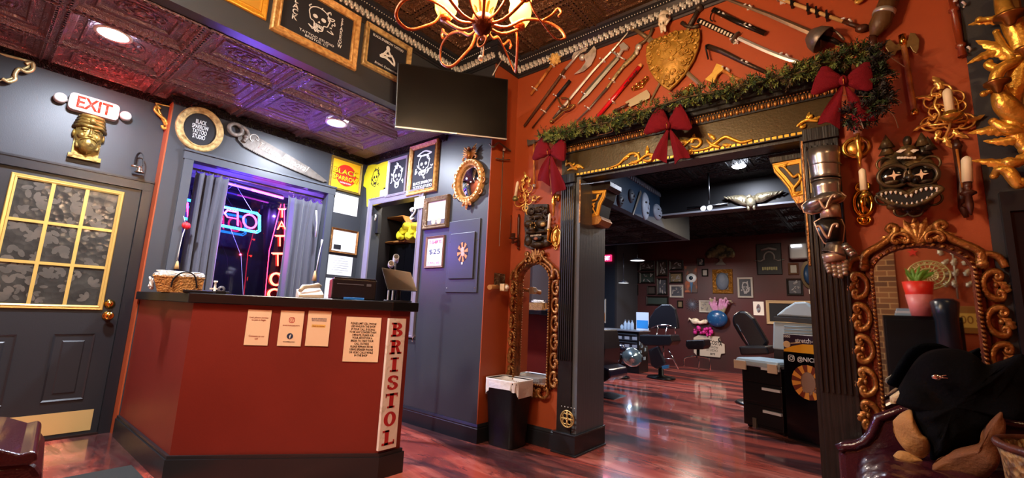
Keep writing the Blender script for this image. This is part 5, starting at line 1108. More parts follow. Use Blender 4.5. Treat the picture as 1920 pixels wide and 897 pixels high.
m = MB(); m.tube([c(1672, -12, .06), c(1658, 24, .06), c(1650, 45, .06), c(1638, 68, .06)], [.05, .05, .055, .02], 12); m.build('club_body', mat('olive_brown_wood', '5a4024', .45, 0, ('grain', 50, .4)), t)
m = MB(); m.tube([c(1659, 20, .06), c(1656, 28, .06)], .056, 14); m.build('steel_band', STEEL, t); m = MB(); m.tube([c(1636, 88, .06), c(1632, 98, .06)], [.03, .036], 12); m.build('steel_band', STEEL, t); m = MB(); m.tube([c(1638, 66, .06), c(1635, 90, .06)], [.018, .024], 10); m.build('dark_neck', WOODD, t)
t, c = wp('double_axe', 'small double bladed axe with a wooden handle right of the red bow', 'axe', 1700, 140)
m = MB(); m.tube(spline([c(1691, 68, D), c(1698, 105, D), (c(1706, 160, D)), c(1715, 212, D)]), .014, 8, .8); m.build('handle', WOODO, t)
m = MB()
m.prism([xz(c(*q, D)) for q in [(1694, 80), (1680, 84), (1668, 73), (1661, 78), (1660, 90), (1668, 102), (1678, 105), (1682, 96), (1696, 92)]], -.036, -.026); m.prism([xz(c(*q, D)) for q in [(1694, 80), (1702, 76), (1706, 62), (1716, 63), (1724, 74), (1723, 90), (1719, 101), (1712, 98), (1706, 88), (1696, 92)]], -.036, -.026); m.build('axe_blade', mat('bronze_blade', '8f7448', .35, .7, ('noise', 30, .2)), t, bev=.003)
for q in ([c(1691, 66, D), c(1694, 86, D)], [c(1714, 206, D), c(1715.5, 216, D)]): m = MB(); m.tube(q, .018, 10); m.build('ferrule', BRASS, t)
t, c = wp('turned_spindle', 'turned reddish wooden spindle hanging upright near the black wall', 'spindle', 1795, 50)
a, b = c(1784, -5, D), c(1805, 106, D); m = MB(); m.tube([a.lerp(b, s) for s in (0, .18, .2, .24, .26, .5, .78, .8, .84, .86, 1)], [.014, .014, .022, .022, .015, .018, .015, .022, .022, .014, .02], 10); m.build('spindle', mat('red_brown_turned', '7c3216', .35, 0, ('grain', 50, .3)), t); clips(t, c, [(1796, 12), (1806, 95)])
t, c = wp('tomahawk', 'small tomahawk with an orange handle left of the first red bow', 'axe', 1000, 300)
m = MB(); m.tube([c(1001, 262, D), c(1001, 305, D), c(1001.5, 352, D)], [.009, .010, .011], 8); m.build('handle', WOODO, t); m = MB(); m.prism([xz(c(*q, D)) for q in [(1003, 262), (1003, 270), (995, 272), (990, 274), (989, 262), (996, 264)]], -.04, -.02); m.tube([c(1002, 266, D), c(1010, 263, D), c(1014, 256, D)], [.01, .006, .003], 6); m.build('axe_head', DSTEEL, t); m = MB(); m.cyl(c(1001.5, 346, D), c(1001.5, 352, D), .014); m.build('ferrule', STEEL, t)
# ------------------------------------------------------------------ carved surround of the opening
SUR = mat('black_surround_paint', '1e1b18', .36, 0, ('grain', 60, .25), ('171412', 10, .4, .7))
FRZ = mat('olive_bronze_frieze', '4a3c20', .32, .5, ('noise', 60, .1))
def surround():
    y0 = YM; t = thing('carved_surround', 'black and gold carved wooden surround framing the wide opening to the back room', 'door surround', (-1.08, YM, 0)); X = 1.08; Y = 0
    def bx(m, x0, x1, p0, p1, z0, z1): m.b(x0+X, x1+X, -p1, -p0, z0, z1)
    m = MB(); bx(m, -2.06, -.07, 0, .035, 2.31, 2.50); m.build('frieze', FRZ, t)
    m = MB(); bx(m, -2.06, -.07, 0, .05, 2.498, 2.56); bx(m, -2.08, -.05, 0, .09, 2.56, 2.585); bx(m, -2.10, -.03, 0, .12, 2.585, 2.61); bx(m, -2.13, 0, 0, .16, 2.61, 2.65); bx(m, -2.14, .01, 0, .17, 2.65, 2.665)
    m.build('cornice', SUR, t)
    m = MB()
    N = 52
    for k in range(N):
        x = lerp(-2.04, -.09, k/(N-1))+X; m.ball((x, -.054, 2.525), (.0125, .012, .02), 8, 6); m.cyl((x+.0185, -.055, 2.51), (x+.0185, -.055, 2.545), .003, .005, 5)
    for k in range(N*2): x = lerp(-2.05, -.08, k/(2*N-1))+X; m.ball((x, -.06, 2.553), .006, 5, 4)
    m.build('egg_and_dart', mat('brown_gold_ornament', 'b0793c', .35, .6, ('noise', 80, .3)), t)
    m = MB(); bx(m, -1.92, -.25, 0, .03, 2.283, 2.311); m.build('dentil_fillet', SUR, t)
    m = MB()
    for k in range(47): x = lerp(-1.895, -.275, k/46); bx(m, x-.0125, x+.0125, .03, .036, 2.288, 2.306)
    m.build('gold_dentils', mat('bright_gold_leaf_paint', 'e6b63c', .35, .4), t)
    for x0, x1 in ((-2.057, -1.925), (-.255, -.082)):
        m = MB(); bx(m, x0, x1, 0, .03, .0, 2.31); n = 6
        for k in range(n+1):
            x = lerp(x0+.006, x1-.006, k/n); bx(m, x-.0055, x+.0055, .03, .042, .72, 2.2)
        bx(m, x0-.006, x1+.006, 0, .052, 2.23, 2.31); m.build('fluted_pilaster', SUR, t, bev=.002)
        m = MB()
        for k in range(n): x = lerp(x0+.006, x1-.006, (k+.5)/n); bx(m, x-.0035, x+.0035, .03, .0335, 1.9, 2.17)
        m.build('dull_gold_flutes', mat('dull_gold_strip', '9c8a60', .4, .5), t)  # dull gold strips in the upper part of the flutes
    m = MB(); m.b(-1.898+X, -1.880+X, 0, .45, .16, 2.283); m.b(-1.93+X, -1.88+X, -.012, 0, .16, 2.283); m.build('left_jamb', mat('black_jamb_painted_sheen', '5a6064', .32, 0, ('grain', 70, .15)), t)  # left jamb is black paint; its sheen is put into the grey colour
    m = MB(); m.b(-.28+X, -.262+X, 0, .45, .0, 2.283); m.b(-.28+X, -.25+X, -.012, 0, 0, 2.283); m.build('right_jamb', SUR, t)
    m = MB(); m.b(-1.88+X, -.28+X, 0, .15, 2.262, 2.283); m.build('header_lining', SUR, t)
    for q in ((-1.89, -1.876, 1.87), (-.274, -.264, 1.45)): m = MB(); bx(m, q[0], q[1], .012, .018, q[2], 2.25); m.build('gold_edge_strip', BRONZE, t)
    m = MB(); bx(m, -2.075, -1.865, -.45, .055, 0, .15); bx(m, -2.08, -1.86, -.45, .06, .148, .16); bx(m, -2.085, -1.852, -.45, .068, 0, .014); m.build('plinth', TRIMB, t, bev=.003); m = MB(); bx(m, -.29, -.07, 0, .055, 0, .15); m.build('plinth', TRIMB, t, bev=.003)
    # appliques
    c = WM.conv(Vector((-1.08, YM, 0)))
    def vine(S, r=.0105, d=.042, k=5):
        m_.tube(spline([c(x, y, d) for x, y in S], k), [r*(.45+.75*sin(pi*min(1, (i+1)/(len(S)*k)))) for i in range((len(S)-1)*k+1)], 7)
    def lf(x, y, L, ang, w=.5): p = c(x, y, .04); leaf(m_, p.x, p.z, L, L*w, rad(ang), .038, .15)
    AP = mat('gilt_applique', 'e0a83a', .33, .6, ('noise', 60, .3))
    for nm, V, Lf in (('scroll_applique', [[(1142, 315), (1160, 308), (1172, 296), (1184, 288), (1196, 290), (1197, 300), (1190, 303)], [(1178, 308), (1195, 303), (1210, 292), (1222, 290), (1234, 296), (1246, 300)], [(1205, 300), (1216, 302), (1226, 297)]], [(1180, 292, .07, 200), (1212, 292, .08, 75), (1218, 296, .07, 20), (1195, 305, .06, 160), (1190, 294, .05, 30)]),
                      ('scroll_applique', [[(1272, 282), (1284, 272), (1296, 262), (1308, 260), (1314, 268), (1306, 276), (1296, 274)], [(1290, 284), (1310, 282), (1330, 277), (1345, 266), (1360, 257), (1375, 262), (1390, 267), (1404, 264), (1411, 262)], [(1325, 262), (1335, 272), (1350, 276)]], [(1290, 268, .08, 150), (1300, 280, .08, 200), (1330, 275, .08, 15), (1340, 262, .07, 120), (1355, 272, .06, 340), (1296, 268, .07, 60)]),
                      ('scroll_applique', [[(1060, 312), (1068, 306), (1076, 314), (1084, 310), (1094, 316)], [(1064, 320), (1072, 316), (1082, 318)]], [(1070, 312, .05, 20), (1062, 310, .05, 80), (1082, 313, .05, 340)]),
                      ('scroll_applique', [[(1495, 236), (1504, 229), (1514, 225), (1524, 226), (1534, 227)], [(1514, 226), (1519, 219), (1524, 217)], [(1510, 233), (1507, 238), (1500, 238)]], [(1512, 225, .05, 60), (1522, 226, .05, 10), (1505, 230, .04, 200)]),
                      ('scroll_applique', [[(1566, 222), (1570, 212), (1572, 203)]], [(1569, 218, .06, 90)])):
        m_ = MB(); [vine(S) for S in V]; [lf(*q) for q in Lf]; m_.build(nm, AP, t)
    return t
surround()
# corbels inside the opening
WK = Wall('y', 3.43, 0)
CG = mat('gold_corbel_paint', 'dc9f33', .38, .45, ('noise', 60, .2))
def corbel(lab, body, cap, foot, S, org):
    t, c = WK.thing('gold_corbel', lab, 'corbel', *org, group=None); P = [xz(c(x, y)) for x, y in body]
    MB().prism(P, .003, .2).build('corbel_body', mat('brown_black_corbel', '2a1d10', .4), t)
    m = MB(); m.tube([Vector((p[0], 0, p[1])) for p in P], .011, 6, closed=True); V = spline([c(x, y, .006) for x, y in S], 5)
    m.tube(V, [.006+.004*sin(pi*i/(len(V)-1)) for i in range(len(V))], 7)
    for i in (3, len(V)//2, len(V)-6): 
        a = math.atan2(V[i+1].z-V[i].z, V[i+1].x-V[i].x); leaf(m, V[i].x, V[i].z, .045, .025, a+.7, .002)
    ar = sum(P[i][0]*P[(i+1) % len(P)][1]-P[(i+1) % len(P)][0]*P[i][1] for i in range(len(P))); m.sweep(P if ar > 0 else P[::-1], [(0, -.004), (0, .006), (-.026, .006), (-.03, -.004)]); m.build('gold_rim', CG, t)
    MB().prism([xz(c(x, y)) for x, y in cap], -.02, .21).build('cap', SUR, t, bev=.003); MB().prism([xz(c(x, y)) for x, y in foot], -.005, .2).build('foot', mat('brown_gold_ornament', 'b0793c', .35, .6), t, bev=.003)
corbel('black and gold scroll corbel under the left end of the carved header', [(1104, 359), (1137, 356), (1133, 370), (1126, 383), (1122, 404), (1104, 408)], [(1098, 347), (1146, 341), (1146, 350), (1140, 356), (1102, 359)], [(1100, 408), (1125, 405), (1129, 412), (1122, 421), (1100, 424)],
       [(1127, 364), (1120, 366), (1119, 374), (1110, 377), (1108, 384), (1114, 386), (1112, 392), (1115, 398), (1110, 404)], (1115, 385))
corbel('black and gold scroll corbel under the right end of the carved header', [(1449, 309), (1507, 298), (1512, 364), (1486, 369), (1480, 352), (1466, 335), (1454, 322)], [(1440, 294), (1508, 281), (1508, 297), (1446, 308)], [(1484, 370), (1514, 364), (1514, 378), (1494, 383)],
       [(1462, 312), (1470, 314), (1478, 322), (1488, 332), (1497, 327), (1501, 336), (1494, 346), (1488, 354), (1490, 362), (1496, 364)], (1490, 335))
t, c = Wall('y', YM-.055, 0).thing('round_medallion', 'round openwork gold medallion low on the black pilaster with five small studs above', 'ornament', 1064, 786)
R = abs(c(1076, 786).x-c(1052, 786).x)/2; m = MB(); m.tube([(R*cos(k*pi/12), -.006, R*1.05*sin(k*pi/12)) for k in range(24)], .006, 6, closed=True)
for k in range(4):
    a = k*pi/2+pi/4; m.tube([(R*.5*cos(a)+R*.33*cos(j*pi/5), -.006, R*.5*sin(a)+R*.33*sin(j*pi/5)) for j in range(10)], .005, 6, closed=True); m.tube([(0, -.006, 0), (R*cos(k*pi/2), -.006, R*sin(k*pi/2))], .006, 6)
m.ball((0, -.008, 0), .01); m.build('openwork', mat('pale_gold_medallion', 'cfae6c', .35, .6), t)
m = MB()
for k in range(5): p = c(1053+k*6, 762+k*1.2); m.ball(p, (.005, .003, .005), 8, 5)
m.build('stud', SILVER, t)
# ---- garland
def garland():
    path = [(1028, 262), (1045, 262), (1070, 258), (1100, 247), (1140, 240), (1180, 231), (1215, 218), (1290, 194), (1350, 184), (1420, 168), (1500, 150), (1545, 134), (1590, 122), (1625, 116), (1652, 134), (1640, 160), (1615, 175), (1648, 182), (1655, 205), (1622, 224), (1590, 230)]
    t = thing('evergreen_garland', 'evergreen garland draped over the carved header, ending in a dark tangle at right', 'garland', (-1.08, YM-.1, 2.7)); c = WM.conv(Vector((-1.08, YM-.0, 2.7)))
    P = spline([c(x, y, .13) for x, y in path], 8); rr = random.Random(11); m = MB(); k = len(P)
    for i in range(1250):
        s = rr.random()*(k-1.01); p = P[int(s)].lerp(P[int(s)+1], s % 1); px_frac = s/(k-1); big = .95 if px_frac > .68 else 1.
        a = rr.uniform(0, 6.28); R0 = rr.uniform(0, .036)*big*(1 if px_frac < .66 else 1.5)
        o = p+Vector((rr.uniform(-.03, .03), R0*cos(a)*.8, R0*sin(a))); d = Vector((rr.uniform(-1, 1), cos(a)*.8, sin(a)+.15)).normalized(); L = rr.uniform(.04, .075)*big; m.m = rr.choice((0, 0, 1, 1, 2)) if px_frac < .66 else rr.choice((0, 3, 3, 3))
        if o.y+d.y*L > -.01: d.y = -abs(d.y)
        u = d.orthogonal().normalized(); w = d.cross(u)
        for j in range(11):
            q = o+d*L*(j/11); b = j*2.4; n = (u*cos(b)+w*sin(b)); e = q+(n+d*.9)*.022*(1.1-j/16); sd = n.cross(d)*.0038
            if e.y > -.003: e.y = -.003
            m.add([q-sd, q+sd, e+sd*.5, e-sd*.5], [(0, 1, 2, 3)])
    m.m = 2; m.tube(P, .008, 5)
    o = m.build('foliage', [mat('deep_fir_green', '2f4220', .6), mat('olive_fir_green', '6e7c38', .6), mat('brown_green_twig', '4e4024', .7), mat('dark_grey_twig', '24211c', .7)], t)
    m = MB()
    for i in range(9):
        s = rr.uniform(.68, .98)*(k-1); p = P[int(s)]; m.tube(spline([p, p+Vector((rr.uniform(-.1, .1), -.03, rr.uniform(-.1, .12))), p+Vector((rr.uniform(-.16, .12), -.05, rr.uniform(-.16, .1)))], 4), .0022, 4)
    m.build('light_wire', mat('brown_wire', '6a4a34', .4), t); m = MB(); m.tube(spline([c(1158, 232, .2), c(1155, 245, .2), c(1159, 255, .2), c(1130, 262, .2)], 4), .002, 4); m.build('light_wire', mat('brown_wire', '6a4a34', .4), t)
garland()
def bow(label, kx, ky, loops, tails, off=.2):
    t, c = WM.thing('red_bow', label, 'bow', kx, ky); o = c(kx, ky, off); rr = random.Random(int(kx)); m = MB()
    for tipx, tipy, hw in loops:
        tp = c(tipx, tipy, off); d = tp-o; L = d.length; d.normalize(); n = Vector((-d.z, 0, d.x)); W = abs((c(tipx, tipy-hw, off)-tp).z)
        ph = rr.uniform(0, 3)
        def fn(u, v):
            s = u; w = W*(.12+.88*min(1, s*1.25)**.8)*(1 if s < .9 else 1-.5*(s-.9)); a = 2*pi*v; th = .032*sin(pi*min(1, s*.92+.04))**.6+.004
            pl = .006*sin(w*cos(a)*150+ph)*sin(pi*min(1, s+.1)); return o+d*(L*(s-.05*abs(cos(a))*s))+n*(w*cos(a))+Vector((0, -1, 0))*(th*sin(a)+pl+.012)
        m.grid(fn, 14, 26)
        m.add([fn(1, j/26) for j in range(26)], [tuple(range(26))]); 
    m.build('loop', REDCL, t)
    m = MB()
    for q in tails:
        T = [c(x, y, off-.01) for x, y in q]; n = 9; k = 5; ph = rr.uniform(0, 3)
        def ft(u, v, b=0.):
            w = lerp(.018, 1, min(1, v*1.1)); L0 = o.lerp(T[0], v); R0 = o.lerp(T[1], v); mid = (L0+R0)/2; p = mid+(R0-L0)*(u-.5)*1.0; p = p+Vector((0, -.018*sin(u*7+ph+v*3)*v-.02*sin(pi*v)+b, 0)); return p+Vector((0, 0, -.02*abs(u-.5)*2*(v > .99)+.0))
        m.grid(lambda u, v: ft(u, v), k, n); m.grid(lambda u, v: ft(u, v, .006), k, n)
        for uu in (0, 1): m.grid(lambda u, v: ft(uu, v, .006*u), 1, n)
        m.grid(lambda u, v: ft(u, 1, .006*v), k, 1)
    m.build('tail', REDCL, t)
    m = MB(); m.ball(o+Vector((0, -.035, 0)), (.022, .02, .03), 12, 8); m.build('knot', REDCL, t)
    m = MB(); m.tube([o+Vector((0, -.052, .015)), o+Vector((0, -.058, 0)), o+Vector((0, -.052, -.03))], .003, 5); m.build('gold_tie', BRASS, t)
bow('dark red ribbon bow at the left end of the garland beside the tomahawk', 1033, 287, [(1007, 278, 22), (1062, 280, 22)], [[(1006, 334), (1029, 345)], [(1034, 366), (1062, 350)]])
bow('dark red ribbon bow hanging over the middle of the carved header', 1255, 238, [(1220, 225, 26), (1290, 217, 28)], [[(1219, 296), (1250, 301)], [(1264, 303), (1294, 290)]])
bow('dark red ribbon bow on the dark right end of the garland', 1582, 156, [(1528, 152, 26), (1636, 143, 28)], [[(1532, 226), (1574, 234)], [(1600, 236), (1642, 218)]], .27)
# ---- candle sconces
def candle(t, c, x, y0, y1, d, rpx=3.5, m=None):
    a, b = c(x[0] if isinstance(x, tuple) else x, y0, d), c(x[1] if isinstance(x, tuple) else x, y1, d); r = abs(c(a.x, y0, d).x-0)*0+rpx*.0055*.72
    mb = MB(); mb.tube([a, a.lerp(b, .86), a.lerp(b, .93), b], [r, r, r*.8, r*.25], 10); mb.build('candle', m or WAX, t)
def filigree(t, c, curls, leaves, m, d=.03, th=.008, tubes=()):
    mb = MB()
    for x, y, r, a, f in curls: p = c(x, y, d); scroll(mb, p.x, p.z, r*.8, rad(a), th*.8, d, f)
    for x, y, L, a in leaves: p = c(x, y, d); leaf(mb, p.x, p.z, L, L*.5, rad(a), d-.005)
    for S in tubes: mb.tube(spline([c(*q) for q in S], 5), th, 6)
    return mb.build('gilt_filigree', m, t)
t, c = WM.thing('filigree_sconce', 'gilt filigree wall sconce with one candle, left of the carved demon mask', 'sconce', 985, 362)
filigree(t, c, [(985, 338, .05, 90, 1), (980, 352, .05, 200, 1), (992, 354, .05, -20, -1), (978, 372, .055, 250, -1), (992, 376, .05, -60, 1), (986, 366, .04, 90, 1), (1002, 372, .035, 10, 1), (985, 390, .04, 270, 1)], [(985, 334, .07, 90), (983, 345, .06, 120), (990, 345, .06, 50), (986, 392, .06, 270), (1004, 372, .05, 0)], mat('bright_filigree_gilt', 'e8b862', .28, .75), .03, .0065, [[(985, 330, .02), (979, 350, .03), (986, 370, .02), (984, 398, .02)], [(984, 382, .02), (974, 388, .05), (966, 384, .08), (966, 374, .09)]])
m = MB(); m.lathe([(0, -.02), (.02, -.015), (.03, .005), (.025, .01), (.018, .03), (0, .03)], c(966, 374, .09), n=14); m.build('candle_cup', mat('verdigris_brass', '8a8a58', .4, .6), t); candle(t, c, (966, 971), 370, 340, .09)
t, c = WM.thing('wooden_sconce', 'dark turned wooden candle sconce low at the left, beside the carved demon mask', 'sconce', 968, 432)
m = MB(); m.tube([c(973, 402, .02), c(973, 410, .02), c(972, 440, .02), c(972, 462, .02)], [.008, .014, .01, .014], 8); m.tube([c(972, 452, .02), c(962, 455, .08)], .01, 7); m.lathe([(0, -.05), (.015, -.04), (.012, -.01), (.04, 0), (.04, .006), (.02, .01), (.022, .05), (0, .05)], c(962, 448, .08), n=14); m.tube([c(956, 448, .02), c(958, 404, .02)], .006, 6); m.ball(c(972, 466, .02), .012); m.build('sconce_body', WOODD, t)
BSC = mat('warm_brass_sconce', 'd8a248', .25, .8)
def lathe_px(mb, c, P, d, n=14):
    """turned part from (x,y,halfwidth px) rows"""
    pts = []; 
    for x, y, hw in P: a = c(x-hw, y, d); b = c(x+hw, y, d); pts.append((c(x, y, d), abs(b.x-a.x)/2))
    mb.tube([p for p, r in pts], [max(.001, r) for p, r in pts], n)
t, c = WM.thing('brass_sconce', 'slender brass candle sconce under the left tail of the first bow', 'sconce', 1038, 372)
m = MB(); lathe_px(m, c, [(1037, 354, 3), (1037, 358, 2), (1038, 364, 4), (1038, 368, 2), (1038, 378, 3), (1038, 384, 4), (1038, 388, 2), (1038, 398, 2), (1038, 406, .6)], .06); p = c(1045, 371, .01); m.ball(p, (.03, .012, .035)); m.tube([p, c(1038, 374, .06)], .007, 6); m.build('brass_arm', BSC, t); candle(t, c, (1037, 1036), 354, 327, .06, 3)
t, c = WM.thing('oval_plate_sconce', 'brass sconce with an oval reflector and one candle, right of the carved demon mask', 'sconce', 1043, 444)
p = c(1043, 445, .008); m = MB(); a = abs(c(1052, 445, .01).x-c(1034, 445, .01).x)/2; b = abs(c(1043, 428, .01).z-c(1043, 462, .01).z)/2
m.tube([(p.x+a*cos(k*pi/12), -.01, p.z+b*sin(k*pi/12)) for k in range(24)], .008, 6, closed=True); m.prism([(p.x+a*cos(k*pi/12), p.z+b*sin(k*pi/12)) for k in range(24)], -.006, -.001); scroll(m, p.x, p.z+b+.012, .016, pi/2, .004, .012); scroll(m, p.x, p.z-b-.012, .016, -pi/2, .004, .012); leaf(m, p.x, p.z-.04, .09, .03, pi/2, .008); m.build('oval_reflector', BSC, t)
m = MB(); lathe_px(m, c, [(1029, 430, 3.5), (1029, 433, 2), (1028, 440, 2), (1027, 452, 1.5)], .08); m.tube(spline([c(1043, 452, .01), c(1036, 455, .05), c(1028, 452, .08)]), .005, 6); m.build('candle_arm', BSC, t); candle(t, c, (1029, 1031), 430, 400, .08, 3.5)
t, c = WM.thing('brass_sconce', 'turned brass candle sconce just below the tails of the rightmost bow', 'sconce', 1608, 275)
m = MB(); lathe_px(m, c, [(1608, 250, 5), (1609, 255, 3), (1609, 262, 8), (1609, 268, 6), (1610, 276, 5), (1611, 284, 5), (1611, 292, 8), (1612, 298, 4), (1612, 306, 3), (1613, 314, 2)], .07); p = c(1605, 277, .01); a = .06; m.tube([(p.x+a*cos(k*pi/10), -.012, p.z+a*sin(k*pi/10)) for k in range(20)], .011, 7, closed=True); m.ball(p, (.045, .014, .045)); m.tube([p, c(1610, 280, .07)], .009, 6); m.build('brass_arm', BSC, t); candle(t, c, (1608, 1605), 251, 226, .07, 5)
t, c = WM.thing('oval_plate_sconce', 'brass sconce with a large polished oval reflector above the big carved mirror', 'sconce', 1619, 380)
p = c(1618, 382, .008); m = MB(); a = abs(c(1636, 382, .01).x-c(1601, 382, .01).x)/2; b = abs(c(1618, 357, .01).z-c(1618, 406, .01).z)/2
m.grid(lambda u, v: (p.x+a*v*cos(2*pi*u), -.012-.035*(1-v*v), p.z+b*v*sin(2*pi*u)), 24, 8, True, True); m.tube([(p.x+a*cos(k*pi/14), -.014, p.z+b*sin(k*pi/14)) for k in range(28)], .011, 7, closed=True); q = c(1620, 412, .01); m.ball(q, (.02, .012, .03)); scroll(m, q.x, q.z, .03, -pi/2, .007, .015); q = c(1617, 352, .01); scroll(m, q.x, q.z, .03, pi/2, .008, .015); m.build('oval_reflector', mat('mirror_brass', 'e0b040', .12, 1.), t)
m = MB(); lathe_px(m, c, [(1620, 356, 6), (1620, 360, 4), (1621, 364, 8), (1622, 368, 12), (1622, 370, 3), (1622, 384, 2)], .09); m.build('candle_arm', BSC, t); candle(t, c, (1620, 1616), 357, 316, .09, 4.5)
t, c = WM.thing('filigree_sconce', 'gilt filigree wall sconce with one candle between the double axe and the black wall', 'sconce', 1775, 215)
filigree(t, c, [(1765, 172, .05, 80, 1), (1752, 190, .055, 170, 1), (1788, 184, .05, 0, -1), (1745, 232, .05, 190, 1), (1760, 226, .055, 250, -1), (1790, 226, .06, -50, 1), (1808, 228, .05, 0, 1), (1772, 250, .045, 270, 1), (1758, 208, .045, 120, 1), (1795, 200, .04, 20, 1)], [(1764, 168, .09, 90), (1748, 186, .07, 140), (1742, 232, .07, 185), (1772, 256, .07, 270), (1812, 228, .07, 0), (1764, 245, .06, 230), (1788, 246, .07, 300)], MATS['bright_filigree_gilt'], .03, .0075, [[(1765, 170, .02), (1752, 195, .03), (1762, 215, .03), (1750, 235, .03), (1738, 228, .03)], [(1766, 175, .02), (1790, 185, .03), (1796, 205, .03), (1785, 225, .05)], [(1772, 258, .02), (1780, 240, .05), (1784, 222, .09)], [(1740, 236, .03), (1775, 232, .05), (1815, 226, .03)]])
m = MB(); m.lathe([(0, -.03), (.02, -.025), (.05, 0), (.05, .008), (.025, .012), (.03, .03), (0, .03)], c(1783, 220, .09), n=16); m.build('candle_cup', BSC, t); candle(t, c, (1782, 1775), 215, 166, .09, 5)
t, c = WM.thing('wooden_sconce', 'dark wooden candle sconce with an ivory candle right of the large mask', 'sconce', 1812, 350)
m = MB(); m.tube([c(1793, 262, .02), c(1795, 275, .02), c(1797, 280, .02)], [.01, .022, .012], 8); m.tube([c(1793, 272, .02), c(1800, 330, .02), c(1806, 390, .02), c(1812, 408, .02)], [.018, .014, .02, .01], 8); lathe_px(m, c, [(1814, 341, 9), (1814, 352, 9), (1815, 356, 6), (1815, 361, 17), (1816, 364, 17), (1816, 368, 7), (1818, 385, 9), (1820, 396, 5), (1821, 404, 2)], .09); m.tube([c(1806, 385, .02), c(1817, 385, .09)], .014, 8); m.build('sconce_body', WOODD, t); m = MB(); m.tube([c(1794, 280, .05), c(1805, 352, .05)], .006, 6); m.build('pale_rod', mat('tan_rod', 'b06a2c', .4), t); candle(t, c, (1814, 1812), 342, 293, .09, 5.5)
# ------------------------------------------------------------------ masks, armour arm, carved mirrors, gold candelabra
def blobs(mb, c, L, d0=.02):
    for x, y, rx, ry, dep, off in L:
        p = c(x, y, d0); a = abs(c(x+rx, y, d0).x-p.x); b = abs(c(x, y+ry, d0).z-p.z); mb.ball((p.x, -off, p.z), (a, dep, b), 14, 10)
t, c = WM.thing('carved_mask', 'tall dark carved wooden demon mask with a snarling mouth beside the left mirror', 'mask', 1008, 426)
m = MB(); m.prism([xz(c(*q)) for q in [(989, 385), (1030, 384), (1031, 420), (1033, 440), (1030, 462), (1015, 467), (998, 468), (986, 462), (988, 440), (986, 420)]], -.03, -.001)
blobs(m, c, [(997, 398, 8, 7, .03, .03), (1012, 394, 10, 6, .03, .03), (1024, 398, 7, 8, .03, .03), (1008, 408, 14, 5, .03, .035), (996, 422, 9, 8, .05, .04), (1018, 420, 11, 10, .045, .035), (1003, 432, 7, 7, .05, .05), (1028, 430, 6, 9, .03, .03), (992, 452, 7, 10, .03, .03), (1027, 455, 7, 9, .035, .03), (1010, 460, 14, 6, .045, .035), (1000, 438, 10, 3, .04, .05), (1018, 437, 10, 3, .04, .045)])
for x, y, r, a in ((996, 396, .03, 40), (1014, 393, .03, 100), (1024, 402, .03, 200), (998, 410, .028, 300), (1018, 410, .03, 20), (1026, 420, .03, 80), (990, 424, .025, 120)):
    p = c(x, y, .06); scroll(m, p.x, p.z, r, rad(a), .007, .058)
m.build('carved_wood', mat('ebony_carving', '2e251a', .4, .1, ('noise', 50, .6), ('4e3c20', 20, .45, .75)), t)
m = MB(); p = c(1018, 421, .07); m.ball((p.x, -.072, p.z), (.03, .014, .022)); p = c(1001, 424, .07)
for k in range(7): m.ball((p.x+.03*cos(k*.9), -.085, p.z+.025*sin(k*.9)), .009, 6, 4)
m.build('bulging_eye', mat('dull_gold_paint', 'a98a52', .4, .4), t)
m = MB(); p = c(1008, 447, .04); m.ball((p.x, -.05, p.z), (.06, .014, .028)); m.build('open_mouth', mat('mask_black', '0c0806', .6), t)
m = MB(); m.ball((p.x, -.068, p.z-.008), (.022, .01, .014)); m.build('tongue', mat('dull_pink', 'a06a50', .5), t)
m = MB()
for k in range(8): m.cyl((p.x-.055+k*.0155, -.066, p.z+.028), (p.x-.055+k*.0155, -.068, p.z+.012), .006, .003, 6)
m.build('teeth', BONE, t)
# large mask
t, c = WM.thing('demon_mask', 'large black and bronze demon mask with round eyes and a toothy grin', 'mask', 1700, 340)
MK = mat('bronzed_black_mask', '2c2820', .32, .35, ('noise', 34, .6), ('7a6238', 12, .42, .72))
m = MB(); out = [(1650, 300), (1660, 290), (1680, 282), (1700, 286), (1722, 282), (1745, 290), (1753, 310), (1750, 335), (1756, 355), (1752, 378), (1738, 394), (1712, 402), (1690, 401), (1668, 390), (1654, 372), (1648, 350), (1650, 325)]
P = [Vector(xz(c(x, y, .05))) for x, y in out]; C = sum(P, Vector((0, 0)))/len(P); n = len(P); vs = []
R_ = [(1., 0), (1., .03), (.93, .07), (.75, .095), (.4, .105), (.05, .105)]
for s, d in R_:
    for p in P: q = C+(p-C)*s; vs.append((q.x, -d, q.y))
m.add(vs, [(k*n+i, k*n+(i+1) % n, k*n+n+(i+1) % n, k*n+n+i) for k in range(len(R_)-1) for i in range(n)]+[tuple((len(R_)-1)*n+i for i in range(n))], True)
blobs(m, c, [(1672, 325, 22, 20, .05, .09), (1735, 325, 20, 20, .05, .09), (1703, 345, 13, 9, .05, .12), (1692, 350, 6, 5, .04, .14), (1713, 350, 6, 5, .04, .14), (1662, 352, 10, 12, .05, .08), (1746, 354, 10, 12, .05, .08), (1680, 392, 20, 8, .05, .09), (1725, 391, 20, 8, .05, .09), (1703, 394, 16, 7, .06, .1), (1672, 352, 18, 5, .04, .12), (1733, 351, 18, 5, .04, .12), (1703, 300, 10, 8, .04, .1)])
m.build('mask_face', MK, t)
m = MB(); blobs(m, c, [(1700, 291, 19, 12, .05, .08), (1700, 272, 9, 10, .04, .08)])
for x, y in ((1662, 272), (1663, 285), (1729, 268), (1740, 276), (1732, 285)): p = c(x, y, .05); m.lathe([(.0, .08), (.02, .04), (.04, 0), (0, 0)], (p.x, -.05, p.z-.02), (0, -.2, 1), 10)
m.build('crown_head', MK, t)
m = MB()
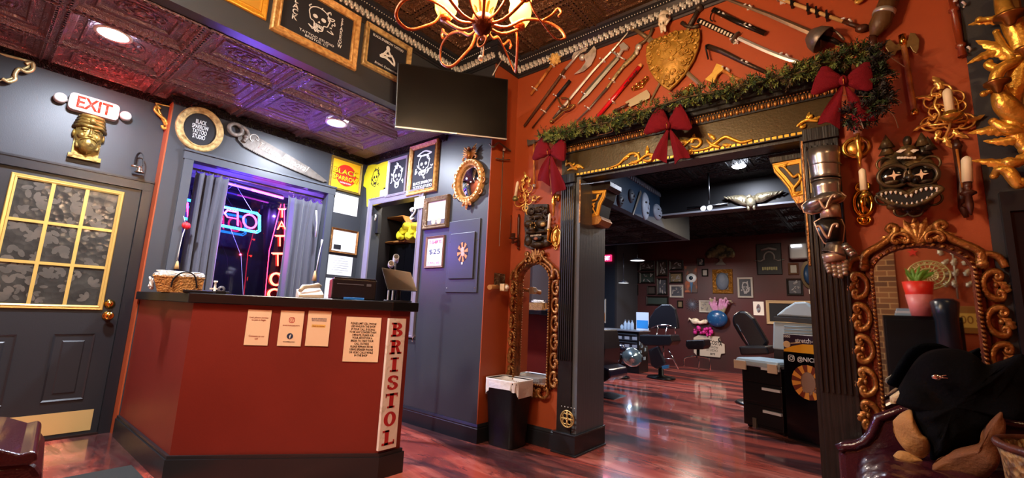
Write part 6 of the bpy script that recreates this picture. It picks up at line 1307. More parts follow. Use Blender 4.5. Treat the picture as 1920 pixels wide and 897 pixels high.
for x in (1688, 1712): p = c(x, 287, .1); m.prism([(p.x-.02, p.z), (p.x, p.z+.012), (p.x+.022, p.z+.004), (p.x, p.z-.008)], -.13, -.12)
for k in range(6): p = c(1684+k*6, 298, .1); m.b(p.x-.006, p.x+.006, -.128, -.12, p.z-.008, p.z+.004)
m.build('crown_face_details', BONE, t)
EY = mat('mask_black', '0c0806', .6)
for x, y in ((1676, 331), (1727, 329)):
    p = c(x, y, .13); m = MB(); m.tube([(p.x+.065*cos(k*pi/12), -.135, p.z+.06*sin(k*pi/12)) for k in range(24)], .012, 7, closed=True); m.build('eye_ring', mat('dark_bronze_rim', '4a3c26', .35, .5), t)
    m = MB(); m.ball((p.x, -.125, p.z), (.058, .022, .053), 16, 10); m.build('eyeball', mat('glossy_black_eye', '0e0d0c', .12), t)
    m = MB(); S = [( .03*(1 if k % 2 == 0 else .3)*cos(k*pi/4), .03*(1 if k % 2 == 0 else .3)*sin(k*pi/4)) for k in range(8)]; m.prism([(p.x+a, p.z+b) for a, b in S], -.152, -.146); m.build('star_pupil', mat('pale_star_inlay', 'e8c8a0', .3), t)
p = c(1703, 371, .12); S = []; tz = lambda u: (.036-.026*math.exp(-(u/.2)**2))*(1-abs(u)**5)+.022*abs(u)**2; bz = lambda u: -.052*(1-u*u)+.022*u*u
for k in range(25): u = k/24*2-1; S.append((p.x+u*.128, p.z+tz(u)))
for k in range(25): u = 1-k/24*2; S.append((p.x+u*.126, p.z+bz(u)-.002))
m = MB(); m.prism(S, -.158, -.10); m.build('open_mouth', EY, t)
m = MB(); m.tube(spline([Vector((a, -.155, b)) for a, b in S[::3]]+[Vector((S[0][0], -.155, S[0][1]))], 4), .0125, 7); m.build('lips', MK, t)
m = MB()
for k in range(12):
    u = (k-5.5)/6.4; x = p.x+u*.128; z = p.z+tz(u)-.006; m.cyl((x, -.16, z), (x, -.163, z-.016), .0085, .003, 6); z2 = p.z+bz(u)+.006; m.cyl((x, -.16, z2), (x, -.163, z2+.012), .007, .002, 6)
m.build('teeth', BONE, t)
m = MB()
for x, y, r, a in ((1660, 308, .05, 120), (1745, 306, .05, 60), (1658, 372, .05, 200), (1748, 372, .05, -20), (1690, 396, .04, 250), (1716, 396, .04, 290), (1703, 312, .03, 90)): q = c(x, y, .1); scroll(m, q.x, q.z, r*.75, rad(a), .006, .1)
m.build('carved_curls', MK, t)
# ---- armour arm on the right pilaster
t, c = Wall('y', YM-.05, 0).thing('armour_arm', 'steel plate armour arm and gauntlet hanging down the right pilaster', 'armour', 1552, 400)
ST = mat('brushed_armour_steel', 'a8a49a', .28, .9, ('noise', 25, .1)); SP = mat('pale_armour_rim', 'b89a80', .35, .6); SD = mat('dark_armour_field', '2e2a24', .35, .7)
def seg(rows, m, name, d=.08, n=20):
    mb = MB(); lathe_px(mb, c, rows, d, n); return mb.build(name, m, t)
seg([(1543, 281, 32), (1544, 296, 31), (1546, 312, 30), (1547, 322, 29), (1548, 331, 28), (1548, 336, 29)], ST, 'upper_arm_plate')
m = MB()
for x, y, r in ((1547, 311, 31), (1548, 334, 30), (1548, 340, 29)): lathe_px(m, c, [(x, y-1.5, r*.99), (x, y, r+.8), (x, y+1.5, r*.99)], .08, 20)
m.build('raised_band', mat('dull_steel_band', '8a8478', .3, .9), t)
seg([(1549, 342, 28), (1550, 352, 26), (1551, 366, 25), (1551, 374, 24)], ST, 'lower_arm_ring')
def plate(out, dm, m, name, d0=.02, rim=.005, bulge=.07, rm=None):
    P = [c(x, y, .08) for x, y in out]; C = sum(P, Vector())/len(P); n = len(P); vs = []; 
    for s, d in ((1, d0), (1, d0+.01), (.85, d0+bulge*.55), (.55, d0+bulge*.9), (.1, d0+bulge)):
        for p in P: q = C+(p-C)*s; vs.append((q.x, -d, q.z))
    mb = MB(); mb.add(vs, [(k*n+i, k*n+(i+1) % n, k*n+n+(i+1) % n, k*n+n+i) for k in range(4) for i in range(n)]+[tuple(4*n+i for i in range(n)), tuple(range(n))[::-1]], True); o = mb.build(name, m, t)
    if rm: mb = MB(); mb.tube([Vector((p.x, -(d0+.01), p.z)) for p in P], rim, 6, closed=True); mb.build(name+'_rim', rm, t)
    return o
plate([(1503, 386), (1512, 378), (1526, 372), (1542, 362), (1560, 359), (1577, 361), (1586, 368), (1582, 376), (1570, 382), (1556, 392), (1540, 398), (1522, 402), (1507, 398)], 0, ST, 'elbow_wing', .07, .005, .11, SP)
def vee(P, name):
    mb = MB(); S = spline([c(x, y, .2) for x, y in P], 4); mb.tube(S, .008, 6); o = mb.build(name, SP, t)
vee([(1529, 378), (1536, 376), (1543, 388), (1549, 391), (1553, 380), (1560, 368), (1566, 366), (1565, 371)], 'embossed_scroll')
seg([(1556, 386, 19), (1557, 398, 20), (1558, 410, 20)], SP, 'forearm_ring')
plate([(1526, 416), (1536, 410), (1558, 407), (1578, 411), (1583, 424), (1580, 452), (1572, 458), (1556, 459), (1545, 455), (1536, 440)], 0, SD, 'vambrace', .05, .006, .11, SP)
vee([(1530, 426), (1537, 425), (1546, 440), (1553, 446), (1557, 434), (1562, 422), (1570, 421), (1569, 427)], 'embossed_scroll')
seg([(1564, 455, 15), (1565, 462, 18), (1564, 474, 23), (1563, 476, 24)], ST, 'gauntlet_cuff', .1)
seg([(1563, 476, 23), (1564, 484, 22), (1566, 491, 21)], SP, 'hand_plate', .1)
for k, (x0, y0, x1, y1) in enumerate(((1551, 491, 1556, 512), (1562, 491, 1567, 519), (1573, 491, 1576, 521), (1583, 489, 1585, 516))):
    mb = MB(); a, b = c(x0, y0, .1), c(x1, y1, .13)
    for j in range(4): p = a.lerp(b, j/4); q = a.lerp(b, (j+1)/4+.02); r = .021-.0022*j; mb.tube([p, p.lerp(q, .5), q], [r*.9, r, r*.85], 9)
    mb.build('finger', mat('bone_steel_finger', 'a3917c', .35, .6), t)
mb = MB(); a = c(1582, 462, .1)
for p, q in (((1582, 460), (1590, 468)), ((1588, 466), (1596, 474)), ((1594, 472), (1602, 480))): mb.tube([c(*p, .11), c(*q, .12)], [.024, .019], 9)
mb.build('thumb', ST, t)
# ---- carved mirrors
MIR = mat('mirror_silver', 'dfe3e8', .02, 1.)
def carved_mirror(name, label, cx, zb, zs, hw, rise, band, sr, n, col, m2, crest=1., tall=1.45):
    """arched mirror: glass half width hw from zb up to spring zs, arch rise"""
    zc = (zb+zs)/2; t = thing(name, label, 'mirror', (cx, YM, zc))
    A = [(-hw, zb-zc), (hw, zb-zc)]+[(hw*cos(a), zs-zc+rise*sin(a)) for a in [pi*i/16 for i in range(17)]]
    MB().prism(A, -.012, -.002).build('mirror_glass', MIR, t)
    m = MB(); m.sweep(A, [(band*1.25, .0), (band*1.25, .02), (band, .03), (band*.55, .032), (band*.5, .05), (band*.1, .055), (0, .03), (0, .012)][::1]); m.build('moulding', m2, t)
    m = MB(); L = 0; Q = [Vector(p) for p in A]+[Vector(A[0])]
    for i in range(len(Q)-1):
        d = Q[i+1]-Q[i]; k = max(1, int(d.length/.022)); nn = Vector((d.y, -d.x)).normalized()*band*.3
        for j in range(k): p = Q[i]+d*((j+.5)/k)+nn; a = math.atan2(d.y, d.x)+.6; m.tube([(p.x-.011*cos(a), -.052, p.y-.011*sin(a)), (p.x, -.062, p.y), (p.x+.011*cos(a), -.052, p.y+.011*sin(a))], [.004, .0085, .004], 6)
    m.build('rope_moulding', col, t)
    H_ = zs-zb
    for s in (-1, 1):
        for k in range(n):
            m = MB(); z = zb-zc+H_*(k+.35)/n*1.05; scroll(m, s*(hw+band+sr*.95), z, sr, pi if s > 0 else 0, sr*.27, .035, s, 1.15, .85); leaf(m, s*(hw+band+sr*1.75), z-sr*.5, sr*1.3, sr*.8, pi/2+s*.35, .03, s*.5, lobes=4); m.ball((s*(hw+band+sr*.9), -.035, z), (sr*.22, .012, sr*.22), 8, 6); m.v = [Vector((v.x, v.y, z+(v.z-z)*tall)) for v in m.v]; m.build('side_scroll', col, t)
    m = MB(); zt = zs-zc+rise+band; sr0 = sr; sr = sr*1.45
    for s in (-1, 1):
        V = [(s*(hw+band*1.1), zs-zc+rise*.25), (s*(hw*.98+band), zs-zc+rise*.75), (s*(hw*.75), zt-sr*.15), (s*(hw*.52), zt+sr*.45), (s*(hw*.42), zt+sr*1.1), (s*hw*.52, zt+sr*1.35), (s*hw*.6, zt+sr*1.05), (s*hw*.53, zt+sr*.85)]
        V = spline([(x, -.04, z) for x, z in V], 5); m.tube(V, [sr*(.34-.14*i/len(V)) for i in range(len(V))], 8); m.ball(V[0], sr*.4)
        V = spline([(x, -.04, z) for x, z in [(s*(hw+band+sr*1.2), zs-zc+rise*.1), (s*(hw+band+sr*.9), zs-zc+rise*.5), (s*(hw+band+sr*.3), zs-zc+rise*.62), (s*(hw+band+sr*.1), zs-zc+rise*.4)]], 5); m.tube(V, sr*.25, 7)
    for k in range(7): a = pi/2+(k-3)*.33; leaf(m, 0, zt-sr*.2, sr*(2.3-.16*abs(k-3))*crest, sr*.75, a, .03, 0, lobes=2)
    for s in (-1, 1): scroll(m, s*sr*1.0, zt+.1*sr, sr*.5, pi/2, sr*.16, .06, s); leaf(m, s*sr*.8, zt, sr*1.5, sr*.8, pi/2-s*1.1, .03, -s*.2)
    m.build('shell_crest', col, t)
    m = MB(); zb0 = zb-zc-band
    for s in (-1, 1): scroll(m, s*hw*.75, zb0-sr*.5, sr*.9, -pi/2+s*.3, sr*.24, .035, s); scroll(m, s*hw*.3, zb0-sr*.7, sr*.7, -pi/2-s*.3, sr*.2, .035, -s)
    for k in range(5): leaf(m, 0, zb0, sr*2., sr*.8, -pi/2+(k-2)*.4, .03, lobes=2)
    m.build('bottom_scrolls', col, t)
    return t
q = ony(974, 620, YM), ony(1033, 620, YM)
carved_mirror('carved_mirror', 'tall narrow arched mirror in a carved bronze gilt frame behind the white lined bin', (q[0].x+q[1].x)/2, .50, 1.37, (q[1].x-q[0].x)/2, .16, .028, .040, 6, BRONZE, mat('dark_carved_gilt', '8a5222', .35, .65, ('noise', 60, .5), ('4a2810', 20, .4, .7)))
q = ony(1646, 600, YM), ony(1832, 600, YM)
carved_mirror('carved_mirror', 'large arched mirror in a carved bronze gilt frame under the demon mask', (q[0].x+q[1].x)/2, .56, 1.40, (q[1].x-q[0].x)/2, .135, .034, .047, 5, mat('bronze_gilt_carving', '8e5a28', .32, .6, ('noise', 50, .6), ('d0a058', 30, .5, .75)), mat('red_brown_gilt_band', '6a3218', .35, .6, ('noise', 60, .5), ('3e1c10', 20, .4, .7)))
# ---- giant gold candelabra on the black wall
WR2 = Wall('y', YM-.012, 0)
t, c = WR2.thing('gilt_candelabra', 'huge gilded rococo wall candelabra with leafy arms on the black wall at far right', 'candelabra', 1885, 180)
def arm(S, r, name='scroll_arm', d=None):
    mb = MB(); P = spline([c(*q) for q in S], 6); k = len(P); rs = r if isinstance(r, list) else [r*.85*(.6+.5*sin(pi*i/(k-1))) for i in range(k)]; mb.tube(P, rs, 9); mb.ball(P[0], rs[0]*1.2); mb.ball(P[-1], rs[-1]*1.2); return mb.build(name, GOLD2, t)
arm([(1876, -20, .1), (1884, 20, .12), (1900, 45, .12), (1915, 90, .1), (1908, 150, .1), (1895, 190, .1), (1900, 240, .1), (1925, 280, .1)], .05, 'main_stem')
arm([(1868, 60, .1), (1882, 90, .12), (1896, 105, .12), (1890, 125, .12), (1866, 128, .12), (1852, 121, .12), (1855, 117, .12)], .024)
arm([(1930, 105, .1), (1900, 118, .14), (1876, 130, .15), (1866, 150, .15), (1870, 158, .15)], .03)
arm([(1872, 170, .15), (1884, 195, .14), (1905, 215, .12), (1925, 230, .1)], .05)
arm([(1925, 250, .1), (1900, 245, .12), (1880, 240, .12), (1862, 228, .12)], .03)
arm([(1864, 330, .1), (1874, 318, .12), (1890, 322, .12), (1900, 335, .12), (1910, 348, .12), (1916, 340, .12)], .028)
arm([(1885, 315, .1), (1888, 305, .12), (1900, 306, .12), (1925, 300, .1)], .03)
def drip(x, y, w, d):
    mb = MB(); a = abs(c(x+w, y, d).x-c(x, y, d).x); mb.lathe([(0, -.05), (a*.3, -.04), (a*.5, -.012), (a, 0), (a*1.02, .012), (a*.9, .016), (a*.4, .01), (0, .01)], c(x, y, d), n=26); mb.build('drip_pan', mat('bronze_drip_pan', '8a5a26', .3, .8), t)
drip(1893, 32, 34, .2); drip(1870, 158, 28, .22); drip(1925, 95, 26, .16)
mb = MB()
for x, y, L, a, cu in ((1890, 112, .16, 105, .4), (1880, 98, .12, 165, .5), (1900, 96, .12, 60, -.4), (1884, 42, .12, 140, .5), (1896, 250, .14, 145, .45), (1908, 262, .11, 195, -.4), (1888, 318, .12, 125, .5), (1900, 314, .12, 60, -.5)):
    p = c(x, y, .1); leaf(mb, p.x, p.z, L, L*.55, rad(a), .11, cu, lobes=5, am=.13, tip=.55)
mb.build('acanthus_leaves', GOLD2, t)
for p_, q_ in ((c(1836, 37, .14), c(1865, 34, .17)), (c(1845, 176, .16), c(1868, 165, .18))): mb = MB(); mb.ball(p_, .016); mb.tube([p_, q_], .012, 7); mb.build('scroll_tip', GOLD2, t)
mb = MB(); mb.b(c(1886, 100).x, c(1925, 100).x, -.05, 0, c(1900, 330).z, c(1900, 0).z); mb.build('back_board', mat('gilt_back_board', '8a6428', .4, .5), t, bev=.01)
# black casing at the far right
m = MB(); a = ony(1884, 460, YM-.012).x; b = ony(1899, 460, YM-.012).x
m.b(a, b, YM-.05, YM-.012, 0, ony(1884, 400, YM).z); m.b(a, 2.0, YM-.05, YM-.012, ony(1884, 400, YM).z, ony(1884, 400, YM).z+.1); struct('trim_9', m, TRIMB); struct('door_2', MB().b(b, 2.0, YM-.03, YM-.012, 0, ony(1884, 400, YM).z), mat('dark_glazed_door', '14161a', .08))
# ---- bin
def bin_():
    t = thing('waste_bin', 'tall black waste bin with a white liner folded over its rim, under the narrow mirror', 'bin', (-2.44, 3.04, 0)); h = .53
    def ring(w, d, z, r=.04, n=5): return [(x, y, z) for x, y in rrect(w, d, r, n)]
    def shell(L, name, m, close=True, bev=0):
        mb = MB(); R = [ring(*q) for q in L]; n = len(R[0]); mb.add([v for r in R for v in r], [(k*n+i, k*n+(i+1) % n, k*n+n+(i+1) % n, k*n+n+i) for k in range(len(R)-1) for i in range(n)]+[tuple(range(n))[::-1]]+([tuple((len(R)-1)*n+i for i in range(n))] if close else []), True); return mb.build(name, m, t)
    shell([(.25, .21, 0), (.255, .215, .01), (.33, .26, h-.02), (.34, .27, h-.02), (.34, .27, h), (.325, .255, h), (.24, .2, .02)], 'bin_body', mat('black_bin_plastic', '17171a', .45, 0, ('noise', 60, .1)))
    mb = MB(); n = 60
    def fn(u, v):
        P = rrect(1, 1, .18, 14); i = int(u*len(P)) % len(P); x, y = P[i]; wob = .004*sin(u*60)+.003*sin(u*133+v*6); 
        if v < .25: s = v/.25; return (x*(.315-.01*(1-s)), y*(.245-.01*(1-s)), h-.12*(1-s)+.004*(s))
        if v < .35: return (x*(.348), y*(.278), h+.006)
        s = (v-.35)/.65; return (x*(.352+wob*s*3-.014*s), y*(.282+wob*s*3-.014*s), h+.004-s*(.105+.03*sin(u*6.28*2+1)+.01*sin(u*40)))
    mb.grid(fn, 60, 14, True, True); mb.build('bin_liner', mat('white_plastic_liner', 'dfdcd8', .35, 0, ('noise', 30, .5), coat=.2), t)
    MB().b(-.145, .145, -.11, .11, h-.13, h-.12).build('liner_floor', MATS['white_plastic_liner'], t)
bin_()
# ------------------------------------------------------------------ back room
WK2 = Wall('y', YB, 0)
DKF = mat('dark_picture_frame', '17120f', .4); LTF = mat('silver_white_frame', 'a8a49c', .4)
def pic(lab, x0, y0, x1, y1, fm, pm, fw=.03, name='framed_picture', group=None, art=None, W=None, cat='picture'):
    W = W or WK2; t, w, h = plane_thing(W, name, lab, cat, [(x0, y0), (x1, y0-.03*(x1-x0)), (x1, y1-.03*(x1-x0)), (x0, y1)], None, group); frame(t, w-2*fw, h-2*fw, fw, .03, fm, pm)
    if art: m = MB(); art(m, w-2*fw, h-2*fw); m.build('artwork', art_m[0], t)
    return t
art_m = [mat('pale_grey_print', '8c8a8a', .6)]
def a_skull(m, w, h): skull(m, w*.8, h*.8, -.009, .012, 0, 0, 2)
def a_lines(m, w, h):
    r = random.Random(int(w*1000))
    for k in range(7): a = (r.uniform(-.4, .4)*w, r.uniform(-.4, .4)*h); m.tube([(a[0], -.009, a[1]), (a[0]+r.uniform(-.2, .2)*w, -.009, a[1]+r.uniform(-.2, .2)*h), (a[0]+r.uniform(-.1, .2)*w, -.009, a[1]+r.uniform(-.3, .3)*h)], .012, 4)
G1, G2, G3, G4 = (mat('dim_brown_print', '3a3028', .5), mat('dim_green_print', '2c3830', .5), mat('dim_grey_print', '3c3c42', .5), mat('dim_tan_print', '6a5a3c', .5))
for i, (x0, y0, x1, y1, fm, pm, ar, lab) in enumerate([
    (1188, 494, 1197, 508, DKF, G1, None, 'tiny dark framed picture at the far left end of the top row'),
    (1199.6, 491, 1228, 509, DKF, G1, a_lines, 'wide dark framed brown picture in the top row, above the green toned one'),
    (1231.5, 489, 1252, 519, DKF, G1, a_lines, 'tall dark framed picture in the top row with a small red light reflected in it'),
    (1255, 489, 1281.6, 508, DKF, G1, a_lines, 'wide dark framed picture at the right end of the top row'),
    (1199.6, 511, 1228.6, 532.6, DKF, G2, a_lines, 'wide dark framed green toned picture in the second row on the back wall'),
    (1192, 511, 1198, 532, DKF, G3, None, 'narrow dark framed picture left of the green toned picture'),
    (1255, 511, 1281, 532, DKF, G4, a_lines, 'dark framed tan picture in the second row on the back wall'),
    (1232, 522.5, 1252, 554, DKF, G3, a_lines, 'tall dark framed picture with a pale winged shape in the wall grid'),
    (1256, 535, 1281.6, 559, LTF, G3, a_lines, 'grey landscape picture in a thin silver frame, third row'),
    (1181, 535, 1197, 554, DKF, G1, a_lines, 'dark framed brown picture at the left of the third row'),
    (1214, 537, 1230, 553, DKF, G1, None, 'small plain dark framed picture in the middle of the third row'),
    (1212, 556, 1254, 574, DKF, G2, None, 'wide low dark green panel behind the black swivel chair'),
    (1270, 564, 1281, 578, DKF, G4, None, 'small tan picture low beside the sunburst disc'),
    (1308, 485, 1321, 499, DKF, G3, a_lines, 'small square grey picture left of the tree artwork'),
    (1316, 505, 1328, 519, DKF, mat('pale_grey_card', '8a857c', .5), None, 'small pale square picture between eye painting and ornate gold frame'),
    (1311, 564, 1336, 587, LTF, mat('cream_grey_print', '8f8676', .5), a_lines, 'silver framed pale drawing beside the pink tentacles'),
    (1383, 521, 1412, 559.5, LTF, mat('charcoal_print', '26262c', .5), a_skull, 'white bordered black print of a skull on the red back wall'),
    (1478, 494, 1498, 516, mat('wood_brown_frame', '4e3222', .4), mat('pale_grey_card', '8a857c', .5), None, 'small brown framed pale picture above the dark portrait'),
    (1475, 523, 1506, 555, DKF, G3, a_lines, 'dark framed grey portrait right of the large skull canvas')]): pic(lab, x0, y0, x1, y1, fm, pm, .025 if x1-x0 < 20 else .04, art=ar, group=None)
t = pic('large unframed black canvas painted with a pale skull face', 1419, 458, 1466, 516, mat('canvas_edge', '100e0e', .6), mat('black_canvas', '131112', .6, 0), .01, name='skull_canvas', cat='canvas')
m = MB(); m.tube([(.10*cos(k*pi/8)+0, -.01, .03+.13*sin(k*pi/8)) for k in range(-1, 10)], .02, 5, .3); m.tube([(-.28, -.01, -.02), (-.16, -.01, -.04), (-.1, -.01, 0)], .015, 5, .3); m.tube([(.28, -.01, -.02), (.16, -.01, -.04), (.1, -.01, 0)], .015, 5, .3); m.tube([(-.15, -.01, .2), (0, -.01, .24), (.15, -.01, .2)], .03, 5, .3); m.build('painted_skull', mat('murky_skull_paint', '5a5552', .6), t)
m = MB()
for k in range(7): m.b(-.14+k*.042, -.108+k*.042, -.012, -.004, -.24+.008*(k % 2), -.17)
m.build('painted_teeth', mat('olive_teeth_paint', '7c7850', .6), t)
t = pic('square ornate gold frame holding a dark bluish face, on the red back wall', 1336, 506, 1374, 551.5, mat('ornate_wall_gold', 'a8742c', .4, .4, ('ornate', 30, 1.)), mat('dark_gold_print', '4a3418', .5), .09); m = MB(); m.ball((0, -.02, 0), (.14, .03, .2), 14, 10); m.build('blue_face', mat('slate_face', '4c5666', .5, 0, ('noise', 12, .6)), t)
t, c = WK2.thing('eye_painting', 'tall painting of a huge eyeball pierced by a blue dagger on orange', 'painting', 1296, 525)
a, b = c(1284, 500), c(1308, 549); MB().b(a.x, b.x, -.03, 0, b.z, a.z).build('canvas', mat('murky_orange_canvas', '4a3a34', .6, 0, None, ('a8562a', 5, .5, .65)), t)
p = c(1297, 522); m = MB(); m.ball((p.x, -.03, p.z), (.12, .03, .11), 16, 10); m.build('eyeball', mat('eye_white', 'b8c0c4', .4), t); MB().lathe([(0, .06), (.045, .055), (.05, .03)], (p.x, -.01, p.z), (0, -1, 0), 16).build('iris', mat('eye_iris', '16283a', .3), t); MB().prism([(p.x-.035, p.z-.1), (p.x, p.z-.36), (p.x+.035, p.z-.1)], -.04, -.03).build('dagger', mat('blue_dagger_paint', '34567a', .4), t)
t, c = WK2.thing('tree_artwork', 'metal tree shaped wall artwork with a wide round crown high on the back wall', 'artwork', 1352, 478)
m = MB()
for x, y, rx, ry in ((1352, 468, 13, 10), (1339, 474, 11, 10), (1366, 474, 11, 10), (1330, 478, 6, 7), (1374, 477, 5, 7), (1352, 478, 14, 8)): p = c(x, y); a = abs(c(x+rx, y).x-p.x); b = abs(c(x, y+ry).z-p.z); m.ball((p.x, -.03, p.z), (a, .02, b), 14, 8)
m.build('crown', mat('dull_tree_metal', '5a5034', .5, .3, ('cells', 18, .9), ('26261e', 8, .45, .6)), t); m = MB(); m.prism([xz(c(*q)) for q in [(1350, 480), (1354, 480), (1355, 490), (1362, 497), (1342, 497), (1350, 490)]], -.03, 0); m.build('trunk', mat('grey_trunk', '5a544c', .5), t)
t, c = WK2.thing('sunburst_disc', 'round grey sunburst wall disc below the eye painting', 'wall decoration', 1298, 572)
m = MB()
for k in range(20): a = k*pi/10; m.prism([(.03*cos(a-.2), .03*sin(a-.2)), (.16*cos(a), .16*sin(a)), (.03*cos(a+.2), .03*sin(a+.2))], -.02, -.001)
m.ball((0, -.02, 0), (.05, .02, .05)); m.build('rays', mat('slate_grey_rays', '5a6070', .5), t)
t, c = WK2.thing('tentacle_ornament', 'wall ornament of pink tentacles rising from a round blue pot', 'ornament', 1348, 590)
p = c(1347, 598); m = MB(); m.ball((p.x, -.10, p.z), (.22, .1, .19), 18, 12); m.build('blue_pot', mat('starry_blue_glaze', '1c4878', .25, 0, None, ('4a9ac0', 14, .62, .7)), t)
m = MB(); rr = random.Random(3); q = c(1350, 580)
for k in range(12): a = rr.uniform(-1., 1.3); m.tube(spline([(q.x+a*.08, -.08, q.z-.1), (q.x+a*.16, -.1, q.z+.06), (q.x+a*.2+.02, -.12, q.z+rr.uniform(.1, .26)), (q.x+a*.26+.05, -.10, q.z+rr.uniform(.05, .2))]), [.03]*8+[.02]*6+[.009]*5, 7)
m.build('tentacle_cluster', mat('pink_lilac_glaze', 'b880a8', .4, 0, None, ('8a8468', 6, .45, .6)), t)
t, c = WK2.thing('animal_skull', 'pale horned animal skull on the back wall over the magenta flowers', 'skull', 1310, 603)
m = MB(); m.ball((-.06, -.06, 0), (.1, .05, .07)); m.tube([(-.06, -.06, 0), (.05, -.06, -.03), (.15, -.06, .0)], [.05, .04, .05], 8); m.ball((.17, -.06, 0), (.05, .04, .05)); m.tube([(-.12, -.05, 0), (-.2, -.05, .06), (-.22, -.05, .0)], [.03, .02, .01], 6); m.build('cranium', BONE, t)
t, c = WK2.thing('flower_bunch', 'bunch of magenta artificial flowers hanging above the lettered board', 'flowers', 1320, 621)
m = MB()
for k in range(26): m.ball((rr.uniform(-.2, .2), rr.uniform(-.1, -.03), rr.uniform(-.1, .08)), rr.uniform(.025, .05), 7, 5)
m.build('petals', mat('magenta_petals', 'c02a86', .6), t)
t, w, h = plane_thing(WK2, 'lettered_board', 'white notched board with old style letters COSTA leaning low on the back wall', 'sign', [(1300, 630), (1359, 631), (1359.5, 671), (1303, 667)], None)
MB().prism([(-w/2, -h/2+.06), (-w/2+.06, -h/2), (w/2-.1, -h/2), (w/2-.08, -h/2+.08), (w/2, -h/2+.1), (w/2, h/2-.16), (w/2-.08, h/2-.12), (w/2-.1, h/2), (-w/2+.1, h/2), (-w/2, h/2-.06)], -.03, -.002).build('board', mat('cream_board', 'bdb09c', .5), t)
text('COSTA', w*.42, h*.2, INK, t, (w*.22, -.031, h*.18), bold=.02, rot=-.12); text('SPARROW', w*.4, h*.12, INK, t, (w*.1, -.031, -h*.02), rot=-.1); text('STUDIO', w*.36, h*.11, INK, t, (w*.1, -.031, -h*.18), rot=-.06); text('BYE', w*.15, h*.1, INK, t, (w*.12, -.031, -h*.36), bold=.02)
m = MB(); m.tube([(w*.4+.05*cos(k*.45+1.9), -.032, h*.36+.05*sin(k*.45+1.9)) for k in range(9)], [.004, .01, .014, .017, .018, .017, .014, .01, .004], 6, .3); m.build('moon_mark', INK, t)
t, w, h = plane_thing(WK2, 'art_paper', 'unframed white sheet with a dark red floral drawing on the red back wall', 'paper', [(1412, 566), (1432, 566), (1432.6, 591), (1413, 592)], None); MB().b(-w/2, w/2, -.004, 0, -h/2, h/2).build('sheet', WHITE, t); m = MB(); m.ball((0, -.006, 0), (w*.2, .004, h*.32), 12, 8); m.build('drawing', mat('dusky_drawing', '5a3c44', .6, 0, None, ('8a98a0', 14, .45, .6)), t)
pic('large black picture in a pale wooden frame, half hidden behind the white chest', 1437, 566, 1545, 612, mat('pale_wood_frame', 'b8a078', .5), mat('black_print_ground', '121214', .5), .06)
t, w, h = plane_thing(WK2, 'art_paper', 'small white sheet at the right of the back wall near the armour arm', 'paper', [(1517, 541), (1531, 541), (1531, 551), (1517, 552)], None); MB().b(-w/2, w/2, -.004, 0, -h/2, h/2).build('sheet', WHITE, t)
t, c = WK2.thing('blue_mask', 'dark blue oval mask on a bronze plaque beside the right pilaster', 'mask', 1520, 515); m = MB(); m.ball((0, -.06, 0), (.12, .06, .22), 14, 10); m.build('mask_face', mat('deep_blue_glaze', '16304e', .3), t); m = MB(); m.prism(oval(.34, .6, 20), -.03, 0); m.build('plaque', mat('dark_bronze_plaque', '4a3a20', .4, .4), t)
t, c = WK2.thing('wall_speaker', 'small grey wall speaker high on the back wall beside the right pilaster', 'speaker', 1499, 473); m = MB(); m.rb(-.16, .16, -.2, 0, -.16, .16, .04); m.build('cabinet', mat('grey_speaker_shell', '8a8c90', .4), t); m = MB(); m.b(-.12, .06, -.22, -.2, .08, .13); m.build('light_bar', mat('white_light_bar', 'f4f8ff', .4, emit=3.), t)
# partition side
WPT = Wall('y', 9.5, 0)
t, c = WPT.thing('exit_sign', 'small glowing red exit sign high on the dark wall of the back room', 'sign', 1140, 485); m = MB(); m.b(-.10, .10, -.05, 0, -.07, .08); m.build('housing', mat('red_lit_housing', 'd0204a', .4, emit=2.), t); text('EXIT', .14, .09, mat('pink_lit_letter', 'ffb0c8', .4, emit=5.), t, (0, -.05, 0), bold=.02)
pic('poster with an orange top leaning on the dark wall beside the left jamb', 1121, 561, 1136, 606, LTF, mat('orange_white_poster', 'd8d4cc', .5, 0, None, ('c8742a', 1.6, .5, .56)), .01, name='poster', W=WPT, cat='poster')
def pend(lab, x, y, r, Y):
    p = ony(x, y, Y); t = thing('pendant_lamp', lab, 'lamp', p); m = MB(); m.lathe([(.02, .06), (.05, .05), (r, .0), (r-.01, -.004), (.05, .03)], n=24); m.cyl((0, 0, .05), (0, 0, 2.47-p.z+.0), .008); m.build('shade', mat('dark_enamel_shade', '24262c', .35), t); m = MB(); m.lathe([(0, .0), (r*.9, -.0), (r*.9, .004), (0, .004)], n=24); m.build('diffuser', mat('soft_white_diffuser', 'dfe4e8', .4, emit=.9), t)
pend('pendant lamp with a wide pale round shade in the middle of the back room', 1195, 489, .17, 9.0); pend('lower small pendant lamp against the dark wall', 1169, 531, .13, 9.0); pend('pendant lamp half hidden behind the left jamb', 1122, 468, .15, 8.2)
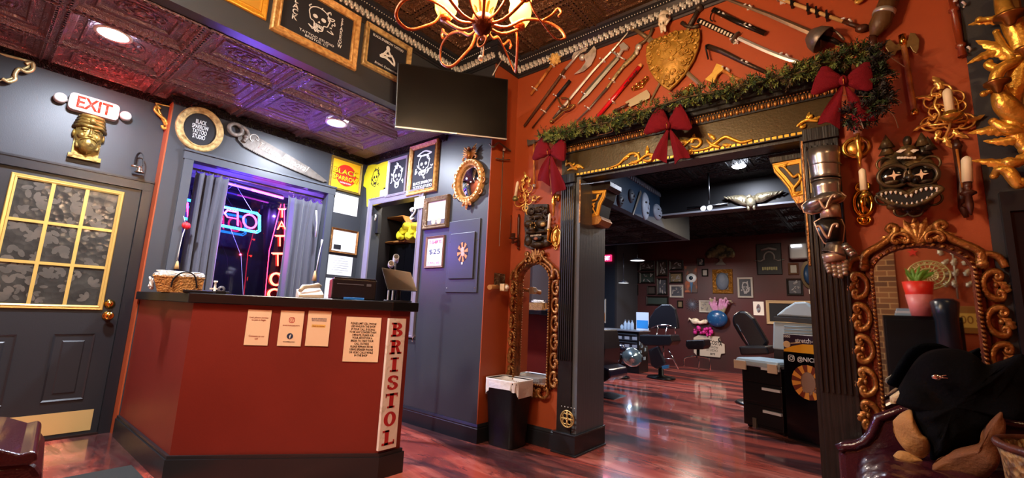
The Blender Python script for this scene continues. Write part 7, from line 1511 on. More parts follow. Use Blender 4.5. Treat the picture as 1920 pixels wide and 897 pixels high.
# soffit masks, eagle, track light
WSF = Wall('x', -2.37, pi/2)
for x, y, rx, ry, lab in ((1161, 376, 6, 13, 'dim oval mask at the left of the row on the blue duct'), (1182, 368, 6, 13, 'dim oval mask second from left on the blue duct'), (1209, 387, 8, 26, 'long pale carved mask in the row on the blue duct'), (1232, 398, 9, 15, 'round pale mask at the right of the row on the blue duct')):
    t, c = WSF.thing('wall_mask', lab, 'mask', x, y); a = abs(c(x+rx, y).x)*.8; b = abs(c(x, y+ry).z); m = MB(); m.ball((0, -.0, 0), (a, .05, b), 16, 12); m.ball((0, -.045, -b*.1), (a*.12, .025, b*.18), 8, 6); m.build('mask_face', mat('grey_blue_mask' if rx > 7 else 'shaded_blue_mask', '8a92a0' if rx > 7 else '3e4652', .5, 0, ('noise', 20, .5)), t)  # two left masks are darker: the shadow over them is put into the colour
    m = MB()
    for s in (-1, 1): m.ball((s*a*.4, -.044, b*.2), (a*.2, .01, b*.08), 8, 5)
    m.ball((0, -.042, -b*.5), (a*.3, .01, b*.08), 8, 5); m.build('eye_slit', MATS['mask_black'], t)
t, c = WSF.thing('wall_sword', 'dark short sword hanging among the masks on the blue duct', 'sword', 1195, 380); m = MB(); strip(m, [c(1202, 360, .02), c(1187, 404, .02)], [.03, .01], .02); m.build('blade', DSTEEL, t)
WBE = Wall('y', 6.38, 0)
t, c = WBE.thing('eagle_plaque', 'silver gilt eagle with spread wings mounted on the black ceiling beam', 'eagle', 1410, 378)
EA = mat('silver_gilt_eagle', '9c9278', .35, .6, ('noise', 30, .6), ('7a6c50', 14, .42, .7))
for S in ([(1404, 381), (1400, 368), (1392, 365), (1376, 366), (1358, 370), (1366, 374), (1376, 379), (1390, 384), (1400, 386)], [(1410, 380), (1412, 368), (1420, 362), (1440, 359), (1469, 358), (1460, 364), (1444, 371), (1430, 378), (1420, 380)]):
    P = [Vector(xz(c(x, y, .03))) for x, y in S]; C = sum(P, Vector((0, 0)))/len(P); m = MB(); n = len(P); vs = []
    for s, d in ((1, .0), (1, .02), (.7, .05), (.1, .06)):
        for p in P: q = C+(p-C)*s; vs.append((q.x, -d, q.y))
    m.add(vs, [(k*n+i, k*n+(i+1) % n, k*n+n+(i+1) % n, k*n+n+i) for k in range(3) for i in range(n)]+[tuple(3*n+i for i in range(n))], True)
    for k in range(7): a = P[1].lerp(P[4], k/6); b = P[0].lerp(P[5], (k+1)/7); m.tube([(a.x, -.05, a.y), (b.x, -.045, b.y)], .012, 5)
    m.build('wing', EA, t)
m = MB(); p = c(1408, 378, .05); m.ball((p.x, -.06, p.z-.01), (.06, .05, .075), 12, 9); m.ball((p.x-.01, -.08, p.z+.06), (.028, .028, .03)); m.cyl((p.x-.02, -.1, p.z+.06), (p.x-.05, -.1, p.z+.04), .012, .002, 6)
for s in (-1, 1): m.tube([(p.x+s*.03, -.06, p.z-.06), (p.x+s*.035, -.06, p.z-.12)], [.02, .012], 6)
m.build('eagle_body', EA, t)
WTL = Wall('y', 6.0, 0)
p = ony(1330, 387, 5.9); t = thing('track_light', 'short black ceiling track light with two bright spots near the beam', 'light', p); m = MB(); m.cyl((-.28, 0, 0), (.22, 0, .0), .02); m.cyl((0, 0, 0), (0, 0, 3.0-p.z), .012); m.build('bar', BLKPL, t)
for s in (-.06, .02): m = MB(); m.cyl((s, -.03, -.02), (s, -.07, -.04), .025, .03); m.build('spot_head', mat('lit_spot', 'e8ecf4', .4, emit=2.), t)
# workstation and chairs at the far left
def lbox(t, name, x0, x1, y0, y1, z0, z1, m, bev=.004): return MB().b(x0, x1, y0, y1, z0, z1).build(name, m, t, bev=bev)
x0 = ony(1122, 650, 8.5).x; x1 = ony(1197, 650, 8.5).x; D_ = onx(1215, 650, x1).y-8.5
t = thing('tool_workstation', 'long black drawer workstation with chrome trims in the back room', 'workstation', (x0, 8.5, 0)); W_ = x1-x0
lbox(t, 'carcass', 0, W_, .02, D_, 0, .80, BLKPL); lbox(t, 'worktop', -.04, W_+.04, -.02, D_+.03, .80, .83, mat('pale_steel_top', '9aa0a8', .3, .6))
for k in range(4):
    z = .62-.155*k; d = MB().b(.03, W_-.03, -.0, .02, z, z+.135).build('drawer', mat('charcoal_drawer', '2a2c32', .3), t); MB().b(.06, W_-.06, -.015, 0, z+.105, z+.12).build('drawer_pull', CHROME, d)
    m = MB()
    for j in range(5): m.b(.1+j*W_/5.4, .1+j*W_/5.4+.1, -.004, 0, z+.02, z+.08)
    m.build('drawer_label', mat('pale_label', '8c9098', .5), d)
m = MB(); rr = random.Random(6)
for k in range(14): a, b = rr.uniform(.05, D_-.12), rr.uniform(.2, .72); m.b(W_, W_+.004, a, a+rr.uniform(.06, .12), b, b+rr.uniform(.04, .08))
m.build('side_stickers', mat('pale_blue_stickers', '9ab4c4', .4, 0, None, ('3c5a78', 9, .5, .55)), t)
WST = Wall('y', 8.7, 0)
b0 = None
for i, (x, y0, y1) in enumerate(((1166, 605, 616), (1172.5, 598, 616), (1179, 597, 616), (1185.5, 598, 616))):
    p = ony(x, 616, 8.7); p.z = .83; h = .1 if i == 0 else .19
    if i == 0 or i == 1:
        o = MB().lathe([(0, 0), (.033, 0), (.035, .01), (.035, h*.65), (.014, h*.85), (.014, h*.97), (.018, h*.97), (.018, h), (0, h)], n=14).build('water_bottle', mat('clear_pale_plastic', 'b8c8d8', .1, 0, None, None, 0, 0, 1, .4), loc=p); b1 = o
        tag(o, 'short clear bottle at the left of the bottles on the workstation' if i == 0 else 'tall clear water bottle in the row on the workstation top', 'bottle', 'water bottles on the workstation')
    else: dup(b1, p)
p = ony(1205, 616, 8.7); p.z = .83; t = thing('display_card', 'white and blue display card standing on the workstation top', 'card', p); a = ony(1193, 600, 8.7).x-p.x; b = ony(1216, 600, 8.7).x-p.x
MB().b(a, b, 0, .012, 0, .36).build('card', mat('white_card_face', 'c4ccd8', .5), t); MB().b(a+.01, b-.01, -.003, 0, .04, .2).build('blue_picture', mat('blue_print', '2f86c8', .5), t)
# black tattoo chair (left foreground of the back room)
LB = mat('blue_black_vinyl', '181a2c', .25, coat=.3)
def cushion(t, name, q, y0, y1, m, W, bulge=.03):
    c = W.conv(Vector((t.location.x, t.location.y, t.location.z))); P = [xz(c(x, y)) for x, y in q]; return MB().prism(P, y0, y1).build(name, m, t, bev=.02)
Wt = Wall('y', 5.6, 0); p = ony(1128, 745, 5.6); t = thing('tattoo_chair', 'black and purple vinyl client chair half hidden behind the left jamb', 'chair', (p.x, 5.6, 0))
for nm, q, a, b, mm in (('backrest', [(1085, 615), (1128, 618), (1134, 655), (1128, 700), (1085, 705)], 0, .5, LEATHB), ('seat', [(1085, 690), (1130, 686), (1146, 694), (1148, 708), (1136, 716), (1085, 712)], -.05, .5, LB), ('foot_base', [(1085, 742), (1118, 742), (1150, 750), (1154, 757), (1150, 762), (1085, 762)], 0, .45, BLKPL), ('column', [(1085, 712), (1112, 712), (1112, 745), (1085, 745)], .1, .3, DSTEEL)): cushion(t, nm, q, a, b, mm, Wt)
Wt = Wall('y', 7.6, 0); p = ony(1160, 700, 7.6); t = thing('tattoo_chair', 'black vinyl client chair lying back with a round chrome base plate at its foot', 'chair', (p.x, 7.6, 0)); c = Wt.conv(Vector((p.x, 7.6, 0)))
m = MB(); m.tube([c(1128, 654), c(1150, 652), c(1166, 655), c(1172, 660)], [.09, .09, .085, .06], 12); m.build('bolster', LB, t); m = MB(); m.tube([c(1130, 664), c(1160, 668)], [.10, .08], 10); m.tube([c(1130, 640), c(1154, 640)], [.05, .05], 8); m.build('seat_frame', LEATHB, t)
O = c(1185, 670); N_ = Vector((.55, -.75, .35)).normalized(); m = MB(); m.lathe([(0, .03), (.05, .03), (.06, .015), (.15, .01), (.175, 0), (.15, -.012), (0, -.012)], O, N_, 28); m.build('round_base', mat('iridescent_chrome', 'b8d4dc', .15, .9, None, ('dfeef0', 4, .4, .6)), t)
m = MB(); m.tube([O, c(1166, 672), c(1158, 690)], .03, 8); m.tube([c(1150, 690), Vector((c(1155, 690).x, .1, .02))], .05, 8); m.lathe([(0, 0), (.16, 0), (.14, .03), (0, .05)], (c(1160, 690).x, .1, 0), n=20); m.build('pedestal', BLKPL, t)
# swivel chair
Wt = Wall('y', 8.4, 0); p = ony(1243, 690, 8.4); t = thing('swivel_chair', 'black high back swivel chair with chrome frame in front of the picture wall', 'chair', (p.x, 8.4, 0)); c = Wt.conv(Vector((p.x, 8.4, 0)))
def px_prism(name, q, y0, y1, m, bev=.02): return MB().prism([xz(c(x, y)) for x, y in q], y0, y1).build(name, m, t, bev=bev)
px_prism('backrest', [(1214, 616), (1218, 596), (1228, 580), (1240, 571), (1256, 571), (1266, 580), (1270, 600), (1272, 617)], .0, .1, LEATHB); px_prism('seat', [(1212, 628), (1270, 628), (1274, 640), (1268, 648), (1222, 648), (1212, 640)], -.35, .1, LEATHB); px_prism('leg_rest', [(1230, 655), (1248, 648), (1262, 680), (1246, 690), (1236, 684)], -.4, -.3, LEATHB)
m = MB(); m.tube([c(1221, 616, .3), c(1234, 610, .3), c(1252, 610, .3), c(1266, 616, .3), c(1266, 626, .3)], .012, 7); m.tube([c(1234, 610, .3), c(1230, 634, .3), c(1246, 634, .3), c(1252, 610, .3)], .010, 6); m.tube([c(1224, 640, .3), c(1242, 645, .3), c(1258, 641, .3)], .016, 7); m.tube([c(1244, 645, .3), c(1244, 674, .3)], .014, 7); m.tube([c(1244, 673, .3), c(1262, 673, .3)], .01, 6); m.tube([c(1253, 655, .3), c(1272, 693, .3)], .012, 6); m.build('chrome_frame', CHROME, t)
m = MB(); m.lathe([(0, 0), (.26, 0), (.24, .03), (.05, .06), (.04, .35), (0, .35)], (0, -.1, 0), n=24); m.build('pedestal', BLKPL, t); px_prism('blue_light_patch', [(1256, 684), (1268, 682), (1268, 688), (1258, 690)], -.42, -.36, mat('painted_blue_light', '4a9ad0', .2, .5), .003)  # blue light on the chair base is painted in as a blue plate
# stool
Wt = Wall('y', 9.2, 0); p = ony(1310, 694, 9.2); t = thing('rolling_stool', 'low black stool with bent chrome legs in front of the lettered board', 'stool', (p.x, 9.2, 0)); c = Wt.conv(Vector((p.x, 9.2, 0)))
px_prism('seat', [(1292, 638), (1326, 637), (1328, 648), (1324, 655), (1296, 655), (1291, 648)], -.2, .2, LEATHB); m = MB(); m.tube([c(1309, 655), c(1309, 672)], .03, 8); m.build('column', BLKPL, t)
for S in ([(1305, 668), (1290, 670), (1283, 674), (1283, 688)], [(1308, 668), (1322, 671), (1331, 676), (1331, 695)], [(1308, 668), (1311, 676), (1311, 695), (1331, 695)]): m = MB(); m.tube(spline([c(x, y, .1) for x, y in S], 4), .014, 7); m.build('leg', CHROME, t)
# recliner behind the tool chest
Wt = Wall('y', 7.1, 0); p = ony(1410, 700, 7.1); t = thing('recliner', 'black padded recliner back rising behind the tool chest', 'chair', (p.x, 7.1, 0)); c = Wt.conv(Vector((p.x, 7.1, 0)))
px_prism('backrest', [(1374, 603), (1375, 592), (1387, 583), (1399, 584), (1414, 597), (1441, 643), (1434, 652), (1402, 652), (1391, 637), (1376, 611)], -.05, .12, LEATHB, .03); px_prism('seat', [(1400, 648), (1450, 648), (1455, 662), (1404, 664)], -.5, .1, LEATHB); m = MB(); m.tube([c(1381, 608, .07), c(1405, 648, .07)], .008, 6); m.build('chrome_piping', CHROME, t)
m = MB(); m.lathe([(0, 0), (.3, 0), (.27, .03), (.06, .06), (.05, .5), (0, .5)], (.1, -.15, 0), n=24); m.build('pedestal', BLKPL, t)
# rolling tool chest and tall cabinet
rz = math.atan2(-.189, .412); WT = GWall((-1.131, 5.412, 0), rz)
t = thing('tool_chest', 'black rolling tool chest with chrome handles and a pale blue padded lid', 'tool chest', (-1.131, 5.412, 0), rz); c = WT.conv(Vector((-1.131, 5.412, 0))); w = c(1474, 820).x; zt = c(1389, 686).z
lbox(t, 'chest_body', -.0, w-.02, .0, .34, .03, zt, BLKPL, .01); lbox(t, 'lid_pad', -.04, w-.01, -.05, .36, zt+.01, zt+.09, mat('pale_blue_vinyl', 'a4bac4', .35), .03); 
for a, b in ((-.05, .09), (w-.12, w-.02)): lbox(t, 'paper_flap', a, b, -.06, -.04, zt-.03, zt+.06, mat('crumpled_cream_film', 'c8b49c', .5), .004)
for z in (.30, .08, .5): d = lbox(t, 'drawer', .03, w-.01, -.012, 0, z-.02, z+.17, BLKPL); MB().b(w*.55, w*.97, -.04, -.012, z+.115, z+.14).build('drawer_pull', mat('pale_chrome_pull', 'd8dade', .3, .2), d)
m = MB(); 
for a in (.04, w-.04): m.lathe([(0, -.012), (.03, -.012), (.03, .012), (0, .012)], (a, .05, .03), (1, 0, 0), 14)
m.build('caster', RUBBER, t)
lbox(t, 'side_bracket', .12, .16, -.03, 0, .02, .12, DSTEEL)
rz2 = math.atan2(5.043-5.223, -.372+.719); o = Vector((-.715, 5.21, 0)); W2 = GWall(o, rz2); t = thing('storage_cabinet', 'tall glossy black cabinet with white icon lettering and a sunburst sticker', 'cabinet', o, rz2); c = W2.conv(o)
w = .43; zt = c(1470, 659).z; lbox(t, 'cabinet_body', 0, w, .012, .4, 0, zt, BLKPL, .004); lbox(t, 'door', .01, w-.01, 0, .012, .02, zt-.01, mat('gloss_black', '08080c', .12), .002)
p = c(1484, 672); s = .03; m = MB(); m.sweep(rrect(s*1.7, s*1.7, s*.4), [(0, .001), (0, .004), (.006, .004), (.006, .001)]); m.sweep(oval(s*.8, s*.8, 16), [(0, .001), (0, .004), (.006, .004), (.006, .001)]); m.ball((s*.6, -.003, s*.6), .004, 6, 4); m.build('camera_icon', WHITEINK, t, loc=(p.x, 0, p.z))
a, b = c(1495, 675), c(1546, 679); text('@NICKSA', b.x-a.x, .055, WHITEINK, t, ((a.x+b.x)/2, -.001, (a.z+b.z)/2), bold=.02, shear=.1)
p = c(1516, 718); R1 = abs(c(1549, 718).x-p.x)
st = None
for k, cm in ((0, mat('amber_print', 'd8923a', .5)), (1, mat('rust_print', '6e2c18', .5))):
    m = MB()
    for q in range(10): a = (q*2+k)*pi/10; m.prism([(0, 0), (R1*cos(a), R1*sin(a)), (R1*cos(a+pi/10), R1*sin(a+pi/10))], -.004, -.0005)
    m.build('sunburst_rays', cm, t, loc=p)
m = MB(); skull(m, R1*1.2, R1*1.2, -.006, .005, 0, -R1*.1, 6); m.ball((0, -.004, 0), (R1*.45, .004, R1*.6), 12, 8); m.build('skull_art', mat('brown_grey_print', '8a6a58', .6), t, loc=p)
a, b, d = c(1468, 626), c(1543, 629), c(1469, 658); t2 = thing('film_box', 'cardboard box lettered stretch-tite in purple and yellow on top of the black cabinet', 'box', o+W2.x*((a.x+b.x)/2)+Vector((0, 0, zt)), rz2); hw = (b.x-a.x)/2; hh = a.z-d.z
lbox(t2, 'carton', -hw, hw, .0, .12, 0, hh, mat('dark_purple_carton', '2c1a30', .5), .003); MB().prism([(-hw, 0), (hw, 0), (hw, hh*.52), (0, hh*.5), (-hw*.5, hh*.36), (-hw, hh*.12)], -.002, 0).build('yellow_field', mat('yellow_carton_print', 'e0a01c', .5), t2)
text('stretch-tite', hw*1.25, hh*.26, WHITEINK, t2, (hw*.26, -.002, hh*.7), bold=.02); text('3000', hw*.36, hh*.13, WHITEINK, t2, (-hw*.8, -.002, hh*.88)); m = MB(); m.ball((-hw*.82, -.002, hh*.42), (hw*.2, .003, hh*.2)); m.tube([(-hw*.6, -.003, hh*.5), (-hw*.1, -.003, hh*.58)], .006, 6); m.build('spoon_picture', mat('cream_print', 'd8b88c', .5), t2)
# white chest behind
o = ony(1495, 650, 6.1); t = thing('white_chest', 'pale plastic chest with a domed lid and ribbed front behind the tool chest', 'chest', (o.x, 6.1, 0)); c = Wall('y', 6.1, 0).conv(Vector((o.x, 6.1, 0)))
PW = mat('pale_aqua_plastic', 'b4c4c8', .35); MB().prism([xz(c(x, y)) for x, y in [(1450, 604), (1539, 610), (1541, 665), (1449, 655)]], 0, .35).build('chest_body', PW, t, bev=.015); px_prism('domed_lid', [(1455, 592), (1472, 578), (1490, 567), (1511, 566), (1524, 578), (1536, 597)], 0, .35, PW); px_prism('dark_gap', [(1451, 594), (1538, 599), (1539, 610), (1451, 602)], -.01, .36, mat('dark_gap_tone', '2a2e30', .5), .004)  # dark strip stands in for the gap between lid and body
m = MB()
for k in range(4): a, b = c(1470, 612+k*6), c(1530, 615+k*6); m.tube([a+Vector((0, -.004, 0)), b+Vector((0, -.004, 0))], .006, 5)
m.build('rib', mat('blue_grey_rib', '8aa0a8', .4), t)  # ribs in a darker tone than the chest body
lbox(t, 'cart', c(1450, 655).x, c(1541, 665).x, .02, .33, 0, c(1450, 655).z-.005, BLKPL)
# ------------------------------------------------------------------ foreground seats, coats, reflected things
def sofa():
    t = thing('leather_sofa', 'burgundy tufted leather sofa in the lower right corner below the big mirror', 'sofa', (0, 2.62, 0))
    m = MB(); W0, W1 = -.10, 1.5
    def top(u, v):
        x = lerp(W0, W1, u); y = lerp(-.40, .33, v); e = min(1, min(u*16, (1-u)*16))*min(1, min(v*6, (1-v)*6)); e = max(0, e)**.5
        gx, gy = (x/.16), (y/.16); f = abs(sin(pi*(gx+gy)/1.)*sin(pi*(gx-gy)/1.))**.35
        return (x, y, .44+.10*e-.022*(1-f))
    m.grid(top, 90, 42); m.b(W0, W1, -.40, .33, .2, .45); m.build('seat_cushion', LEATHR, t)
    MB().b(W0+.02, W1, -.37, .36, .09, .21).build('base_rail', LEATHR, t, bev=.02)
    c = Wall('y', 2.98, 0).conv(Vector((0, 2.62, 0))); P = [xz(c(x, y)) for x, y in [(1573, 852), (1573, 838), (1584, 833), (1602, 832), (1620, 825), (1633, 812), (1641, 795), (1646, 781), (1662, 776), (1690, 765)]]; P += [(1.5, P[-1][1]), (1.5, .3), (P[0][0], .3)]
    MB().prism(P, .30, .5).build('backrest', LEATHR, t, bev=.03); m = MB(); m.tube([Vector((p[0], .30, p[1])) for p in P[1:11]], .022, 8); m.build('rolled_edge', LEATHR, t)
    for x in (W0+.08, W1-.1):
        for y in (-.32, .28): m = MB(); m.lathe([(.0, 0), (.018, 0), (.03, .05), (.022, .09), (0, .09)], (x, y, 0), n=12); m.build('leg', WOODD, t)
    m = MB()
    for i in range(9):
        for j in range(4): x = W0+.1+i*.16+(j % 2)*.08; y = -.30+j*.16; m.ball((x, y, .516), (.010, .010, .006), 8, 5)
    m.build('tuft_button', LEATHR, t)
sofa()
def puff(name, label, cat, out, Y, dep, m, seed=0, rough=.02, back=.02):
    W = Wall('y', Y, 0); o = W.pt(*out[0]); t, c = W.thing(name, label, cat, *out[0]); P = [Vector(xz(c(x, y))) for x, y in out]; P = [Vector((p.x, p.z)) for p in spline([Vector((p.x, 0, p.y)) for p in P+[P[0]]], 4)][:-1]
    C = sum(P, Vector((0, 0)))/len(P); n = len(P); vs = []; rr = random.Random(seed); ph = [rr.uniform(0, 6) for _ in range(6)]
    def bump(x, z): return rough*(sin(x*23+ph[0]+4*sin(z*9))+sin(z*19+ph[1]+3*sin(x*11))+.5*sin((x+z)*41+ph[2])-1.1*abs(sin(x*17-z*26+ph[3]+1.5*sin(z*13)))+.5)
    R = [(.2, -back), (.8, -back), (1, 0), (.97, dep*.3), (.88, dep*.6), (.7, dep*.85), (.5, dep*.97), (.25, dep), (.03, dep)]
    for s, d in R:
        for p in P: q = C+(p-C)*s; vs.append((q.x, -(d+(bump(q.x, q.y) if d > .01 else 0)), q.y))
    mb = MB(); L = len(R); mb.add(vs, [(k*n+i, k*n+(i+1) % n, k*n+n+(i+1) % n, k*n+n+i) for k in range(L-1) for i in range(n)]+[tuple(range(n))[::-1], tuple((L-1)*n+i for i in range(n))], True); mb.build('fabric', m, t); return t, c
BC = mat('black_coat_cloth', '040406', .95, 0, ('noise', 60, .4), spec=.15); TC = mat('tan_suede', 'b5854c', .8, 0, ('noise', 80, .4), ('9a6c3a', 5, .4, .7)); T2 = mat('brown_suede', '7a4a26', .8, 0, ('noise', 80, .4), ('5e3519', 5, .4, .7)); CB = mat('cream_fleece', 'cdb98c', .85, 0, ('noise', 120, .6))
puff('coat', 'tan suede coat sleeve with a rounded edge spilling from under the black coat', 'coat', [(1674, 790), (1688, 776), (1708, 768), (1714, 785), (1726, 810), (1741, 824), (1744, 848), (1726, 861), (1704, 850), (1688, 834), (1676, 812)], 2.72, .05, TC, 1, .010)
puff('coat_lining', 'cream fleece collar peeking out at the upper left of the black coat', 'coat', [(1668, 744), (1680, 736), (1694, 728), (1700, 742), (1694, 752), (1680, 757), (1670, 756)], 2.76, .03, CB, 2, .006)
puff('jacket', 'brown suede jacket lying folded on the sofa under the black coat', 'jacket', [(1744, 880), (1756, 864), (1778, 852), (1792, 843), (1820, 836), (1841, 829), (1846, 806), (1860, 786), (1880, 772), (1886, 800), (1876, 840), (1866, 870), (1846, 900), (1800, 905), (1766, 893)], 2.66, .06, T2, 3, .018)
puff('scarf', 'light tan scarf end lying on the burgundy seat beside the coats', 'scarf', [(1672, 858), (1684, 846), (1702, 848), (1720, 858), (1730, 866), (1700, 868)], 2.72, .03, TC, 4, .005)
t, c = puff('coat', 'big black coat heaped over the sofa in front of the large mirror', 'coat', [(1700, 700), (1722, 670), (1750, 656), (1790, 654), (1825, 664), (1850, 684), (1880, 676), (1925, 670), (1930, 780), (1890, 775), (1862, 790), (1846, 815), (1820, 832), (1790, 842), (1764, 860), (1745, 862), (1742, 835), (1728, 812), (1712, 790), (1706, 768), (1690, 762), (1672, 752), (1680, 735)], 2.80, .16, BC, 5, .018)
m = MB(); p = c(1756, 708, .2); m.ball(p, (.016, .006, .012)); m.tube([p, p+Vector((.03, 0, .012))], [.006, .003], 5); m.tube([p, p+Vector((.034, 0, -.0))], [.006, .003], 5); m.build('metal_zip_pull', CHROME, t)
W3 = Wall('y', 1.95, 0); t, c = W3.thing('wicker_basket', 'woven wicker basket cut off by the lower right corner', 'basket', 1905, 870)
m = MB(); z1 = c(1890, 838).z; z0 = -t.location.z+.006; m.lathe([(.12, z0), (.15, z0*.5), (.17, 0), (.18, z1), (.165, z1), (.15, 0), (.1, z0+.02)], (.15, .05, 0), n=28); m.build('woven_body', mat('dark_light_wicker', '8a6a3c', .6, 0, ('cells', 60, 1.), ('4a3018', 40, .4, .6)), t); m = MB(); m.tube([(.15+.175*cos(k*pi/14), .05+.175*sin(k*pi/14), z1) for k in range(28)], .012, 7, closed=True); m.build('rim', WOODD, t)
# armchair at lower left
o = Vector((-2.28, .22, 0)); rz = math.atan2(o.y, o.x)-pi/2+2*pi; W4 = GWall(o, rz); t = thing('leather_armchair', 'burgundy leather armchair arm in the lower left corner', 'armchair', o, rz); c = W4.conv(o)
MB().prism([xz(c(x, y)) for x, y in [(-60, 836), (-10, 838), (14, 844), (38, 850), (62, 844), (70, 848), (71, 862), (60, 870), (0, 874), (-60, 874)]], -.02, .5).build('arm_roll', LEATHR, t, bev=.02); xb = c(84, 930).x
MB().prism([xz(c(x, y)) for x, y in [(-60, 873), (0, 872), (52, 868), (68, 876), (78, 890)]]+[(xb, .3), (xb, .08), (xb-.3, .08)], .0, .55).build('arm_body', LEATHR, t, bev=.02); MB().b(xb-.9, xb-.26, .02, .6, .1, .4).build('seat', LEATHR, t, bev=.03); MB().b(xb-.95, xb-.1, .55, .7, .1, .52).build('backrest', LEATHR, t, bev=.03)
m = MB(); 
for x in (xb-.85, xb-.08): m.cyl((x, .08, 0), (x, .08, .1), .025); m.cyl((x, .6, 0), (x, .6, .1), .025)
m.build('feet', WOODD, t)
# things behind the camera, seen in the big mirror
def refl(px, py, D=1.2): p = ony(px, py, 2*YM+D); return Vector((p.x, -D, p.z))
zt = refl(1700, 593).z; a, b = refl(1655, 600).x, refl(1800, 600).x
t = thing('black_cabinet', 'black cabinet reflected in the large mirror with books on top', 'cabinet', ((a+b)/2, -1.25, 0), pi); lbox(t, 'cabinet_body', -(b-a)/2, (b-a)/2, -.27, .2, 0, zt, BLKPL); lbox(t, 'door', -(b-a)/2+.02, (b-a)/2-.02, -.285, -.27, .05, zt-.05, BLKPL)
p = refl(1703, 592); 
for k in range(3): o = MB().b(-.13, .13, -.09, .09, 0, .03).build('book', mat('pale_blue_book', '8aa4b4', .5) if k != 1 else mat('white_book', 'c8ccd0', .5), loc=(p.x+.01*k, p.y, zt+.031*k), bev=.002); tag(o, ['bottom book of the reflected stack on the black cabinet', 'middle white book of the reflected stack on the black cabinet', 'top pale blue book of the reflected stack on the black cabinet'][k], 'book', 'books on the reflected cabinet')
p = refl(1742, 515); t = thing('filigree_fan', 'round pale gold openwork ornament reflected in the large mirror', 'ornament', (p.x, -1.3, p.z), pi); m = MB(); R1 = abs(refl(1785, 515).x-p.x)
for r in (.98, .72, .45, .2): m.tube([(R1*r*cos(k*pi/14), 0, R1*r*.9*sin(k*pi/14)) for k in range(28)], .009, 6, closed=True)
for k in range(18):
    a = k*pi/9; m.tube([(R1*.2*cos(a), 0, R1*.18*sin(a)), (R1*.98*cos(a), 0, R1*.88*sin(a))], .006, 5); m.tube([(R1*(.85+.1*cos(j*pi/4))*cos(a+.17)+.02*sin(j*pi/4)*sin(a), 0, R1*.9*(.85+.1*cos(j*pi/4))*sin(a+.17)) for j in range(8)], .006, 5, closed=True)
m.cyl((0, 0, -R1*.9), (0, 0, zt-p.z), .02); m.build('openwork_disc', mat('pale_green_gold', 'c2b878', .4, .4), t)
p = refl(1722, 560, 1.1); t = thing('red_gift_bag', 'red and pink cone shaped wrapped pot reflected in the large mirror', 'pot', (p.x, -1.0, zt), pi); m = MB(); m.lathe([(0, 0), (.09, 0), (.13, .26), (0, .26)], n=18); m.build('pink_wrap', mat('pink_wrap', 'd07a7a', .4), t); m = MB(); m.lathe([(.125, .26), (.15, .42), (.12, .42), (0, .36)], n=18); m.build('red_wrap', mat('red_wrap', 'd02a1c', .4), t)
m = MB(); rr = random.Random(1)
for k in range(16): a = rr.uniform(0, 6.28); leaf(m, 0, .42, rr.uniform(.12, .22), .05, rr.uniform(.6, 2.5), rr.uniform(-.03, .03), .2)
m.build('plant_leaves', mat('bright_green_leaf', '5a8a24', .5), t)
p = refl(1765, 590); t = thing('black_pillar', 'tall dark vase stand reflected right of the red pot', 'stand', (p.x, -.8, 0), pi); m = MB(); m.lathe([(0, 0), (.13, 0), (.10, 1.2), (.11, 1.25), (.13, 1.42), (.08, 1.46), (0, 1.46)], n=20); m.build('pillar', mat('blue_black_lacquer', '16202c', .25), t)
p = refl(1812, 600, 1.58); t = thing('price_frame', 'tan frame with a yellow card reflected at the right of the large mirror', 'frame', (p.x, -1.6, p.z), pi); lbox(t, 'frame_board', -.14, .14, -.015, 0, -.17, .17, mat('tan_frame', '9a6a2c', .5)); MB().b(-.1, .1, -.018, -.015, -.1, .08).build('yellow_card', mat('yellow_card', 'd8b04a', .6), t); text('00', .12, .1, mat('brown_card_ink', '8a5a1c', .5), t, (0, -.018, -.0))
p = refl(1711, 474, 1.58); t = thing('red_star', 'small red star ornament reflected at the top of the large mirror', 'ornament', (p.x, -1.6, p.z), pi); MB().prism([((.06 if k % 2 == 0 else .025)*cos(pi/2+k*pi/5), (.06 if k % 2 == 0 else .025)*sin(pi/2+k*pi/5)) for k in range(10)], -.015, 0).build('star', mat('red_star_paint', 'd03020', .5), t)
p = refl(1790, 510, 1.58); t = thing('leaf_sconce', 'pale leafy metal wall ornament reflected at upper right of the large mirror', 'ornament', (p.x, -1.6, p.z), pi); m = MB()
for i in range(3):
    for j in range(4): leaf(m, (i-1)*.1, .22-j*.14, .1, .07, pi/2+rr.uniform(-.6, .6), .02)
m.tube([(0, -.02, .3), (0, -.02, -.35)], .01, 6); m.build('leaves', mat('pale_pewter_leaf', 'b0a890', .4, .4), t)
# ------------------------------------------------------------------ pieces that sit on a part become its sub-parts
NEST = {'lettering': ('sheet', 'board', 'print', 'panel', 'cabinet_body', 'carton', 'yellow_card', 'housing', 'bag_body'), 'letter': ('board',), 'print_lines': ('sheet', 'print'), 'line_art': ('print',), 'skull_art': ('print',), 'skeleton_art': ('print',),
        'highlight': ('sheet',), 'artwork': ('print',), 'painted_skull': ('print',), 'painted_teeth': ('print',), 'shirt_print': ('shirt_body',), 'tuft_button': ('seat_cushion',), 'rolled_edge': ('backrest',), 'small_photo': ('print',), 'dark_band': ('print',), 'black_label': ('print',),
        'teeth': ('mask_face', 'carved_wood'), 'tongue': ('carved_wood',), 'star_pupil': ('mask_face',), 'screw': ('cover_plate',), 'studs': ('handle',), 'badge': ('bottom_trim',), 'screen': ('bezel',), 'iris': ('canvas',), 'eyeball': ('canvas',), 'dagger': ('canvas',), 'blue_picture': ('card',), 'moon_mark': ('board',), 'tape_roll': ('body',)}
BYP = {}
for o in list(bpy.data.objects):
    if o.parent: BYP.setdefault(o.parent, []).append(o)
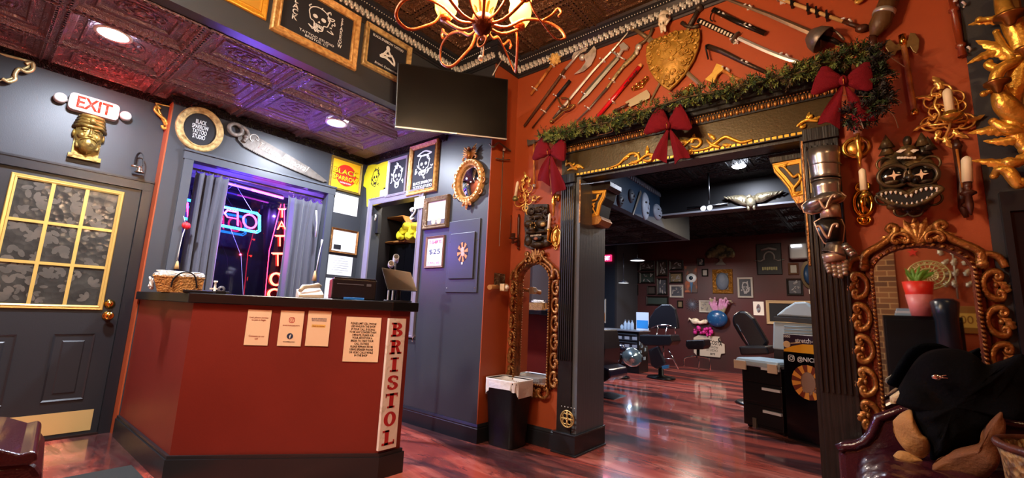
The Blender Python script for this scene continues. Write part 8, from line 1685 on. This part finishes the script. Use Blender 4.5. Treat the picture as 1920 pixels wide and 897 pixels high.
for root, ch in list(BYP.items()):
    if root.parent or root.type != 'EMPTY': continue
    base = {}
    for o in ch: base.setdefault(o.name.split('.')[0], o)
    for o in ch:
        for b in NEST.get(o.name.split('.')[0], ()):
            if b in base and base[b] is not o and o.location is not None and base[b].location.length < 1e-6: o.parent = base[b]; break
# ------------------------------------------------------------------ light and view
def area(name, loc, size, pw, col, rot=(0, 0, 0), shape='DISK', spread=None):
    l = bpy.data.lights.new(name, 'AREA'); l.shape = shape; l.size = size; l.energy = pw; l.color = lin(col)[:3]
    if spread: l.spread = spread
    o = bpy.data.objects.new(name, l); COL.objects.link(o); o.location = loc; o.rotation_euler = rot; return o
def point(name, loc, pw, col, r=.05):
    l = bpy.data.lights.new(name, 'POINT'); l.energy = pw; l.color = lin(col)[:3]; l.shadow_soft_size = r
    o = bpy.data.objects.new(name, l); COL.objects.link(o); o.location = loc; return o
LAMPS = [(-3.9, .38, 'left of the two, near the exit sign'), (-3.96, 2.05, 'right of the two, in front of the saw')]
for x, y, s in LAMPS:
    t = thing('recessed_light', 'round recessed ceiling light, '+s, 'light', (x, y, ZL-.014), 0, 'recessed lights')
    MB().lathe([(.082, 0), (.098, -.004), (.102, 0), (.102, .012), (.082, .012)], n=28).build('trim_ring', mat('white_enamel', 'e8e8e8', .4), t)
    MB().lathe([(0, 0), (.082, 0), (.082, .006), (0, .006)], n=28).build('diffuser', mat('led_diffuser', 'e6efff', .5, emit=26.), t)
    area('downlight_or_fill', (x, y, ZL-.03), .14, 46, 'e6eeff')
t = thing('recessed_light', 'small round ceiling light in the black back room ceiling', 'light', (-1.15, 5.8, 2.985)); MB().lathe([(0, 0), (.07, 0), (.08, .01), (0, .01)], n=20).build('diffuser', MATS['led_diffuser'], t)
area('downlight_or_fill', (-1.15, 5.8, 2.96), .16, 26, 'e8eeff')
area('downlight_or_fill', (-3.6, 7.6, 2.42), .5, 45, 'cfe0ff'); area('downlight_or_fill', (-.8, 9.0, 2.9), .4, 34, 'ffe9d0'); area('downlight_or_fill', (-2.9, 9.2, 2.42), .4, 26, 'ffe9d8')  # unseen lights without fixtures, added as fill for the back room
area('room_fill', (-2.3, -.5, 3.5), .6, 75, 'fff0dc'); area('closet_fill', (-4.05, YP+.35, 2.55), .2, 9, 'fff0dc'); area('room_fill', (1.3, .6, 3.5), .6, 9, 'ffca90')  # unseen fill lights added to brighten the front room and the closet
point('neon_glow', (-4.88, 1.5, 1.95), 38, '7a5cff', .006); point('neon_glow', (-4.88, 1.9, 1.6), 4, 'ff2a50', .006); point('neon_glow', (-4.88, 2.2, 2.1), 14, 'a870ff', .006)
point('exit_glow', (XD+.14, .55, 2.62), 1.8, 'ff4030', .05)
for k in range(3): a = k*2.1+.4; point('bulb_glow', (CHP.x+.12*cos(a), CHP.y+.12*sin(a), CHP.z+.24), 36, 'ffdcb0', .04)
w = bpy.data.worlds.new('world'); SC.world = w; w.use_nodes = True; w.node_tree.nodes['Background'].inputs[0].default_value = lin('5a6070'); w.node_tree.nodes['Background'].inputs[1].default_value = .15
vs = SC.view_settings; vs.view_transform = 'Standard'; vs.look = 'None'; vs.gamma = 1; vs.exposure = .95; vs.use_curve_mapping = False
SC.cycles.max_bounces = 8
